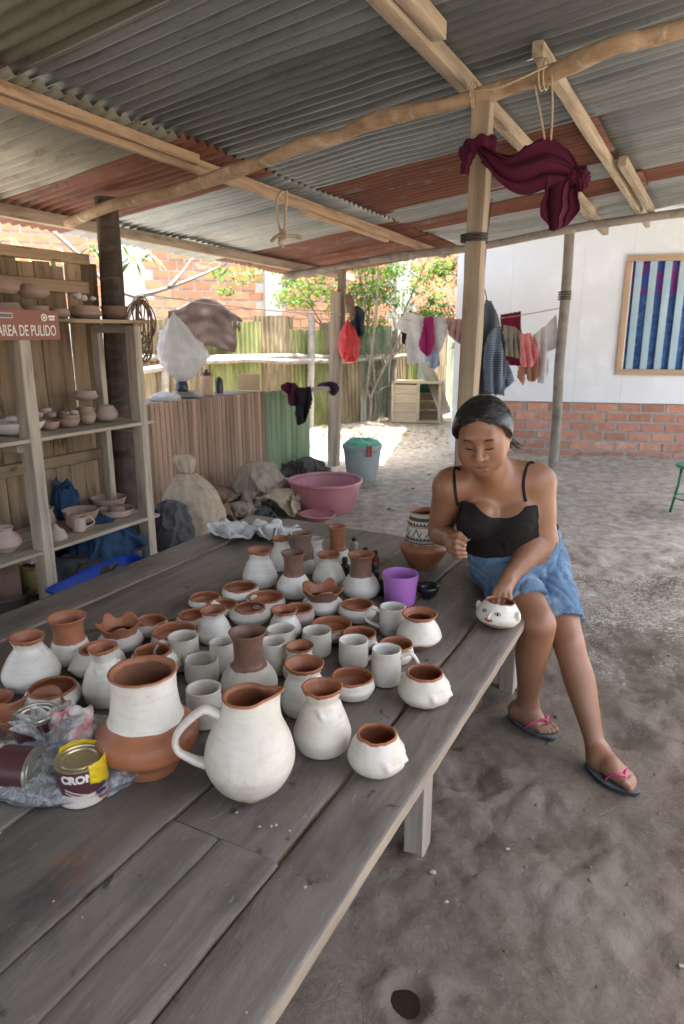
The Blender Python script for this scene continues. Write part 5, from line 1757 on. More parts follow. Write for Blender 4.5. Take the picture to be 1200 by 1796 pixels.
# ================================================================== brick wall far behind
BW0, BW1 = Vector((-7.5, 9.9, 0)), Vector((2.6, 14.6, 0))
BWd = (BW1 - BW0).normalized()
BWn = Vector((BWd.y, -BWd.x, 0))
bwl = (BW1 - BW0).length
brot = Matrix((BWd, -BWn, Vector((0, 0, 1)))).transposed()
bw = thing('brick_wall', 'tall unplastered brick wall with pale mortar behind the fence', 'wall', BW0)
PMORT = mat('pale_mortar', (0.50, 0.48, 0.45), (0.40, 0.38, 0.36), 12, 0.95, 0.5, 50)
OBR = mat('orange_hollow_brick', (0.50, 0.23, 0.13), (0.41, 0.17, 0.095), 10, 0.9, 0.4, 60, spots=(0.52, 0.42, 0.35), sp_scale=4, sp_lo=0.6, hue=0.2)
MB().box(BW0 + BWd * bwl / 2 + Vector((0, 0, 1.75)) - BWn * 0.08, (bwl, 0.14, 3.6), brot).build('mortar', PMORT, bw)
pb, ph_ = 0.275, 0.155
bme2 = MB().box((0, 0, 0), (pb - .035, .06, ph_ - .035)).mesh('brick', OBR, sharp=30)
rest = MB()
colm = [bwl * t for t in (0.17, 0.40, 0.62, 0.86)]
cnt_ = 0
def wall_px(s, z):
    p = BW0 + BWd * s
    q = Vector((p.x, p.y, z)) - EYE
    dep = q.y * cth - q.z * sth
    return 600 + FPX * q.x / dep
for r_ in range(23):
    z = ph_ * (r_ + .5)
    for k in range(int(bwl / pb)):
        s_ = pb * (k + .5 + (0.5 if r_ % 2 else 0))
        if s_ > bwl - .2 or any(abs(s_ - c_) < 0.24 for c_ in colm):
            continue
        pos = BW0 + BWd * s_ + Vector((0, 0, z)) - BWn * 0.022
        x_ = wall_px(s_, z)
        if 1.95 < z < 3.4 and (270 < x_ < 620) and cnt_ < 300:
            place('brick', bme2, bw, Matrix.Translation(pos + BWn * random.uniform(-.004, .004)) @ brot.to_4x4())
            cnt_ += 1
        else:
            rest.box(pos, (pb - .035, .06, ph_ - .035), brot)
ob = rest.build('bricks', OBR, bw)
ob['kind'] = 'stuff'
for c_ in colm:
    MB().box(BW0 + BWd * c_ + Vector((0, 0, 1.8)) - BWn * .05, (.30, .15, 3.7), brot).build('column', PMORT, bw)

# ================================================================== corrugated fence with poles
def fence_tin(name, a, b_, c_):
    m, nt, bs = new_mat(name)
    v = coords(nt, (1, 1, 0.25))
    n1 = noise_tex(nt, v, 4.5, 7, 0.62, 0.5)
    col = ramp(nt, n1, [a, b_, c_], [0.32, 0.52, 0.70])
    n2 = noise_tex(nt, v, 13, 6, 0.65)
    col = mixc(nt, ramp(nt, n2, [(0, 0, 0), (.6, .6, .6)], [0.52, 0.7]), col, tuple(x * .5 for x in a))
    nt.links.new(col, bs.inputs['Base Color'])
    bs.inputs['Roughness'].default_value = 0.75
    return m
FT1 = fence_tin('mossy_tin', (0.09, 0.11, 0.03), (0.17, 0.19, 0.06), (0.30, 0.30, 0.13))
FT2 = fence_tin('grey_green_tin', (0.12, 0.15, 0.11), (0.22, 0.26, 0.19), (0.33, 0.36, 0.28))
FT3 = fence_tin('brown_tin', (0.11, 0.08, 0.045), (0.19, 0.15, 0.085), (0.30, 0.25, 0.15))
FT4 = fence_tin('bluish_tin', (0.33, 0.40, 0.44), (0.45, 0.51, 0.55), (0.55, 0.60, 0.63))
fence = thing('tin_fence', 'patchwork fence of mossy corrugated sheets nailed to poles at the back of the yard', 'fence', (-2.6, 9.6, 0))
fpts = [Vector((-6.2, 7.6, 0)), Vector((-2.6, 9.5, 0)), Vector((0.3, 11.6, 0)), Vector((2.6, 14.2, 0))]
def fence_at(s):
    for p, q_ in zip(fpts[:-1], fpts[1:]):
        l_ = (q_ - p).length
        if s <= l_:
            return p + (q_ - p) * (s / l_), (q_ - p).normalized()
        s -= l_
    return fpts[-1], (fpts[-1] - fpts[-2]).normalized()
s_ = 0.0
k = 0
fcol = [FT4, FT4, FT4, FT4, FT4, FT3, FT3, FT1, FT3, FT1, FT3, FT2, FT3, FT1, FT3, FT2, FT3, FT1, FT3, FT2]
while s_ < 11.0:
    wd = random.uniform(0.55, 0.78)
    p, d = fence_at(s_ + wd / 2)
    n_ = Vector((d.y, -d.x, 0))
    hgt = (2.0 - 0.05 * s_ + random.uniform(-.22, .2)) if s_ < 7.6 else 1.5 + random.uniform(-.1, .1)
    o = k * 4.1
    tl = random.uniform(-.06, .06)
    mb = MB().grid(lambda u, v_: (((u - .5) * (wd + .06)) + tl * v_ * hgt, -0.010 * math.sin((u - .5) * (wd + .06) * 2 * math.pi / .076) - .03 * nz((u * 2, v_ * 2, o), 1.2) - .02 * (k % 2), v_ * (hgt + .02 * nz((u * 9, o, 0), 1)) - .02), int(wd / .076 * 7), 8)
    M4 = Matrix((d, -n_, Vector((0, 0, 1)))).transposed().to_4x4()
    mt = fcol[min(k, len(fcol) - 1)]
    place('fence_sheet', mb.mesh('fence_sheet', mt, sharp=None), fence, Matrix.Translation(p) @ M4)
    s_ += wd
    k += 1
def fence_pole(s0, s1, z0, z1, r, out=0.06, o=0.0):
    pts = []
    for i in range(9):
        t = i / 8
        p, d = fence_at(s0 + (s1 - s0) * t)
        n_ = Vector((d.y, -d.x, 0))
        pts.append(p + n_ * out + Vector((0, 0, z0 + (z1 - z0) * t + .03 * nz((t * 4, o, 0)))))
    P, rad = wob(pts, r, 4, 0.01, 0.2, o)
    MB().tube(P, rad, 9).build('rail', GREY_POLE, fence, sharp=None)
fence_pole(2.6, 8.3, 1.16, 1.06, 0.045, 0.07, 1.0)
fence_pole(4.4, 7.4, 1.09, 1.02, 0.04, 0.13, 2.0)
fence_pole(2.4, 4.6, 0.80, 1.05, 0.045, 0.14, 3.0)
fence_pole(6.9, 9.0, 1.02, 1.08, 0.035, 0.16, 5.0)
for s_, hg in ((6.6, 1.75), (4.2, 1.5), (8.4, 1.5), (9.6, 1.5)):
    p, d = fence_at(s_)
    n_ = Vector((d.y, -d.x, 0))
    log('fence_post', p + n_ * .10 + Vector((0, 0, -.05)), p + n_ * .10 + Vector((.03, 0, hg)), .055, GREY_POLE, .03, 7, 14, s_, .12, fence)

# a brown tarpaulin hung over the fence
TARP = mat('brown_tarpaulin', (0.040, 0.026, 0.022), (0.024, 0.016, 0.014), 6, 0.5, 0.5, 25, spots=(0.075, 0.06, 0.05), sp_scale=4, sp_lo=.6)
def tarp_fn(u, v_):
    px = 296 + 130 * u
    top = 560 - 34 * math.sin(math.pi * min(1, .1 + u * .9)) ** .7
    py = top + (612 - top) * v_ + 5 * math.sin(u * 9)
    p = W(px, py, 9.25 + 1.15 * u)
    return p + Vector((0, -.04 + .03 * math.sin(u * 17 + v_ * 3) + .03 * nz((u * 5, v_ * 5, 0), 1), 0))
tp = MB().grid(tarp_fn, 40, 20).build('tarpaulin', TARP, None, sharp=None)
tp.modifiers.new('t', 'SOLIDIFY').thickness = 0.006
tag(tp, 'brown tarpaulin slung over the fence behind the hanging white bag', 'tarpaulin')

# ================================================================== shelves, plank wall and partition on the left
ZT, ZM, ZB = 1.515, 0.935, 0.352
wall = thing('plank_wall', 'brown wall of upright boards behind the pottery shelves', 'wall', sh(-0.08, -1.0, 0))
x_ = -2.6
while x_ < -0.10:
    wd = random.uniform(0.095, 0.135)
    bar('plank', sh(-0.085 + random.uniform(-.006, .006), x_ + wd / 2, 0.0), sh(-0.085 + random.uniform(-.006, .006), x_ + wd / 2 + random.uniform(-.008, .008), 1.86 + random.uniform(-.03, .02)), wd - .004, .022, WOOD_WALL, wall, up=DB, rough=.003)
    x_ += wd
for z_ in (1.72, 0.70):
    bar('rail', sh(-0.045, -2.6, z_), sh(-0.045, -0.12, z_), .028, .07, WOOD_WALL, wall, rough=.003)
bar('rail', sh(-0.05, -2.6, 1.885), sh(-0.05, -0.10, 1.885), .05, .06, WOOD_WALL, wall, rough=.003)
shelf = thing('shelf_rack', 'pale three-tier wooden rack holding unfired pots', 'shelf', sh(0.25, -0.6, 0))
for (b_, a_, w_) in ((0.42, -0.235, .075), (0.42, -0.99, .085), (0.05, -0.165, .06), (0.05, -1.0, .06), (0.42, -1.95, .08), (0.05, -1.95, .06)):
    bar('leg', sh(b_, a_, -.02), sh(b_, a_, ZT - .022), w_ * .75, w_, WOOD_SHELF, shelf, up=DB, rough=.003)
for z_, a1, b0 in ((ZT, -0.16, -0.02), (ZM, -0.17, -0.02), (ZB, -0.17, -0.02)):
    bar('shelf_board', sh(0.105, -2.2, z_ + .002), sh(0.105, a1, z_ + .002), .225, .020, WOOD_SHELF if z_ < 1.4 else WOOD_WALL, shelf, rough=.002)
    bar('shelf_board', sh(0.34, -2.2, z_), sh(0.34, a1 + .01, z_), .235, .020, WOOD_SHELF if z_ < 1.4 else WOOD_WALL, shelf, rough=.002)
for z_ in (ZT, ZM, ZB):
    for a_ in (-0.19, -1.04):
        bar('crosspiece', sh(0.07, a_, z_ - .036), sh(0.40, a_, z_ - .036), .035, .05, WOOD_SHELF, shelf, rough=.002)

part_ = thing('slat_partition', 'waist-high partition of narrow upright slats, pinkish brown turning green at its far end', 'partition', sh(-0.4, 1.4, 0))
x_ = 0.10
while x_ < 3.05:
    wd = random.uniform(0.050, 0.062) if x_ < 2.25 else random.uniform(.085, .10)
    mt = WOOD_SLAT if x_ < 2.25 else WOOD_GREEN
    top = 0.935 - 0.012 * x_ + random.uniform(-.006, .006)
    z0_ = 0.02 if x_ < 2.25 else 0.06 + random.uniform(0, .12)
    bar('slat', sh(-0.40, x_ + wd / 2, z0_), sh(-0.40, x_ + wd / 2, top), wd - .006, .018, mt, part_, up=DB, rough=.0015, seg=6)
    x_ += wd
for z_ in (0.85, 0.2):
    bar('rail', sh(-0.43, 0.1, z_), sh(-0.43, 3.0, z_), .035, .06, WOOD_GREY, part_, rough=.003)
bar('counter_board', sh(-0.60, 0.1, .915), sh(-0.60, 2.2, .905), .36, .022, WOOD_GREY, part_, rough=.002)

# ---- sign
SIGN = mat('red_brown_sign', (0.27, 0.105, 0.07), (0.235, 0.088, 0.058), 5, 0.5, 0.05, 40)
LETTER = mat('white_lettering', (0.78, 0.74, 0.68), None, 40, 0.5, 0.0)
SB_ = 0.475
s0 = on_v(-14, 568, SB_)
s1 = on_v(104, 570, SB_)
sg_l = (s1 - s0).length
zs0, zs1 = on_v(60, 596, SB_).z, on_v(60, 544, SB_).z
sgn = thing('sign_board', 'red-brown board sign reading ÁREA DE PULIDO under the top shelf', 'sign', (s0.x, s0.y, zs0))
Ms = Matrix((DA, Vector((0, 0, 1)), DB)).transposed().to_4x4()
Ms.translation = Vector((s0.x, s0.y, zs0))
hS = zs1 - zs0
place('board', MB().box((sg_l / 2, hS / 2, -0.007), (sg_l, hS, 0.012)).mesh('board', SIGN), sgn, Ms)
def text_mesh(txt, size, mtl, sx_=1.0, ext=0.0006, bold=0.0):
    cu = bpy.data.curves.new('lettering', 'FONT')
    cu.body = txt
    cu.size = size
    cu.extrude = ext
    cu.offset = bold
    to = bpy.data.objects.new('lettering', cu)
    COL.objects.link(to)
    bpy.context.view_layer.update()
    dg = bpy.context.evaluated_depsgraph_get()
    me = bpy.data.meshes.new_from_object(to.evaluated_get(dg))
    bpy.data.objects.remove(to, do_unlink=True)
    n_ = len(me.vertices)
    co = np.empty(n_ * 3, np.float32)
    me.vertices.foreach_get('co', co)
    co = co.reshape(-1, 3)
    co[:, 0] *= sx_
    w_ = float(co[:, 0].max() - co[:, 0].min())
    co[:, 0] -= co[:, 0].min()
    me.vertices.foreach_set('co', co.ravel())
    me.materials.clear()
    me.materials.append(mtl)
    me.update()
    return me, w_
tw = (on_v(97, 570, SB_) - on_v(-6, 570, SB_)).length
me, w_ = text_mesh('ÁREA DE PULIDO', hS * .52, LETTER, 1.0, bold=.0006)
kx = tw / w_
tx0 = (on_v(-6, 570, SB_) - s0).dot(DA)
place('lettering', me, sgn, Ms @ Matrix.Translation((tx0, hS * .14, 0.0006)) @ Matrix.Diagonal((kx, 1, 1, 1)))
cxl = (on_v(77, 556, SB_) - s0).dot(DA)
rl = hS * .13
disc = MB().lathe([(0, .0004), (rl, .0004), (rl, .0012), (0, .0012)], 24)
place('round_emblem', disc.mesh('round_emblem', LETTER, sharp=30), sgn, Ms @ Matrix.Translation((cxl, hS * .76, 0)))
PALEP = mat('pale_sign_print', (0.50, 0.33, 0.27), None, 40, 0.6, 0.0)
place('emblem_centre', MB().lathe([(rl * .35, .0014), (rl * .62, .0018), (rl * .72, .0014)], 24).mesh('emblem_centre', PALEP, sharp=None), sgn, Ms @ Matrix.Translation((cxl, hS * .76, 0)))
for i in range(2):
    place('emblem_line', MB().box((0, 0, .0008), (hS * (.28 - .04 * i), hS * .07, .001)).mesh('emblem_line', LETTER), sgn, Ms @ Matrix.Translation((cxl + hS * .32, hS * (.80 - .1 * i), 0)))
GREYP = mat('grey_sign_print', (0.16, 0.16, 0.15), None, 40, 0.6, 0.0)
cl2 = (on_v(8, 551, SB_) - s0).dot(DA)
place('emblem_plate', MB().box((0, 0, .0008), (hS * .58, hS * .17, .001)).mesh('emblem_plate', LETTER), sgn, Ms @ Matrix.Translation((cl2, hS * .80, 0)))
place('emblem_plate', MB().box((0, 0, .0012), (hS * .54, hS * .13, .001)).mesh('emblem_plate', GREYP), sgn, Ms @ Matrix.Translation((cl2, hS * .80, 0.0006)))

# ---- unfired pots on the rack
def shelved(label, kind, cx, yt, yb, wb, wr, b_, body=CLAY, cat='bowl', name='clay_bowl', zfix=None, **k):
    p = on_v(cx, yb, b_)
    z0 = zfix if zfix is not None else p.z
    H = max(.02, on_v(cx, yt, b_).z - p.z)
    mp = mpp(p)
    root = thing(name, label, cat, (p.x, p.y, z0 + .0015))
    if k.get('handle'):
        h = k['handle']
        k['handle'] = (math.atan2(-p.y, -p.x) + h[0], h[1], h[2], h[3] * mp)
    make_pot(root, kind, wb / 2 * mp, wr / 2 * mp, H, body=body, rim=body, inner=body, n=36, **k)
    return root
zt_, zm_, zb_ = ZT + .012, ZM + .012, ZB + .012
shelved('lower clay bowl of the leftmost stack on the top shelf', 'carin', 10, 517, 541, 62, 44, .28, zfix=zt_)
shelved('upper clay bowl of the leftmost stack on the top shelf', 'carin', 8, 492, 516, 52, 36, .28)
shelved('lower clay bowl of the second stack on the top shelf', 'carin', 62, 524, 544, 52, 44, .28, zfix=zt_)
shelved('upper clay bowl of the second stack on the top shelf', 'carin', 61, 500, 524, 52, 38, .28)
shelved('small low clay bowl between the stack and the bowl of white lumps', 'bowl', 104, 530, 546, 36, 30, .28, zfix=zt_)
shelved('clay bowl heaped with white lumps on the top shelf', 'carin', 151, 527, 549, 54, 46, .26, zfix=zt_)
shelved('dark clay bowl at the right end of the top shelf', 'carin', 201, 529, 552, 48, 46, .24, zfix=zt_, body=CLAY_BROWN)
shelved('wide whitish bowl at the left of the middle shelf', 'open', 30, 735, 757, 80, 96, .27, CLAY_WHITE, zfix=zm_)
shelved('small shallow clay bowl just right of the rack leg on the middle shelf', 'open', 88, 737, 751, 30, 34, .28, zfix=zm_)
shelved('lower of two shallow clay bowls on the middle shelf', 'open', 122, 734, 749, 34, 38, .28, zfix=zm_)
shelved('upper of two shallow clay bowls on the middle shelf', 'open', 122, 728, 740, 32, 37, .28)
shelved('lowest of three small clay bowls on the middle shelf', 'open', 154, 731, 746, 28, 31, .27, zfix=zm_)
shelved('middle of three small clay bowls on the middle shelf', 'open', 154, 724, 737, 26, 30, .27)
shelved('topmost of three small clay bowls on the middle shelf', 'carin', 152, 714, 729, 27, 23, .27)
shelved('pale round clay pot at the right end of the middle shelf', 'low', 188, 716, 743, 40, 26, .26, CLAY_PINK, 'pot', 'clay_pot', zfix=zm_)
shelved('lower pale pot of the pair at the back of the middle shelf', 'carin', 151, 702, 722, 44, 36, .08, CLAY_PINK, 'pot', 'clay_pot', zfix=zm_, )
shelved('upper pale pot of the pair at the back of the middle shelf', 'carin', 151, 686, 702, 42, 36, .08, CLAY_PINK, 'pot', 'clay_pot', )
shelved('squat clay pot with a flared rim at the left of the bottom shelf', 'collar', 12, 925, 968, 54, 32, .30, CLAY_PINK, 'pot', 'clay_pot', zfix=zb_)
shelved('clay pot with a flared rim behind the rack leg on the bottom shelf', 'collar', 86, 898, 936, 30, 26, .15, CLAY, 'pot', 'clay_pot', zfix=zb_)
shelved('wide clay dish behind the fluted mug on the bottom shelf', 'open', 144, 901, 924, 54, 62, .20, zfix=zb_)
shelved('small clay bowl behind the fluted mug on the bottom shelf', 'bowl', 133, 904, 930, 32, 29, .27, zfix=zb_)
shelved('fluted clay mug with a loop handle on the bottom shelf', 'mug', 140, 914, 938, 23, 23, .33, CLAY_PINK, 'mug', 'fluted_mug', zfix=zb_, handle=(RIGHT, .85, .25, 14), flute=9)
shelved('large shallow clay dish at the back of the bottom shelf', 'open', 193, 884, 905, 54, 60, .10, CLAY, 'dish', 'clay_dish', zfix=zb_)
shelved('flat round clay plate at the right end of the bottom shelf', 'plate', 207, 907, 919, 58, 60, .26, CLAY_PINK, 'plate', 'clay_plate', zfix=zb_)
shelved('small clay saucer lying on the flat clay plate', 'open', 207, 899, 911, 44, 48, .26, CLAY, 'saucer', 'clay_saucer')
shelved('small clay cup standing on the saucer at the shelf end', 'carin', 206, 887, 904, 30, 24, .26, CLAY, 'cup', 'clay_cup')
def lumpy(name, label, cat, c, r, mtl, amp=.12, o=0.0, nn=(20, 12), rot=None, group=None, parent=None):
    b = MB().ball(c, r, nn[0], nn[1], rot, lambda p, d: p * (1 + amp * fbm(d, 1.6, o, 3)))
    ob = b.build(name, mtl, parent, sharp=None)
    if label:
        tag(ob, label, cat, group)
    return ob
def on_bowl(cx, cy, b_):
    return on_v(cx, cy, b_)
for i, (cx, cy, r_, b_, mt, lab) in enumerate(((136, 519, .022, .26, CLAY_WHITE, 'biggest white lump heaped in the bowl on the top shelf'), (146, 522, .019, .28, CLAY_WHITE, 'white lump in the middle of the heap on the top shelf'), (163, 524, .014, .26, CLAY_WHITE, 'small white lump at the right of the heap on the top shelf'),
        (80, 720, .024, .27, CLAY_PINK, 'pale polishing stone on top of the heap beside the rack leg'), (89, 727, .024, .29, CLAY, 'brown polishing stone in front of the heap beside the rack leg'), (68, 727, .020, .26, CLAY_PINK, 'pale polishing stone half hidden by the rack leg'), (114, 726, .022, .27, CLAY, 'brown stone lying in the upper shallow bowl'), (130, 724, .021, .28, CLAY_PINK, 'pale stone lying in the upper shallow bowl'),
        (38, 732, .026, .26, CLAY_WHITE, 'whitish lump in the wide bowl of the middle shelf'), (20, 735, .022, .26, CLAY_WHITE, 'whitish lump at the left in the wide bowl of the middle shelf'))):
    p = on_bowl(cx, cy, b_)
    lumpy('clay_lump', lab, 'lump', p, (r_ * 1.25, r_, r_ * .8), mt, .25, i * 3.1, group='lumps and stones on the rack')
p = on_v(99, 948, .33)
tag(MB().lathe([(0, 0), (.062, 0), (.060, .015), (.045, .045), (.022, .058), (.014, .075), (.006, .082), (0, .084)], 26, lambda q_, a: Vector((q_.x * (1 + .1 * nz((math.cos(a), math.sin(a), q_.z * 20), 1.5)), q_.y, q_.z)) + Vector((p.x, p.y, zb_)))
    .build('clay_cone', CLAY_PINK, None, sharp=60), 'pale cone-shaped clay cover beside the rack leg on the bottom shelf', 'clay cone')
# ================================================================== things on the table
def glassy(name, c, rough=0.15, alpha=0.4):
    m, nt, bs = new_mat(name)
    bs.inputs['Base Color'].default_value = (*c, 1)
    bs.inputs['Roughness'].default_value = rough
    bs.inputs['Alpha'].default_value = alpha
    return m
def plastic(name, c, rough=0.4, spots=None, lo=.62, sp=6, bm=.05):
    return mat(name, c, tuple(x * .85 for x in c), 6, rough, bm, 60, spots=spots, sp_scale=sp, sp_lo=lo, spec=.45)
PURPLE = plastic('purple_plastic', (0.42, 0.16, 0.47), .35, (0.50, 0.28, 0.53))
BLACKC = plastic('black_glazed_bowl', (0.014, 0.014, 0.016), .25)
f0 = on_z(701, 1066, TZ)
mp = mpp(f0)
cpos = f0 + Vector((f0.x, f0.y, 0)).normalized() * 27 * mp
Hc_ = W(701, 1005, cpos.y).z - TZ
r0, r1 = 27 * mp, 31 * mp
cup = thing('purple_cup', 'purple plastic measuring cup with a split rim beside the mugs', 'cup', (cpos.x, cpos.y, TZ))
place('body', MB().lathe([(0, .001), (r0, .001), (r0 * 1.01, .005), (r1 * .985, Hc_ * .80), (r1 * .99, Hc_ * .97)], 44).mesh('body', PURPLE, sharp=50), cup, local=True)
place('rim', MB().lathe([(r1 * .985, Hc_ * .78), (r1 * 1.03, Hc_ * .79), (r1 * 1.04, Hc_), (r1 * .99, Hc_ + .001), (r1 * .965, Hc_ * .97), (r0 * .96, .006), (0, .006)], 44).mesh('rim', PURPLE, sharp=50), cup, local=True)
p = on_z(752, 1054, TZ)
mp = mpp(p)
bb = thing('paint_bowl', 'small black bowl of dark paint beside the purple cup', 'bowl', (p.x, p.y + .035, TZ))
rr = 20.5 * mp
place('bowl', MB().lathe([(0, .001), (rr * .45, .001), (rr * .75, .012), (rr * .95, .034), (rr, .048), (rr * .95, .048), (rr * .85, .030), (rr * .5, .018), (0, .017)], 36).mesh('bowl', BLACKC, sharp=None), bb, local=True)
bt_ = thing('dipping_brush', 'thin dark brush standing in the small black paint bowl', 'brush', (p.x, p.y + .035, TZ + .02))
place('handle', MB().tube([(0, 0, 0), (-.004, .006, .05), (-.008, .012, .085)], [.0022, .002, .0016], 8).mesh('handle', WIRE, sharp=None), bt_, local=True)

def bottle(label, cx, yt, yb, w, body, cap):
    f0 = on_z(cx, yb, TZ)
    mp = mpp(f0)
    c0 = f0 + Vector((f0.x, f0.y, 0)).normalized() * w / 2 * mp
    H = W(cx, yt, c0.y).z - TZ
    r = w / 2 * mp
    t = thing('paint_bottle', label, 'bottle', (c0.x, c0.y, TZ), group='paint bottles')
    place('body', MB().lathe(cr([(r * .9, 0), (r, .006), (r, H * .50), (r * .9, H * .62), (r * .5, H * .70), (r * .48, H * .78)], 4), 24, close_bot=True).mesh('body', body, sharp=None), t, local=True)
    place('cap', MB().lathe([(r * .60, H * .74), (r * .62, H * .76), (r * .60, H * .98), (r * .55, H), (0, H)], 20, close_bot=True).mesh('cap', cap, sharp=40), t, local=True)
BLK = plastic('black_plastic_cap', (0.015, 0.014, 0.014), .4)
INK = plastic('black_ink_bottle', (0.02, 0.019, 0.02), .25)
REDB = plastic('dark_red_bottle', (0.20, 0.03, 0.025), .25)
CLRB = plastic('dusty_clear_bottle', (0.30, 0.29, 0.26), .25)
bottle('clear paint bottle with a dark cap beside the terracotta-necked vase', 621, 942, 968, 14, CLRB, BLK)
bottle('black paint bottle between the white vase and the right brown-necked vase', 605, 978, 1014, 17, INK, BLK)
bottle('red paint bottle behind the right brown-necked vase', 658, 965, 998, 14, REDB, BLK)
bottle('dark paint bottle touching the right brown-necked vase', 657, 988, 1024, 17, INK, BLK)
bottle('low black bottle standing farthest behind the bottles', 641, 960, 985, 14, INK, BLK)
bottle('small black bottle pressed against the purple cup', 668, 1015, 1046, 13, INK, BLK)

# crumpled rag
RAG = cloth_mat('stained_white_rag', (0.62, 0.62, 0.60), (0.50, 0.50, 0.48), 500, .9, (0.36, 0.34, 0.31), .66, 12)
ragc = on_z(448, 940, TZ)
cloth_piece('rag', 'crumpled white rag at the far end of the table', 'rag', RAG_ME, RAG, (ragc.x, ragc.y, TZ + .001), R(-12), .002)

# ---- bag of paint tins in the left foreground
FILM, nt, bs = new_mat('clear_plastic_film')
nt.nodes.remove(bs)
outn = [n_ for n_ in nt.nodes if n_.type == 'OUTPUT_MATERIAL'][0]
tr = nt.nodes.new('ShaderNodeBsdfTransparent')
tr.inputs[0].default_value = (0.93, 0.94, 0.94, 1)
gl = nt.nodes.new('ShaderNodeBsdfGlossy')
gl.inputs['Roughness'].default_value = 0.12
df = nt.nodes.new('ShaderNodeBsdfTranslucent')
df.inputs[0].default_value = (0.8, 0.82, 0.82, 1)
d2 = nt.nodes.new('ShaderNodeBsdfDiffuse')
d2.inputs[0].default_value = (0.75, 0.77, 0.78, 1)
vv = coords(nt, rnd=False)
nb = noise_tex(nt, vv, 45, 6, .7, 1.2)
bp = nt.nodes.new('ShaderNodeBump')
bp.inputs['Strength'].default_value = .9
bp.inputs['Distance'].default_value = .006
nt.links.new(nb, bp.inputs['Height'])
for n_ in (gl, d2):
    nt.links.new(bp.outputs[0], n_.inputs['Normal'])
fr = nt.nodes.new('ShaderNodeFresnel')
fr.inputs['IOR'].default_value = 1.5
nt.links.new(bp.outputs[0], fr.inputs['Normal'])
milky = ramp(nt, noise_tex(nt, vv, 28, 6, .7, 1.5), [(0.10, 0.10, 0.10), (0.62, 0.62, 0.62)], [.40, .70])
m1 = nt.nodes.new('ShaderNodeMixShader')
nt.links.new(milky, m1.inputs[0]); nt.links.new(tr.outputs[0], m1.inputs[1]); nt.links.new(d2.outputs[0], m1.inputs[2])
m2 = nt.nodes.new('ShaderNodeMixShader')
nt.links.new(mth(nt, 'ADD', mth(nt, 'MULTIPLY', fr.outputs[0], 1.3), .06), m2.inputs[0]); nt.links.new(m1.outputs[0], m2.inputs[1]); nt.links.new(gl.outputs[0], m2.inputs[2])
nt.links.new(m2.outputs[0], outn.inputs[0])
TINM = mat('tin_lid_metal', (0.50, 0.47, 0.40), (0.38, 0.34, 0.27), 14, 0.35, 0.15, 40, metallic=.8, spots=(0.55, 0.45, 0.2), sp_scale=5, sp_lo=.55)
MAROON = plastic('maroon_paint_label', (0.085, 0.03, 0.035), .35)
CREAM = plastic('cream_label_print', (0.60, 0.52, 0.45), .4, (0.5, 0.15, 0.12), .6, 14)
def tin_can(label, loc, r, H, lie=None, text=None, face=-1.6):
    t = thing('paint_tin', label, 'paint tin', loc)
    if lie is not None:
        t.rotation_euler = lie
    place('label_band', MB().lathe([(r, H * .33), (r * 1.003, H * .34), (r * 1.003, H * .93), (r, H * .94)], 40).mesh('label_band', MAROON, sharp=30), t, local=True)
    place('lower_band', MB().lathe([(0, 0), (r * 1.01, 0), (r * 1.02, .004), (r, .006), (r * 1.001, H * .33)], 40).mesh('lower_band', CREAM, sharp=30), t, local=True)
    place('lid', MB().lathe([(r, H * .94), (r * 1.03, H * .95), (r * 1.03, H), (r * .93, H), (r * .90, H * .965), (r * .80, H * .965), (r * .77, H * .99), (r * .70, H * .99), (r * .66, H * .955), (0, H * .955)], 40).mesh('lid', TINM, sharp=30), t, local=True)
    if text:
        me, w_ = text_mesh(text, H * .27, LETTER, 1.0, ext=.0004, bold=.0012)
        n_ = len(me.vertices)
        co = np.empty(n_ * 3, np.float32)
        me.vertices.foreach_get('co', co)
        co = co.reshape(-1, 3)
        ang = face + co[:, 0] / r - w_ / (2 * r)
        rad_ = r * 1.004 + .0006 + co[:, 2]
        nco = np.stack([rad_ * np.cos(ang), rad_ * np.sin(ang), H * .68 + co[:, 1]], 1)
        me.vertices.foreach_set('co', nco.astype(np.float32).ravel())
        me.update()
        place('lettering', me, t, local=True)
        for i, (z_, mt) in enumerate(((.50, CREAM), (.42, CREAM))):
            pr = [(r * 1.0045, H * (z_ - .02)), (r * 1.0052, H * z_), (r * 1.0045, H * (z_ + .018))]
            b = MB()
            for j in range(14):
                a0, a1 = face - .55 + j * .07, face - .55 + (j + 1) * .07
                b.add([(q_[0] * math.cos(a), q_[0] * math.sin(a), q_[1] + (j if a is a0 else j + 1) * -.0012) for a in (a0, a1) for q_ in pr], [(0, 3, 4, 1), (1, 4, 5, 2)])
            place('label_stripe', b.mesh('label_stripe', mt, sharp=None), t, local=True)
    return t
f0 = on_z(150, 1418, TZ)
mp = mpp(f0)
rc = 43 * mp
canc = f0 + Vector((f0.x, f0.y, 0)).normalized() * rc
canH = W(150, 1330, canc.y).z - TZ
tca = math.atan2(-canc.y, -canc.x)
tin_can('upright paint tin with white lettering inside the clear plastic bag', (canc.x, canc.y, TZ + .002), rc, canH, text='CRON', face=tca - .20)
g0 = on_z(28, 1425, TZ)
tin_can('paint tin lying on its side in the clear plastic bag', (g0.x - .095, g0.y + .085, TZ + .050), .047, .115, (R(90), 0, R(82)))
tin_can('third paint tin at the back of the clear plastic bag', (g0.x - .03, g0.y + .19, TZ + .003), .05, .11)
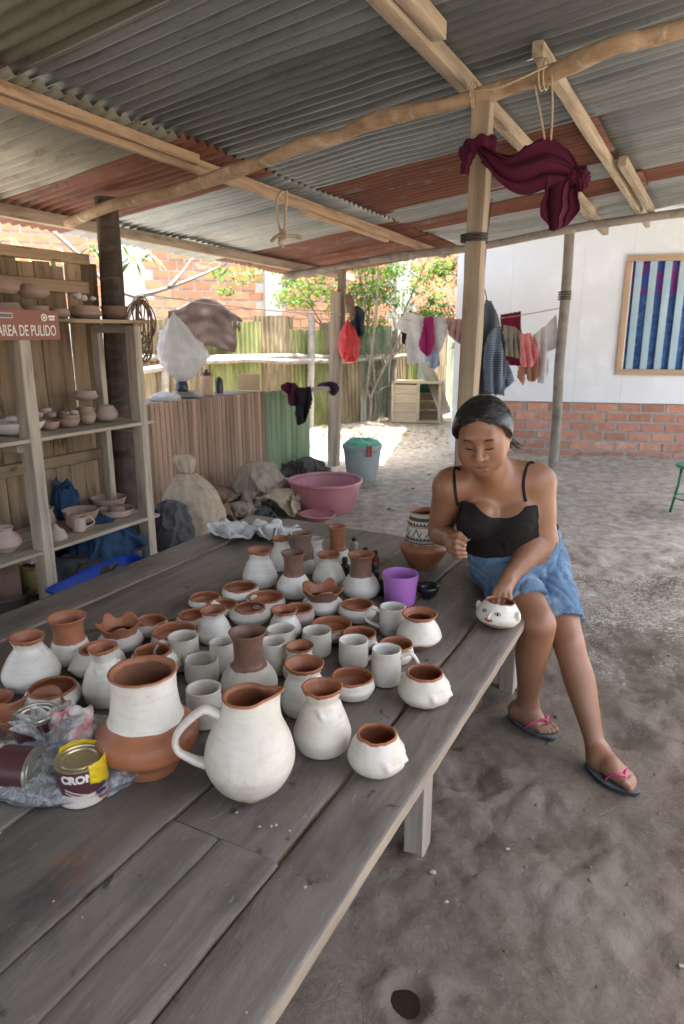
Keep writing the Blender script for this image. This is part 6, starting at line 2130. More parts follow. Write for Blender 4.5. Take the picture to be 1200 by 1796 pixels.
# clear film: a tied bag over the tins
b = MB()
bc = on_z(62, 1412, TZ) + Vector((0, .115, 0))
knot = W(72, 1290, bc.y - .01)
def bag_fn(u, v_):
    th = 2 * math.pi * u
    top_ = v_ ** 1.0
    prof_r = [(0, 1.0), (.12, 1.06), (.35, .95), (.55, .72), (.75, .34), (.86, .12), (.92, .16), (1.0, .34)]
    rr_ = float(np.interp(top_, [q_[0] for q_ in prof_r], [q_[1] for q_ in prof_r]))
    zz = float(np.interp(top_, [0, .12, .86, .92, 1.0], [0.003, .02, knot.z - TZ - .015, knot.z - TZ + .002, knot.z - TZ + .035]))
    fold = 1 + (.05 + .30 * top_ ** 2) * math.sin(th * 9 + 2.5 * math.sin(th * 2) + top_ * 2) * min(1, top_ * 2.5) + .10 * noise.noise(Vector((math.cos(th) * 3, math.sin(th) * 3, top_ * 6)))
    ex, ey = .185, .150
    cx_ = bc.x + (knot.x - bc.x) * top_ + .012
    cy_ = bc.y + (knot.y - bc.y) * top_ + .01
    return Vector((cx_ + ex * rr_ * fold * math.cos(th), cy_ + ey * rr_ * fold * math.sin(th) * (1.0 + .1 * math.sin(th)), TZ + zz + .006 * noise.noise(Vector((math.cos(th) * 5, math.sin(th) * 5, top_ * 9)))))
bag = b.grid(bag_fn, 150, 50).build('plastic_bag', FILM, None, sharp=None)
tag(bag, 'clear knotted plastic bag holding paint tins in the left foreground', 'plastic bag')
YEL = plastic('yellow_wrapper', (0.72, 0.50, 0.02), .35, (0.62, 0.55, 0.35), .66, 8)
REDW = plastic('red_wrapper', (0.50, 0.03, 0.04), .35)
NAVY = plastic('navy_wrapper', (0.02, 0.025, 0.10), .35)
wr = thing('torn_wrapper', 'torn yellow, navy and red wrapper hugging the upright paint tin', 'wrapper', (canc.x, canc.y, TZ))
for (nm, mt, z0, z1, a0, a1, sl_, ro) in (('yellow_film', YEL, .30, 1.10, -.15, 1.35, -.35, 1.06), ('navy_stripe', NAVY, .12, .30, .05, 1.30, -.30, 1.075), ('red_stripe', REDW, .0, .16, .15, 1.35, -.22, 1.08), ('yellow_fold', YEL, 1.02, 1.16, 1.0, 3.6, .0, 1.05)):
    def wf(u, v_):
        a = tca + .42 + a0 + (a1 - a0) * u
        zz = canH * (z0 + (z1 - z0) * v_ - (1 - u) * sl_ * (1 - v_) * .9 + .05 * noise.noise(Vector((u * 5, v_ * 4, z0 * 9))))
        r_ = rc * (ro + .05 * noise.noise(Vector((u * 6 + z0, v_ * 5, 2))) - (.25 * (zz / canH - 1.0) * 2 if zz > canH else 0))
        return (r_ * math.cos(a), r_ * math.sin(a), max(.002, zz))
    ob = place(nm, MB().grid(wf, 30, 12).mesh(nm, mt, sharp=None), wr, local=True)
    ob.modifiers.new('t', 'SOLIDIFY').thickness = .0012
pk = W(110, 1283, canc.y + .05)
ob = MB().grid(lambda u, v_: (pk.x + (u - .5) * .095, pk.y + .03 + .02 * noise.noise(Vector((u * 5, v_ * 5, 1))) + .03 * v_, max(TZ + .004, pk.z - .045 + v_ * .075 * (1 - .5 * abs(u - .6)) + .01 * noise.noise(Vector((u * 6, v_ * 3, 5))))), 20, 12)
ob = ob.build('printed_packet', mat('printed_packet_film', (0.66, 0.62, 0.58), (0.60, 0.05, 0.06), 22, .4, .2, 60, spots=(0.03, 0.04, 0.2), sp_scale=16, sp_lo=.62), None, sharp=None)
ob.modifiers.new('t', 'SOLIDIFY').thickness = .0015
tag(ob, 'small red and white printed packet poking out behind the clear bag', 'packet')

# ================================================================== sacks, basins and buckets on the ground
SACK = cloth_mat('dusty_woven_sack', (0.46, 0.38, 0.28), (0.34, 0.27, 0.19), 260, .85, (0.26, 0.19, 0.13), .6, 5, .5)
SACKG = cloth_mat('dusty_cloth', (0.34, 0.295, 0.23), (0.23, 0.195, 0.15), 260, .9, (0.15, 0.12, 0.09), .6, 5, .5)
SACKB = cloth_mat('brown_sackcloth', (0.24, 0.175, 0.125), (0.15, 0.11, 0.08), 260, .9, (0.10, 0.075, 0.06), .6, 5, .5)
SACKD = cloth_mat('dark_grey_tarp', (0.10, 0.10, 0.10), (0.055, 0.055, 0.058), 200, .7, (0.2, 0.19, 0.17), .62, 5, .5)
def bundle(name, label, cat, c, r, mtl, amp=.22, sc_=1.5, o=0.0, rz=0.0, nn=(110, 70), ext=0.0):
    """A soft heap: ridged folds over a squashed ball resting on the ground."""
    c = Vector(c)
    def wp(p, d):
        x, y, z = d
        q_ = Vector((x * sc_ + o, y * sc_ - o, z * sc_ + .6 * o))
        k = 1 + amp * (folds(q_ * .6, o, .75, 2) - .55) * .6 + ext * noise.noise(q_ * .6)
        return p * k
    rot = Matrix.Rotation(rz, 3, 'Z')
    b = MB().ball((0, 0, 0), r, nn[0], nn[1], rot, wp)
    vs_ = []
    for (x, y, z) in b.v:
        zz = z + c.z
        if zz < .004:
            k = min(1.0, (.004 - zz) / max(r[2], .01))
            zz = .004 + .002 * noise.noise(Vector((x * 20, y * 20, 0)))
        vs_.append((x + c.x, y + c.y, zz))
    b.v = vs_
    ob = b.build(name, mtl, None, sharp=None)
    tag(ob, label, cat)
    return ob
# the tied white sack
q = on_z(337, 942, 0)
sk = MB()
lean = Vector((-.055, .05, 0))
def sack_wp(p, a):
    t = p.z / .60
    f = 1 + .10 * math.exp(-((t - .74) / .12) ** 2) * math.sin(a * 11 + 2 * math.sin(a * 2)) + (.07 * noise.noise(Vector((math.cos(a) * 1.6, math.sin(a) * 1.6, p.z * 5))) + .05 * noise.noise(Vector((math.cos(a) * 4, math.sin(a) * 4, p.z * 9))))
    f += .075 * (folds(Vector((math.cos(a) * .8, math.sin(a) * .8, p.z * 1.6)), 3.0, .9, 3) - .6) * (1 - .4 * t) + .05 * max(0, t - .25) * math.sin(a * 13 + 3 * math.sin(a * 2) + p.z * 6)
    return Vector((p.x * f * 1.08, p.y * f * .85, p.z)) + lean * t * t * 1.6
sprof = cr([(.10, .002), (.20, .010), (.222, .07), (.215, .18), (.185, .29), (.13, .38), (.065, .435), (.048, .455), (.062, .49), (.078, .54), (.06, .575)], 6)
sack = thing('woven_sack', 'bulging dusty white sack tied at the neck beside the shelf rack', 'sack', (q.x, q.y + .12, 0))
place('body', sk.lathe(sprof, 90, sack_wp, close_bot=True, close_top=True).mesh('body', SACK, sharp=None), sack, local=True)
place('tie', MB().tube([Vector((.052 * math.cos(t_ * .5), .045 * math.sin(t_ * .5), .452 + .002 * math.sin(t_))) + lean * .94 for t_ in range(14)], .005, 6).mesh('tie', SACKB, sharp=None), sack, local=True)
q = on_z(292, 975, 0)
bundle('dark_sack', 'dark grey plastic sack slumped behind the rack leg', 'sack', (q.x + .01, q.y + .12, .15), (.16, .15, .20), SACKD, .2, 1.3, 3.0)
q = on_z(450, 905, 0)
cloth_piece('sackcloth_bundle', 'large beige bundle of dusty sackcloth against the partition', 'bundle', BUN_A, SACKG, (q.x + .0, q.y + .26, .02), .5)
cloth_piece('folded_sackcloth', 'brown folded sackcloth between the white sack and the beige bundle', 'bundle', BUN_B.copy(), SACKB, (q.x - .30, q.y + .08, .01), 1.2)
cloth_piece('sackcloth_heap', 'pale sackcloth spilling down at the right of the beige bundle', 'bundle', BUN_B, SACK, (q.x + .16, q.y + .10, .005), -.5)
me_ = BUN_B.copy()
me_.transform(Matrix.Diagonal((.62, .62, .62, 1)))
cloth_piece('grey_sackcloth', 'low heap of grey-brown cloth in front of the beige bundle', 'bundle', me_, SACKG, (q.x - .10, q.y - .06, .005), 2.6)
me_ = BUN_B.copy()
me_.transform(Matrix.Diagonal((.42, .42, .5, 1)))
cloth_piece('black_plastic_lump', 'crumpled dark plastic at the foot of the bundles', 'bundle', me_, SACKD, (q.x + .07, q.y - .09, .004), 1.9)
q = on_z(540, 838, 0)
cloth_piece('dark_tarp', 'crumpled dark tarp behind the pink basin', 'tarpaulin', BUN_B.copy(), SACKD, (q.x - .02, q.y + .02, .005), 4.0)
PINKB = plastic('faded_pink_plastic', (0.42, 0.17, 0.19), .5, (0.45, 0.34, 0.32), .56, 3, .1)
GREYB = plastic('grey_plastic', (0.33, 0.37, 0.36), .5, (0.25, 0.25, 0.23), .6, 4, .1)
def tub(name, label, cat, cx, yrim, yb, wr_, wb_, mtl, lipw=.02, n=56, handles=False, dirt=None):
    f0 = on_z(cx, yb, 0)
    r0 = wb_ / 2 * mpp(f0)
    c0 = f0 + Vector((f0.x, f0.y, 0)).normalized() * r0
    r1 = wr_ / 2 * mpp(c0)
    H = W(cx, yrim, c0.y).z
    t = thing(name, label, cat, (c0.x, c0.y, 0.0))
    wp = lambda p, a: Vector((p.x * (1 + .012 * math.sin(2 * a + 1)), p.y * (1 - .012 * math.sin(2 * a)), p.z + .004 * math.sin(2 * a)))
    place('body', MB().lathe([(0, .002), (r0 * .95, .002), (r0, .012), (r0 + (r1 - r0) * .55, H * .5), (r1 * .965, H * .92), (r1 * .955, H * .92), (r0 * .95, .02), (0, .018)], n, wp).mesh('body', mtl, sharp=40), t, local=True)
    place('rim', MB().lathe(cr([(r1 * .955, H * .90), (r1 * 1.0, H * .90), (r1 * 1.012, H * .95), (r1 * 1.005, H), (r1 * .975, H * 1.005), (r1 * .945, H * .96), (r1 * .945, H * .88)], 3), n, wp).mesh('rim', mtl, sharp=None), t, local=True)
    if dirt:
        place('dried_clay', MB().lathe([(0, H * .28), (r0 * 1.02, H * .28), (r0 * 1.03, H * .27)], n, lambda p, a: Vector((p.x, p.y, p.z + .01 * noise.noise(p * 20)))).mesh('dried_clay', dirt, sharp=None), t, local=True)
    return t, c0, r1, H
tub('pink_basin', 'big round faded pink plastic basin on the earth floor', 'basin', 571, 840, 906, 128, 98, PINKB, dirt=EARTH)
tub('pink_bowl', 'small pink plastic bowl on the ground before the big basin', 'bowl', 557, 900, 918, 65, 30, PINKB)
bk, bc_, br_, bH = tub('grey_bucket', 'grey plastic bucket draped with a green net bag in the yard', 'bucket', 635, 779, 847, 68, 50, GREYB)
NET = plastic('green_net', (0.10, 0.42, 0.30), .6, (0.05, 0.3, 0.2), .5, 20, .4)
ob = MB().grid(lambda u, v_: (lambda a, t: Vector((bc_.x + br_ * (t * .98) * math.cos(a), bc_.y + br_ * (t * .98) * math.sin(a), bH + .015 + .035 * (1 - t ** 3) * (1 + .4 * math.sin(a * 3 + 1)) + .012 * noise.noise(Vector((math.cos(a) * 4, math.sin(a) * 4, t * 5))) - (.05 * max(0, t - .9) * 10 * (.6 + .4 * math.sin(a * 5)) if t > .9 else 0))))(u * 2 * math.pi, v_ * 1.04), 60, 16).build('net_bag', NET, None, sharp=None)
tag(ob, 'green net bag lying over the mouth of the grey bucket', 'net bag')
ob = MB().grid(lambda u, v_: Vector((bc_.x + .04 + .05 * u, bc_.y - br_ * 1.03 - .004 - .004 * math.sin(u * 7), bH + .015 - .11 * v_)), 8, 8).build('red_rag', cloth_mat('red_rag_cloth', (0.38, 0.10, 0.09), (0.28, 0.07, 0.06)), None, sharp=None)
ob.modifiers.new('t', 'SOLIDIFY').thickness = .004
tag(ob, 'small red rag hanging over the rim of the grey bucket', 'rag')
YELB = plastic('stained_yellow_plastic', (0.50, 0.38, 0.16), .5, (0.20, 0.12, 0.06), .55, 6, .1)
yb_, yc, yr, yH = tub('yellow_bucket', 'stained yellow bucket under the shelf rack', 'bucket', 74, 985, 1046, 66, 52, YELB)
place('dried_slip', MB().lathe([(0, yH * .86), (yr * .93, yH * .86)], 30).mesh('dried_slip', plastic('dark_red_slip', (0.09, 0.03, 0.02), .6), sharp=None), yb_, local=True)
BLUE = plastic('blue_plastic', (0.01, 0.06, 0.42), .35, (0.05, 0.12, 0.4), .62)
pa, pb_ = sh(0.56, -1.07, 0), sh(0.52, -0.45, 0)
tray = thing('blue_tray', 'long bright blue plastic tray on the ground between rack and table', 'tray', pa)
dx = (pb_ - pa).normalized()
dy = Vector((-dx.y, dx.x, 0))
tl = (pb_ - pa).length
def tray_ring(z, g):
    out = []
    for i in range(40):
        a = 2 * math.pi * i / 40
        cx_, sy_ = math.cos(a), math.sin(a)
        ex = math.copysign(abs(cx_) ** .4, cx_) * (tl / 2 + g)
        ey = math.copysign(abs(sy_) ** .4, sy_) * (.085 + g) * (1 - .22 * (ex < -.12) )
        out.append(pa + dx * (tl / 2 + ex) + dy * ey + Vector((0, 0, z)))
    return out
rings = [tray_ring(.10, -.035), tray_ring(.17, -.008), tray_ring(.178, .012), tray_ring(.168, .014), tray_ring(.165, -.004), tray_ring(.112, -.03)]
vs_ = [v__ for r_ in rings for v__ in r_]
b = MB()
b.add(vs_, [(k * 40 + i, k * 40 + (i + 1) % 40, (k + 1) * 40 + (i + 1) % 40, (k + 1) * 40 + i) for k in range(5) for i in range(40)] + [tuple(range(39, -1, -1)), tuple(200 + i for i in range(40))])
b.build('tray', BLUE, tray, sharp=50)
MB().box(pa + dx * tl * .5 + Vector((0, 0, .05)), (tl * .5, .08, .098), Matrix((dx, dy, Vector((0, 0, 1)))).transposed()).build('block', MORTAR, tray)
BLUEC = cloth_mat('dusty_blue_cloth', (0.03, 0.065, 0.12), (0.014, 0.035, 0.07), 260, .9, (0.14, 0.17, 0.19), .6, 6)
q = sh(0.22, -0.42, 0)
cloth_piece('blue_cloth_heap', 'dusty blue cloth heaped under the bottom shelf', 'cloth', BUN_A.copy(), BLUEC, (q.x, q.y - .03, .005), 2.0)
q = sh(0.0, -0.48, 0)
bundle('blue_sack', 'blue sack standing behind the bottom shelf against the plank wall', 'sack', (q.x, q.y, .30), (.10, .10, .30), BLUEC, .25, 1.2, 25.0)
q = sh(0.30, -0.62, 0)
cloth_piece('grey_netting', 'grey netting heaped between the bucket and the blue cloth', 'netting', BUN_B.copy(), SACKD, (q.x, q.y, .005), 3.0)
q = on_z(225, 985, 0)
me_ = RAG_ME.copy()
me_.transform(Matrix.Diagonal((.75, .6, .9, 1)))
cloth_piece('pale_plastic_scrap', 'pale crumpled plastic lying at the foot of the dark post', 'plastic', me_, SACK, (q.x + .06, q.y + .02, .003), .3)
f0 = on_z(10, 1075, 0)
tub('dark_basin', 'dark round basin at the left under the shelf rack', 'basin', 14, 1040, 1085, 80, 60, plastic('dark_basin_plastic', (0.06, 0.055, 0.05), .6, (0.14, 0.12, 0.1), .55))
q = sh(0.12, -1.05, 0)
MBx = MB().box((q.x, q.y, .15), (.19, .14, .30), Matrix.Rotation(.5, 3, 'Z')).build('clay_block', CLAY_BROWN, None)
tag(MBx, 'dark block of clay standing left of the yellow bucket', 'clay block')

# ---- things behind and on the partition
cz = .927
def cpt(px, b_, py=690):
    p = on_v(px, py, b_)
    return Vector((p.x, p.y, cz))
BOARD = mat('tan_board', (0.50, 0.34, 0.22), (0.42, 0.28, 0.17), 5, .8, .1, 60)
p = cpt(437, -.50)
ob = MB().box((p.x, p.y, cz + .075), (.22, .012, .15), Matrix.Rotation(-.25, 3, 'Z')).build('tan_board', BOARD, None)
tag(ob, 'small tan board leaning on the counter behind the partition', 'board')
p = cpt(325, -.55)
pl = thing('plate_stack', 'stack of plates on the counter below the hanging white bag', 'plates', (p.x, p.y, cz))
for i, r_ in enumerate((.13, .12, .105)):
    place('plate', MB().lathe([(0, .002), (r_ * .6, .002), (r_, .016), (r_, .02), (r_ * .6, .008), (0, .008)], 30).mesh('plate', CLAY_PINK if i == 2 else plastic('plate%d' % i, (0.4, 0.42, 0.4), .5), sharp=None), pl, Matrix.Translation((0, 0, .015 * i)), local=True)
DKBL = plastic('dark_blue_bag', (0.02, 0.03, 0.06), .3, (0.2, 0.24, 0.3), .62, 12)
p = cpt(320, -.62)
ob = bundle('dark_blue_bag', 'dark blue plastic bag standing among the plates on the counter', 'plastic bag', (p.x, p.y, cz + .075), (.055, .05, .085), DKBL, .3, 1.3, 40.0, nn=(40, 26))
def canister(label, px, b_, h, r, mtl, lidm, name='canister'):
    p = cpt(px, b_)
    t = thing(name, label, 'canister', (p.x, p.y, cz))
    place('body', MB().lathe([(0, .001), (r, .001), (r, h * .7), (r * .92, h * .74), (r * .8, h * .76)], 28, close_top=True).mesh('body', mtl, sharp=40), t, local=True)
    place('lid', MB().lathe([(r * .62, h * .76), (r * .70, h * .78), (r * .66, h * .90), (r * .3, h * .93), (r * .28, h), (0, h)], 24, close_bot=True).mesh('lid', lidm, sharp=40), t, local=True)
    hd_ = [Vector((r * 1.0 * math.cos(t_), 0, h * .72 + r * .9 * math.sin(t_))) for t_ in np.linspace(0, math.pi, 15)]
    place('handle', MB().tube(hd_, .003, 6).mesh('handle', lidm, sharp=None), t, local=True)
canister('tan canister with a black lid on the counter behind the partition', 364, -.52, .22, .052, BOARD, BLK)
canister('small black canister with a wire handle beside the tan canister', 385, -.52, .15, .036, INK, WIRE)
p = cpt(290, -.5)
bundle('white_rag_heap', 'pale rag heaped at the left of the counter', 'rag', (p.x, p.y, cz + .02), (.13, .07, .045), RAG, .3, 1.5, 43.0, nn=(40, 24))
p = cpt(236, -.42)
rp = thing('red_cup', 'small red and yellow cup glimpsed between the rack leg and the dark post', 'cup', (p.x, p.y, cz))
place('body', MB().lathe([(0, 0), (.04, 0), (.05, .03), (.055, .06), (.05, .06), (.0, .02)], 24).mesh('body', REDW, sharp=40), rp, local=True)
place('band', MB().lathe([(.0505, .03), (.054, .035), (.0555, .045), (.054, .046)], 24).mesh('band', YEL, sharp=None), rp, local=True)
# ---- coil of cord on the rack corner, twig and big leaves by the dark post
cd = MB()
rs = random.Random(5)
for k in range(16):
    c0 = on_v(247 + rs.uniform(-6, 6), 522 + rs.uniform(-4, 6), .34)
    pts = [c0]
    w_, h_ = rs.uniform(.05, .13), rs.uniform(.12, .38)
    for t_ in np.linspace(0, math.pi * (1.2 if k % 3 else 2), 9)[1:]:
        pts.append(c0 + DA * (w_ * math.sin(t_) * (1 if k % 2 else -.5)) + Vector((0, 0, -h_ * (1 - math.cos(t_)) / 2)) + DB * rs.uniform(-.02, .02))
    cd.tube(cr(pts, 4), .0042, 6)
ob = cd.build('cord_coil', mat('old_cord', (0.30, 0.21, 0.14), (0.12, 0.08, 0.05), 60, .9, .3, 200, hue=.3), None, sharp=None)
tag(ob, 'tangle of old cord hanging from the upper corner of the rack', 'cord')
LEAF = mat('glossy_green_leaf', (0.10, 0.20, 0.035), (0.06, 0.13, 0.022), 9, .45, .15, 60, hue=.25)
LEAF.node_tree.nodes['Principled BSDF'].inputs['Transmission Weight'].default_value = 0.0
def leaf_tris(m_, p, d, n_, L, w, droop=.25):
    d = Vector(d).normalized()
    s_ = d.cross(Vector(n_)).normalized()
    up_ = s_.cross(d)
    pts = []
    for t in (0, .3, .65, 1.0):
        c_ = Vector(p) + d * (L * t) + Vector((0, 0, -droop * L * t * t))
        ww = w * (0.05 if t in (0, 1.0) else (1.0 if t == .3 else .75))
        pts += [c_ - s_ * ww + up_ * ww * .25, c_, c_ + s_ * ww + up_ * ww * .25]
    f = []
    for i in range(3):
        f += [(3 * i, 3 * i + 1, 3 * i + 4, 3 * i + 3), (3 * i + 1, 3 * i + 2, 3 * i + 5, 3 * i + 4)]
    m_.add(pts, f)
plant = thing('mango_branch', 'leafy branch with long drooping leaves behind the dark post', 'plant', on_z(240, 800, 0))
tw = MB()
stems = [((240, 522, 6.6), (320, 496, 6.9), (400, 462, 7.2)), ((295, 505, 6.8), (318, 480, 6.9), (338, 452, 7.0))]
for st in stems:
    tw.tube(cr([W(*q_) for q_ in st], 6), [.022 - .001 * i for i in range(13)], 8)
tw.tube(cr([W(240, 522, 6.6), W(190, 500, 6.4), W(120, 430, 6.3), W(60, 380, 6.3)], 6), .018, 8)
tw.tube(cr([W(240, 522, 6.6), W(215, 600, 6.6), Vector((W(205, 700, 6.6).x, 6.6, 0.0))], 6), .03, 8)
tw.build('branch', GREY_POLE, plant, sharp=None)
rs = random.Random(9)
clusters = [(96, 437, 6.3, 6), (165, 432, 6.3, 6), (235, 455, 6.4, 9), (262, 448, 6.6, 6), (405, 450, 7.2, 3), (410, 468, 7.2, 2), (310, 500, 6.9, 0), (205, 428, 6.4, 4), (20, 420, 6.3, 5)]
for (cx, cy, Y_, n_) in clusters:
    for k in range(n_):
        lm = MB()
        a = rs.uniform(0, 6.28)
        d_ = (math.cos(a), .35 * math.sin(a), rs.uniform(-.75, .1))
        leaf_tris(lm, (0, 0, 0), d_, (0, -.4, 1), rs.uniform(.14, .24), rs.uniform(.018, .026), .3)
        place('leaf', lm.mesh('leaf', LEAF, sharp=None), plant, Matrix.Translation(W(cx + rs.uniform(-8, 8), cy + rs.uniform(-6, 6), Y_)))

# ================================================================== cloth and bags that hang
def inside(poly, x, y):
    c_ = False
    j = len(poly) - 1
    for i in range(len(poly)):
        xi, yi = poly[i]
        xj, yj = poly[j]
        if (yi > y) != (yj > y) and x < (xj - xi) * (y - yi) / (yj - yi) + xi:
            c_ = not c_
        j = i
    return c_
LN0, LN1 = W(640, 551, 7.45), W(985, 540, 6.46)
LNd = LN1 - LN0
def line_pt(px):
    """Point of the washing line above photo column px (the line hangs in a vertical plane)."""
    d = ray(px, 560)
    n_ = Vector((LNd.y, -LNd.x, 0)).normalized()
    t = (LN0 - EYE).dot(n_) / d.dot(n_)
    return d.y * t
def garment(name, label, cat, poly, mtl, off=0.0, fold=.018, fq=6.0, o=0.0, Y=None, res=.0075, thick=.006, group='clothes on the washing line'):
    xs, ys = [q_[0] for q_ in poly], [q_[1] for q_ in poly]
    x0, x1, y0, y1 = min(xs), max(xs), min(ys), max(ys)
    Yc = (Y or line_pt((x0 + x1) / 2)) + off
    mp = Yc / FPX
    nu, nv = max(6, int((x1 - x0) * mp / res)), max(6, int((y1 - y0) * mp / res))
    def fn(u, v_):
        px, py = x0 + (x1 - x0) * u, y0 + (y1 - y0) * v_
        Yp = (Y or line_pt(px)) + off
        p = W(px, py, Yp)
        k = min(1.0, .25 + v_ * 1.5)
        return p + Vector((0, fold * k * (math.sin(u * fq * 2 * math.pi + 1.5 * math.sin(v_ * 3 + o) + o) + .7 * noise.noise(Vector((u * 4 + o, v_ * 4, o))) * 2), 0))
    ob = MB().grid(fn, nu, nv, keep=lambda u, v_: inside(poly, x0 + (x1 - x0) * u, y0 + (y1 - y0) * v_)).build(name, mtl, None, sharp=None)
    sm = ob.modifiers.new('t', 'SOLIDIFY')
    sm.thickness = thick
    tag(ob, label, cat, group)
    return ob
C = lambda n_, c: cloth_mat(n_, c, tuple(x * .8 for x in c), 300, .9)
WHT, MAG, MAUVE, BURG, KHAKI, PINKC, TANC, BLKC = C('white_cotton', (.74, .74, .76)), C('magenta_cloth', (.33, .03, .14)), C('mauve_cloth', (.42, .28, .28)), C('burgundy_cloth', (.19, .02, .05)), C('khaki_cloth', (.30, .28, .23)), C('pink_cloth', (.75, .27, .27)), C('tan_cloth', (.42, .22, .15)), C('black_cloth', (.02, .02, .022))
GREYJ = C('grey_jersey', (.10, .12, .14))
m, nt, bs = new_mat('striped_denim')
tc = nt.nodes.new('ShaderNodeTexCoord'); sx = nt.nodes.new('ShaderNodeSeparateXYZ')
nt.links.new(tc.outputs['Object'], sx.inputs[0])
stp = mth(nt, 'GREATER_THAN', mth(nt, 'PINGPONG', mth(nt, 'MULTIPLY', sx.outputs[2], 150.0), 1.0), .5)
nt.links.new(mixc(nt, stp, (.05, .07, .11), (.19, .24, .30)), bs.inputs['Base Color'])
bs.inputs['Roughness'].default_value = .9
STRIPE = m
PLAID = C('pale_blue_cloth', (.35, .42, .55))
ln = MB().tube([LN0.lerp(LN1, t) + Vector((0, 0, -.10 * math.sin(math.pi * t))) for t in np.linspace(0, 1, 25)], .004, 6).build('washing_line', ROPE, None, sharp=None)
tag(ln, 'thin washing line strung between two posts of the shed', 'washing line')
garment('black_camisole', 'black strappy camisole at the left end of the washing line', 'shirt', [(704, 552), (722, 545), (722, 556), (716, 590), (712, 606), (705, 600), (706, 575)], BLKC, .05, .01, 2, 1)
garment('white_t_shirt', 'white T-shirt hanging at the left of the washing line', 'T-shirt', [(712, 546), (745, 555), (786, 556), (785, 585), (775, 612), (762, 632), (715, 640), (711, 600), (714, 586), (696, 577), (694, 570)], WHT, 0, .015, 3, 2)
garment('magenta_shirt', 'magenta shirt pinned over the white T-shirt', 'shirt', [(744, 556), (760, 555), (762, 600), (757, 618), (750, 626), (737, 614), (736, 600), (741, 580)], MAG, -.05, .015, 2, 3)
garment('blue_shorts', 'pale blue checked shorts hanging below the white T-shirt', 'shorts', [(752, 620), (770, 616), (772, 640), (764, 648), (753, 645)], PLAID, -.04, .01, 2, 4)
garment('mauve_cloth', 'mauve cloth on the line beside the wooden post', 'cloth', [(784, 558), (815, 560), (815, 608), (800, 598), (788, 588), (785, 575)], MAUVE, -.02, .02, 3, 5)
garment('burgundy_towel', 'flat burgundy towel hung behind the khaki shorts', 'towel', [(878, 552), (914, 546), (915, 642), (888, 640), (880, 600)], BURG, .16, .01, 2, 6)
garment('khaki_shorts', 'crumpled khaki shorts on the washing line', 'shorts', [(884, 570), (902, 573), (918, 586), (918, 604), (910, 628), (888, 624), (884, 600)], KHAKI, .0, .02, 4, 7)
garment('pink_blouse', 'bright pink blouse on the washing line', 'shirt', [(912, 586), (932, 584), (936, 600), (945, 618), (936, 643), (920, 644), (912, 636), (914, 606)], PINKC, -.03, .02, 3, 8)
garment('tan_bra', 'tan bra hanging below the pink blouse', 'bra', [(936, 590), (942, 600), (947, 630), (945, 658), (936, 670), (926, 668), (923, 650), (922, 668), (916, 676), (908, 662), (912, 640), (930, 640), (938, 625)], TANC, .03, .02, 3, 9)
garment('white_blouse', 'white sleeved blouse at the right end of the washing line', 'blouse', [(936, 588), (960, 568), (976, 551), (979, 590), (980, 606), (962, 618), (964, 650), (955, 672), (945, 672), (938, 640)], WHT, .04, .018, 3, 10)
jk = garment('grey_jacket', 'grey hooded top hanging in folds right behind the wooden post', 'jacket', [(852, 526), (862, 528), (872, 552), (885, 590), (886, 640), (884, 694), (866, 690), (850, 694), (838, 694), (838, 600), (843, 560)], GREYJ, 0, .03, 2, 11, Y=5.6, group='clothes hung behind the post')
garment('striped_sleeve_shirt', 'striped blue shirt with turned denim cuff hanging over the grey top', 'shirt', [(866, 575), (876, 574), (882, 620), (882, 672), (872, 694), (852, 684), (848, 640), (850, 608), (857, 586)], STRIPE, 0, .02, 2, 12, Y=5.48, group='clothes hung behind the post')
garment('striped_hem', 'corner of a striped cloth sticking out beside the grey top', 'cloth', [(884, 634), (890, 632), (903, 668), (884, 684)], STRIPE, 0, .01, 1, 13, Y=5.62, group='clothes hung behind the post')
hk = W(854, 526, 5.6)
ob = MB().tube(cr([hk, W(851, 510, 5.6), W(846, 488, 5.6), rf((Vector((hk.x, hk.y, 0)) - P0).dot(DB), (Vector((hk.x, hk.y, 0)) - P0).dot(DA), -.02)], 5), .004, 6).build('hanger_cord', WIRE, None, sharp=None)
tag(ob, 'dark cord from which the grey hooded top hangs', 'cord')
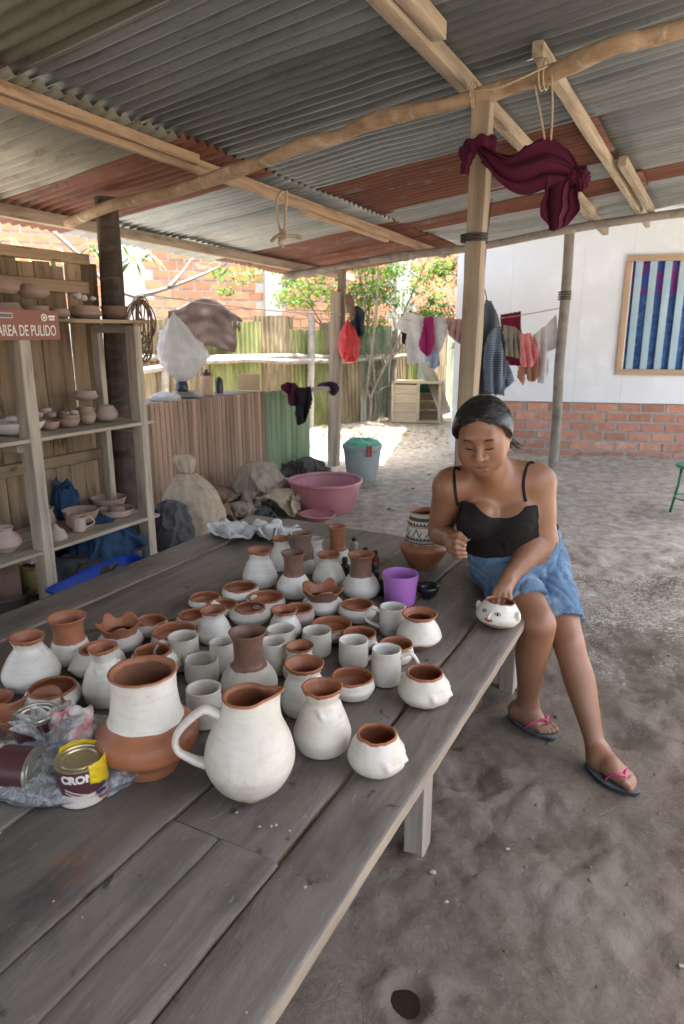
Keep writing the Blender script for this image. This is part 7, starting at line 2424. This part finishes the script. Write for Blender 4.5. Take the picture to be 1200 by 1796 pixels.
# twisted maroon cloth tied to the post
MAR = C('maroon_jersey', (.075, .012, .032))
mg = thing('maroon_garment', 'maroon garment knotted around the middle post and slung from cords', 'garment', W(900, 300, 3.05))
def mp_(x, y, Y=3.06):
    return W(x, y, Y)
def sheet_cloth(nm, cen, half, pl, fq, o, n=70, m_=44, ax=(0, 0, 1)):
    """A length of thin cloth along a path: (half width, pleat depth) per path point, pleats running lengthwise."""
    C_p = cr([tuple(c_) for c_ in cen], 12)
    H_ = np.interp(np.linspace(0, 1, len(C_p)), np.linspace(0, 1, len(half)), half)
    P_l = np.interp(np.linspace(0, 1, len(C_p)), np.linspace(0, 1, len(pl)), pl)
    L_ = len(C_p)
    def fn(u, w):
        i = min(L_ - 1.001, u * (L_ - 1))
        k = int(i)
        c_ = Vector(C_p[k]).lerp(Vector(C_p[k + 1]), i - k)
        t_ = (Vector(C_p[min(L_ - 1, k + 1)]) - Vector(C_p[max(0, k - 1)])).normalized()
        sd_ = Vector((0, -1, 0)).cross(t_).normalized()
        hh, pp_ = float(np.interp(i, range(L_), H_)), float(np.interp(i, range(L_), P_l))
        ww = w * 2 - 1
        ph = ww * fq + o + .9 * math.sin(u * 3 + o) + 1.1 * noise.noise(Vector((u * 2.2, ww * 1.5, o)))
        edge = .012 * noise.noise(Vector((u * 5, w * 3, o + 4)))
        return c_ + sd_ * (hh * ww + .25 * pp_ * math.sin(ph * 2) + edge) + Vector((0, -1, 0)) * (pp_ * math.sin(ph) + .35 * pp_ * math.sin(2.3 * ph + 2) + .5 * hh * (1 - ww * ww))
    ob = MB().grid(fn, n, m_).build(nm, MAR, mg, sharp=None)
    ob.modifiers.new('thickness', 'SOLIDIFY').thickness = .003
    return ob
sheet_cloth('sash', [mp_(838, 262, 3.13), mp_(856, 278, 3.08), mp_(885, 299, 3.05), mp_(920, 303, 3.04), mp_(955, 292, 3.03), mp_(985, 300, 3.03), mp_(1012, 313, 3.03)], [.018, .030, .055, .085, .105, .075, .022], [.014, .014, .016, .018, .020, .018, .012], 6.5, .6)
sheet_cloth('back_layer', [mp_(850, 274, 3.12), mp_(890, 296, 3.10), mp_(930, 288, 3.09), mp_(962, 270, 3.09), mp_(990, 292, 3.07)], [.02, .045, .075, .06, .03], [.012, .014, .016, .014, .010], 5.0, 2.2)
sheet_cloth('hanging_tail', [mp_(995, 316, 3.03), mp_(986, 335, 3.02), mp_(979, 362, 3.02), mp_(973, 388, 3.02), mp_(968, 405, 3.02)], [.035, .062, .070, .055, .010], [.016, .020, .022, .018, .006], 5.5, 1.4)
sheet_cloth('short_end', [mp_(832, 258, 3.11), mp_(823, 272, 3.10), mp_(818, 290, 3.10), mp_(816, 306, 3.10)], [.016, .022, .022, .016], [.010, .010, .010, .008], 4.0, 3.0)
def knot_wp(p, d):
    return p * (1 + .30 * (folds(d * .9, 1.7, .9, 2) - .6))
MB().ball(mp_(1019, 313, 3.02), (.036, .034, .046), 40, 26, None, knot_wp).build('knot', MAR, mg, sharp=None)
MB().ball(mp_(1002, 312, 3.02), (.026, .030, .034), 36, 22, None, knot_wp).build('knot', MAR, mg, sharp=None)
pk_ = W(841, 262, cp.y)
lp_ = []
for i in range(41):
    t_ = 2 * math.pi * i / 40
    lp_.append(Vector((cp.x + .062 * math.cos(t_), cp.y + .01 + .060 * math.sin(t_), pk_.z + .018 * math.cos(t_ * 1.0 + 1.0))))
MB().tube(lp_, [.020 * (1 + .25 * math.sin(i * 1.1)) for i in range(41)], 12, flat=1.5).build('loop', MAR, mg, sharp=None)
cdm = MB()
for a_, b_, c_ in (((938, 150, 3.05), (948, 200, 3.04), (958, 258, 3.03)), ((968, 128, 3.05), (969, 190, 3.04), (966, 256, 3.03)), ((834, 160, 3.12), (880, 152, 3.05), (960, 116, 3.0))):
    cdm.tube(cr([W(*a_), W(*b_), W(*c_)], 8), .0042, 6)
for c_ in ((832, 168), (836, 171), (950, 132), (958, 130)):
    q_ = on_roof(c_[0], c_[1], -.155)
    pts = [q_ + DA * (.052 * math.cos(t)) + Vector((0, 0, .055 * math.sin(t))) for t in np.linspace(0, 2 * math.pi, 20)]
    cdm.tube(pts, .0042, 6)
ob = cdm.build('tie_cords', ROPE, None, sharp=None)
tag(ob, 'pale cords wound round the crooked pole holding up the maroon garment', 'cord')
# rope loop hanging from the left beam
rl_ = MB()
Yr = 4.25
rl_.tube(cr([W(503, 334, Yr), W(501, 370, Yr), W(499, 405, Yr), W(494, 416, Yr - .02)], 6), .008, 8)
rl_.tube(cr([W(496, 335, Yr + .08), W(486, 348, Yr), W(487, 380, Yr), W(492, 405, Yr), W(497, 416, Yr)], 6), .008, 8)
rl_.tube(cr([W(476, 424, Yr), W(486, 414, Yr - .02), W(500, 414, Yr - .02), W(516, 414, Yr), W(530, 418, Yr)], 6), .011, 8)
rl_.tube(cr([W(492, 405, Yr - .01), W(502, 412, Yr - .03), W(490, 424, Yr - .01), W(498, 434, Yr)], 6), .010, 8)
rl_.ball(W(495, 415, Yr), (.028, .022, .024), 14, 10)
ob = rl_.build('rope_loop', ROPE, None, sharp=None)
tag(ob, 'knotted rope loop hanging from the roof beam above the partition', 'rope')
# hanging plastic bags
FILMW = mat('white_bag_film', (0.72, 0.73, 0.73), (0.62, 0.63, 0.63), 12, .4, .35, 40, spots=(0.45, 0.46, 0.46), sp_scale=14, sp_lo=.66, bdist=.008)
b_ = FILMW.node_tree.nodes['Principled BSDF']
b_.inputs['Alpha'].default_value = .82
b_.inputs['Transmission Weight'].default_value = .0
def hang_bag(name, label, top, prof, mtl, lean=(0, 0), o=0.0, flat=.6, corner=0.0):
    t = Vector(top)
    def wp(p, a):
        k = -p.z / max(1e-6, -prof[-1][1])
        f = 1 + .16 * math.sin(a * 8 + 2 * math.sin(a * 2 + o)) * max(0.0, 1 - k) ** 1.2 + .14 * noise.noise(Vector((math.cos(a) * 2 + o, math.sin(a) * 2, p.z * 7))) + .05 * noise.noise(Vector((math.cos(a) * 6 + o, math.sin(a) * 6, p.z * 18)))
        f += .16 * (folds(Vector((math.cos(a), math.sin(a), p.z * 5)), o, .8, 3) - .6) * min(1, k * 2)
        f += corner * max(0, math.cos(a)) ** 3 * math.exp(-((k - .55) / .2) ** 2)
        return Vector((t.x + p.x * f + lean[0] * k, t.y + p.y * f * flat + lean[1] * k, t.z + p.z))
    ob = MB().lathe(cr(prof, 6), 70, wp, close_bot=True, close_top=True).build(name, mtl, None, sharp=None)
    tag(ob, label, 'plastic bag')
tb_ = W(305, 552, 5.25)
hang_bag('white_plastic_bag', 'white plastic bag hanging from the wire above the partition', tb_, [(.006, .02), (.012, 0), (.05, -.05), (.11, -.15), (.155, -.26), (.150, -.35), (.09, -.44), (.03, -.48), (.002, -.485)], FILMW, (.04, 0), 1.0, .55, .35)
REDF = mat('red_bag_film', (0.60, 0.05, 0.05), (0.45, 0.03, 0.04), 12, .35, .35, 40, spots=(0.7, 0.25, 0.2), sp_scale=9, sp_lo=.6)
pq = Vector((q.x, q.y, 0))
pb2 = on_z(585, 817, 0)
tb2 = W(610, 566, pb2.y - .13)
hang_bag('red_plastic_bag', 'red plastic bag hanging on the far post', tb2, [(.01, .03), (.02, 0), (.06, -.06), (.10, -.18), (.105, -.30), (.07, -.39), (.01, -.42)], REDF, (.03, 0), 2.0, .7)
garment('dark_blue_rag', 'dark blue rag hanging on the far post behind the red bag', 'rag', [(612, 540), (628, 536), (640, 548), (638, 588), (628, 592), (618, 580)], C('dark_navy_cloth', (.05, .06, .09)), 0, .03, 2, 15, Y=pb2.y - .08, group='rags on the far post')
garment('brown_strap', 'brown strap hanging on the far post above the red bag', 'strap', [(603, 520), (612, 514), (620, 522), (624, 550), (618, 568), (612, 548), (606, 540)], SACKB, 0, .02, 1, 16, Y=pb2.y - .11, group='rags on the far post')
garment('maroon_trousers', 'maroon trousers thrown over the rail beside the green slats', 'trousers', [(494, 676), (502, 670), (518, 672), (530, 690), (532, 700), (524, 714), (508, 708), (503, 690), (494, 682)], C('dark_maroon', (.07, .015, .03)), 0, .03, 2, 17, Y=6.55, thick=.012, group='clothes thrown over the rail')
garment('black_trousers', 'black trousers thrown over the rail beside the far post', 'trousers', [(520, 680), (546, 678), (547, 700), (542, 722), (536, 740), (524, 746), (517, 728), (520, 705)], BLKC, 0, .03, 2, 18, Y=6.50, thick=.012, group='clothes thrown over the rail')
garment('bunched_cloth', 'dark cloth bunched on the rail where it meets the far post', 'cloth', [(558, 676), (574, 669), (590, 672), (594, 686), (584, 692), (572, 684), (560, 684)], C('dark_purple_cloth', (.03, .022, .035)), 0, .04, 2, 19, Y=7.3, thick=.02, group='clothes thrown over the rail')
ra, rb2 = W(500, 688, 6.6), W(592, 680, 7.45)
rl2 = bar('clothes_rail', ra, rb2, .05, .05, WOOD_PALE, None)
tag(rl2, 'short wooden rail running from the green slats to the far post', 'rail')
wl = MB().tube([W(245, 515, 5.2).lerp(W(600, 552, 7.55), t) + Vector((0, 0, -.03 * math.sin(math.pi * t))) for t in np.linspace(0, 1, 16)], .004, 6).build('bag_wire', plastic('pale_wire', (.45, .47, .5), .4), None, sharp=None)
tag(wl, 'pale wire stretched from the rack to the far post', 'wire')
# ================================================================== trees and yard
def leaf_mat(name, c, c2, tl):
    m, nt, bs = new_mat(name)
    v = coords(nt, rnd=False)
    n1 = noise_tex(nt, v, 3.5, 5, .6)
    geo = nt.nodes.new('ShaderNodeNewGeometry')
    rnd = nt.nodes.new('ShaderNodeTexWhiteNoise')
    rnd.noise_dimensions = '1D'
    nt.links.new(geo.outputs['Random Per Island'], rnd.inputs['W'])
    col = mixc(nt, rnd.outputs['Value'], c, c2)
    col = mixc(nt, ramp(nt, n1, [(0, 0, 0), (.5, .5, .5)], [.45, .7]), col, tuple(x * .6 for x in c))
    nt.links.new(col, bs.inputs['Base Color'])
    bs.inputs['Roughness'].default_value = .5
    tr = nt.nodes.new('ShaderNodeBsdfTranslucent')
    nt.links.new(mixc(nt, 1.0, col, (1.5, 1.6, .7), 'MULTIPLY'), tr.inputs[0])
    mx = nt.nodes.new('ShaderNodeMixShader')
    mx.inputs[0].default_value = tl
    out = [n_ for n_ in nt.nodes if n_.type == 'OUTPUT_MATERIAL'][0]
    nt.links.new(bs.outputs[0], mx.inputs[1])
    nt.links.new(tr.outputs[0], mx.inputs[2])
    nt.links.new(mx.outputs[0], out.inputs[0])
    return m
LF1 = leaf_mat('bright_leaves', (0.075, 0.17, 0.03), (0.12, 0.21, 0.05), .45)
LF2 = leaf_mat('dark_leaves', (0.055, 0.12, 0.028), (0.10, 0.17, 0.045), .35)
BARK = mat('pale_bark', (0.26, 0.22, 0.18), (0.15, 0.125, 0.10), 20, .9, .6, 50, spots=(.38, .36, .33), sp_scale=8, sp_lo=.6)
def tree(name, label, base, stems, clumps, n_leaf, size, lmat, seed=1, r0=.045):
    rs = random.Random(seed)
    t = thing(name, label, 'tree', base)
    base = Vector(base)
    tm = MB()
    tips = []
    for k in range(stems):
        a = 2 * math.pi * k / stems + rs.uniform(-.4, .4)
        cl = clumps[k % len(clumps)]
        tip = Vector(cl[0]) + Vector((rs.uniform(-.2, .2), rs.uniform(-.2, .2), rs.uniform(-.1, .2)))
        m1 = base + Vector((.10 * math.cos(a), .10 * math.sin(a), .45))
        m2 = m1.lerp(tip, .45) + Vector((rs.uniform(-.12, .12), rs.uniform(-.12, .12), .05))
        path = cr([base + Vector((.07 * math.cos(a), .07 * math.sin(a), -.05)), m1, m2, tip], 7)
        tm.tube(path, [max(.007, r0 * (1 - .8 * i / len(path))) for i in range(len(path))], 8)
        for j in range(6):
            i = int(len(path) * rs.uniform(.35, .95))
            s = Vector(path[i])
            e = s + Vector((rs.uniform(-.5, .5), rs.uniform(-.4, .4), rs.uniform(.05, .5)))
            tm.tube(cr([s, s.lerp(e, .5) + Vector((0, 0, .06)), e], 4), [.012 - .001 * q_ for q_ in range(9)], 5, cap=False)
            tips.append(e)
    tm.build('trunk', BARK, t, sharp=None)
    lm = MB()
    tot = sum(c_[2] for c_ in clumps)
    for (c_, rad, wgt) in clumps:
        n_ = int(n_leaf * wgt / tot)
        sub = [(Vector((rs.gauss(0, .45), rs.gauss(0, .45), rs.gauss(0, .42))), rs.uniform(.18, .42)) for _ in range(16)]
        for i in range(n_):
            sc_, sr = rs.choice(sub)
            d = Vector((rs.gauss(0, 1), rs.gauss(0, 1), rs.gauss(0, 1))).normalized() * (rs.random() ** .4) * sr
            p = Vector(c_) + Vector(((sc_.x + d.x) * rad[0], (sc_.y + d.y) * rad[1], (sc_.z + d.z) * rad[2]))
            a = rs.uniform(0, 6.28)
            dr = Vector((math.cos(a), math.sin(a), rs.uniform(-.7, .25))).normalized()
            s_ = dr.cross(Vector((rs.uniform(-.5, .5), rs.uniform(-.5, .5), 1))).normalized()
            L, w = size * rs.uniform(.7, 1.35), size * rs.uniform(.17, .27)
            md = p + dr * L * .5 + Vector((0, 0, -.06 * L))
            lm.add([p, md + s_ * w, p + dr * L + Vector((0, 0, -.25 * L)), md - s_ * w], [(0, 1, 2, 3)])
    lm.build('crown', lmat, t, smooth=False)
    return t
tb0 = on_z(648, 738, 0)
tree('yard_tree', 'spindly many-stemmed tree standing before the fence beyond the far post', tb0, 8,
     [((tb0.x - .25, tb0.y - .3, 2.45), (.9, .7, .55), 3), ((tb0.x + .75, tb0.y - .1, 2.5), (.9, .7, .6), 3), ((tb0.x - 1.2, tb0.y - .7, 2.35), (.8, .6, .4), 2), ((tb0.x + .3, tb0.y + .3, 3.2), (1.2, .9, .6), 3), ((tb0.x + .9, tb0.y - .2, 1.75), (.5, .5, .35), 1.2), ((tb0.x + .2, tb0.y - 1.5, 3.5), (1.5, 1.2, .5), 3), ((tb0.x - .6, tb0.y - .2, 1.95), (.9, .6, .40), 2), ((tb0.x + .6, tb0.y, 1.95), (.9, .6, .45), 2), ((tb0.x + 1.1, tb0.y - .4, 1.6), (.5, .4, .4), 1.2), ((tb0.x - .2, tb0.y - .3, 1.45), (.5, .4, .3), .7)], 13000, .075, LF1, 3, .035)
tree('leafy_tree', 'dense leafy tree rising behind the fence left of the white house', (2.0, 15.2, 0), 5,
     [((1.7, 15.2, 2.2), (1.3, .9, 1.0), 3), ((2.9, 15.6, 3.2), (1.4, 1.0, 1.0), 3), ((.9, 15.6, 3.2), (1.2, .9, .9), 2), ((1.9, 15.3, 1.2), (1.2, .7, .7), 2)], 9000, .13, LF2, 5, .08)
tree('far_tree', 'tall pale green tree crown far beyond the fence', (-.4, 19.5, 0), 4,
     [((-.2, 19.5, 3.6), (2.2, 1.3, 1.3), 3), ((2.6, 19.5, 3.9), (2.2, 1.3, 1.4), 3)], 5000, .16, LF1, 8, .1)
# dry leaves on the sunny ground
lit = MB()
rs = random.Random(21)
for i in range(1500):
    x, y = rs.uniform(-.6, 1.6), rs.uniform(8.7, 12.2)
    if rs.random() < .35 and y < 9.6:
        continue
    a = rs.uniform(0, 6.28)
    L = rs.uniform(.03, .08)
    d = Vector((math.cos(a), math.sin(a), 0))
    s_ = Vector((-d.y, d.x, 0)) * L * .3
    z = .008 + rs.uniform(0, .02)
    p = Vector((x, y, ground_h(x, y) + z))
    lit.add([p, p + d * L * .5 + s_ + Vector((0, 0, rs.uniform(-.005, .015))), p + d * L, p + d * L * .5 - s_], [(0, 1, 2, 3)])
ob = lit.build('leaf_litter', mat('dry_leaves', (.34, .25, .15), (.20, .13, .07), 30, .8, .1, hue=.2), None, smooth=False)
ob['kind'] = 'stuff'
ob['label'] = 'dry leaves scattered over the sunny yard'
# wooden crate and leaning boards by the fence
CRATE = mat('crate_wood', (.48, .38, .26), (.34, .25, .16), 14, .85, .4, 80, GR, spots=(.2, .14, .09), sp_scale=6, sp_lo=.62, hue=.15)
c0 = on_z(736, 742, 0) + Vector((0, .25, 0))
crt = thing('wooden_crate', 'old open-sided wooden crate standing by the fence corner', 'crate', c0, R(-14))
cw, cd_, chh = .78, .55, .66
def cbox(nm, c, s):
    return place(nm, MB().box(c, s).mesh(nm, CRATE), crt, local=True)
for i in range(4):
    cbox('board', (-cw * .24, -cd_ / 2, .09 + i * .155), (cw * .50, .018, .150))
    cbox('board', (0, cd_ / 2, .09 + i * .155), (cw, .018, .150))
    cbox('board', (-cw / 2, 0, .09 + i * .155), (.018, cd_ - .03, .150))
    cbox('board', (cw / 2, 0, .09 + i * .155), (.018, cd_ - .03, .150))
cbox('top', (0, 0, chh + .005), (cw + .04, cd_ + .04, .022))
cbox('bottom', (0, 0, .02), (cw + .02, cd_ + .02, .022))
for sx in (-1, .08, 1):
    cbox('batten', (sx * cw / 2, -cd_ / 2 - .018, chh / 2), (.05, .02, chh - .02))
lb = on_z(783, 735, 0)
ob = bar('leaning_board', W(782, 726, 11.3), W(748, 640, 11.9), .20, .02, WOOD_PALE, None, up=(0, -1, .3))
tag(ob, 'pale board leaning beside the crate against the house corner', 'board')
ob = MB().grid(lambda u, v_: W(716 + 36 * u, 602 + 68 * v_, 12.9 - .2 * u) + Vector((0, .012 * math.sin(u * 50), 0)), 60, 6).build('blue_tin_sheet', FT4, None, sharp=None)
ob.modifiers.new('t', 'SOLIDIFY').thickness = .003
tag(ob, 'pale blue tin sheet standing behind the wooden crate', 'tin sheet')
ob = MB().ball(W(748, 676, 12.0), (.24, .2, .12), 20, 12, None, lambda p, d: p * (1 + .15 * noise.noise(d * 2))).build('green_tub', plastic('green_tub_plastic', (.04, .22, .14), .4), None, sharp=None)
tag(ob, 'dark green plastic lying upturned on the crate', 'tub')
# green stool at the right edge
GRN = plastic('green_enamel', (.01, .20, .11), .35)
s0 = on_z(1196, 905, 0)
st = thing('green_stool', 'green metal stool cut off by the right edge of the picture', 'stool', s0 + Vector((.10, 0, 0)))
place('seat', MB().lathe([(0, .40), (.17, .40), (.185, .412), (.18, .425), (0, .428)], 32).mesh('seat', GRN, sharp=40), st, local=True)
for a in (45, 135, 225, 315):
    d = Vector((math.cos(R(a)), math.sin(R(a)), 0))
    place('leg', MB().tube([d * .14 + Vector((0, 0, .405)), d * .15 + Vector((0, 0, .25)), d * .19], .011, 8).mesh('leg', GRN, sharp=None), st, local=True)
place('ring', MB().tube([Vector((.165 * math.cos(t), .165 * math.sin(t), .15)) for t in np.linspace(0, 2 * math.pi, 33)], .007, 6).mesh('ring', GRN, sharp=None), st, local=True)
# small bits of rubbish and crumbs of clay
PAP = mat('white_paper_scrap', (.38, .36, .33), None, 20, .8, .2)
for (px, py, r_, lab) in ((759, 1530, .007, 'white scrap on the ground before the table leg'), (783, 1577, .005, 'pale crumb on the ground right of the white scrap'), (1194, 1695, .005, 'small pale chip at the lower right edge'), (890, 1493, .005, 'tiny pale crumb in the middle of the bare ground'), (687, 893, .030, 'crumpled paper on the ground beyond the table'), (724, 858, .012, 'small orange peel on the ground beyond the table'), (752, 832, .016, 'white paper scrap on the ground left of the woman')):
    p = on_z(px, py, 0)
    p.z = ground_h(p.x, p.y)
    lumpy('scrap', lab, 'scrap', p + Vector((0, 0, r_ * .25)), (r_ * 1.4, r_, r_ * .5), PAP if px != 724 else TERRA, .5, px * .1, (12, 8), group='scraps on the ground')
peb = MB()
rs = random.Random(31)
for i in range(700):
    x, y = rs.uniform(.1, 3.6), rs.uniform(1.0, 7.0)
    p = Vector((x, y, ground_h(x, y)))
    r_ = rs.uniform(.002, .006) * (1 + (rs.random() < .04) * 1.2)
    peb.ball(p, (r_ * 1.3, r_, r_ * .7), 6, 4, Matrix.Rotation(rs.uniform(0, 3), 3, 'Z'))
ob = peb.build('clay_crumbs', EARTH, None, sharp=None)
ob['kind'] = 'stuff'
ob['label'] = 'crumbs of dry clay strewn over the ground'
tc_ = MB()
rs = random.Random(77)
for i in range(140):
    w_ = rs.uniform(.02, 1.2)
    p = tb(rs.uniform(-.2, 2.1), w_, TZ + .001)
    r_ = rs.uniform(.0006, .0018)
    tc_.ball(p, (r_ * 1.5, r_, r_ * .6), 6, 4, Matrix.Rotation(rs.uniform(0, 3), 3, 'Z'))
for (px, py) in ((455, 1450), (476, 1449), (484, 1447), (508, 1457), (535, 1556), (415, 1425)):
    tc_.ball(on_z(px, py, TZ + .002), (.0042, .003, .0015), 8, 5, Matrix.Rotation(rs.uniform(0, 3), 3, 'Z'))
ob = tc_.build('plank_crumbs', CLAY_PINK, None, sharp=None)
ob['kind'] = 'stuff'
ob['label'] = 'crumbs of pale clay strewn over the table planks'
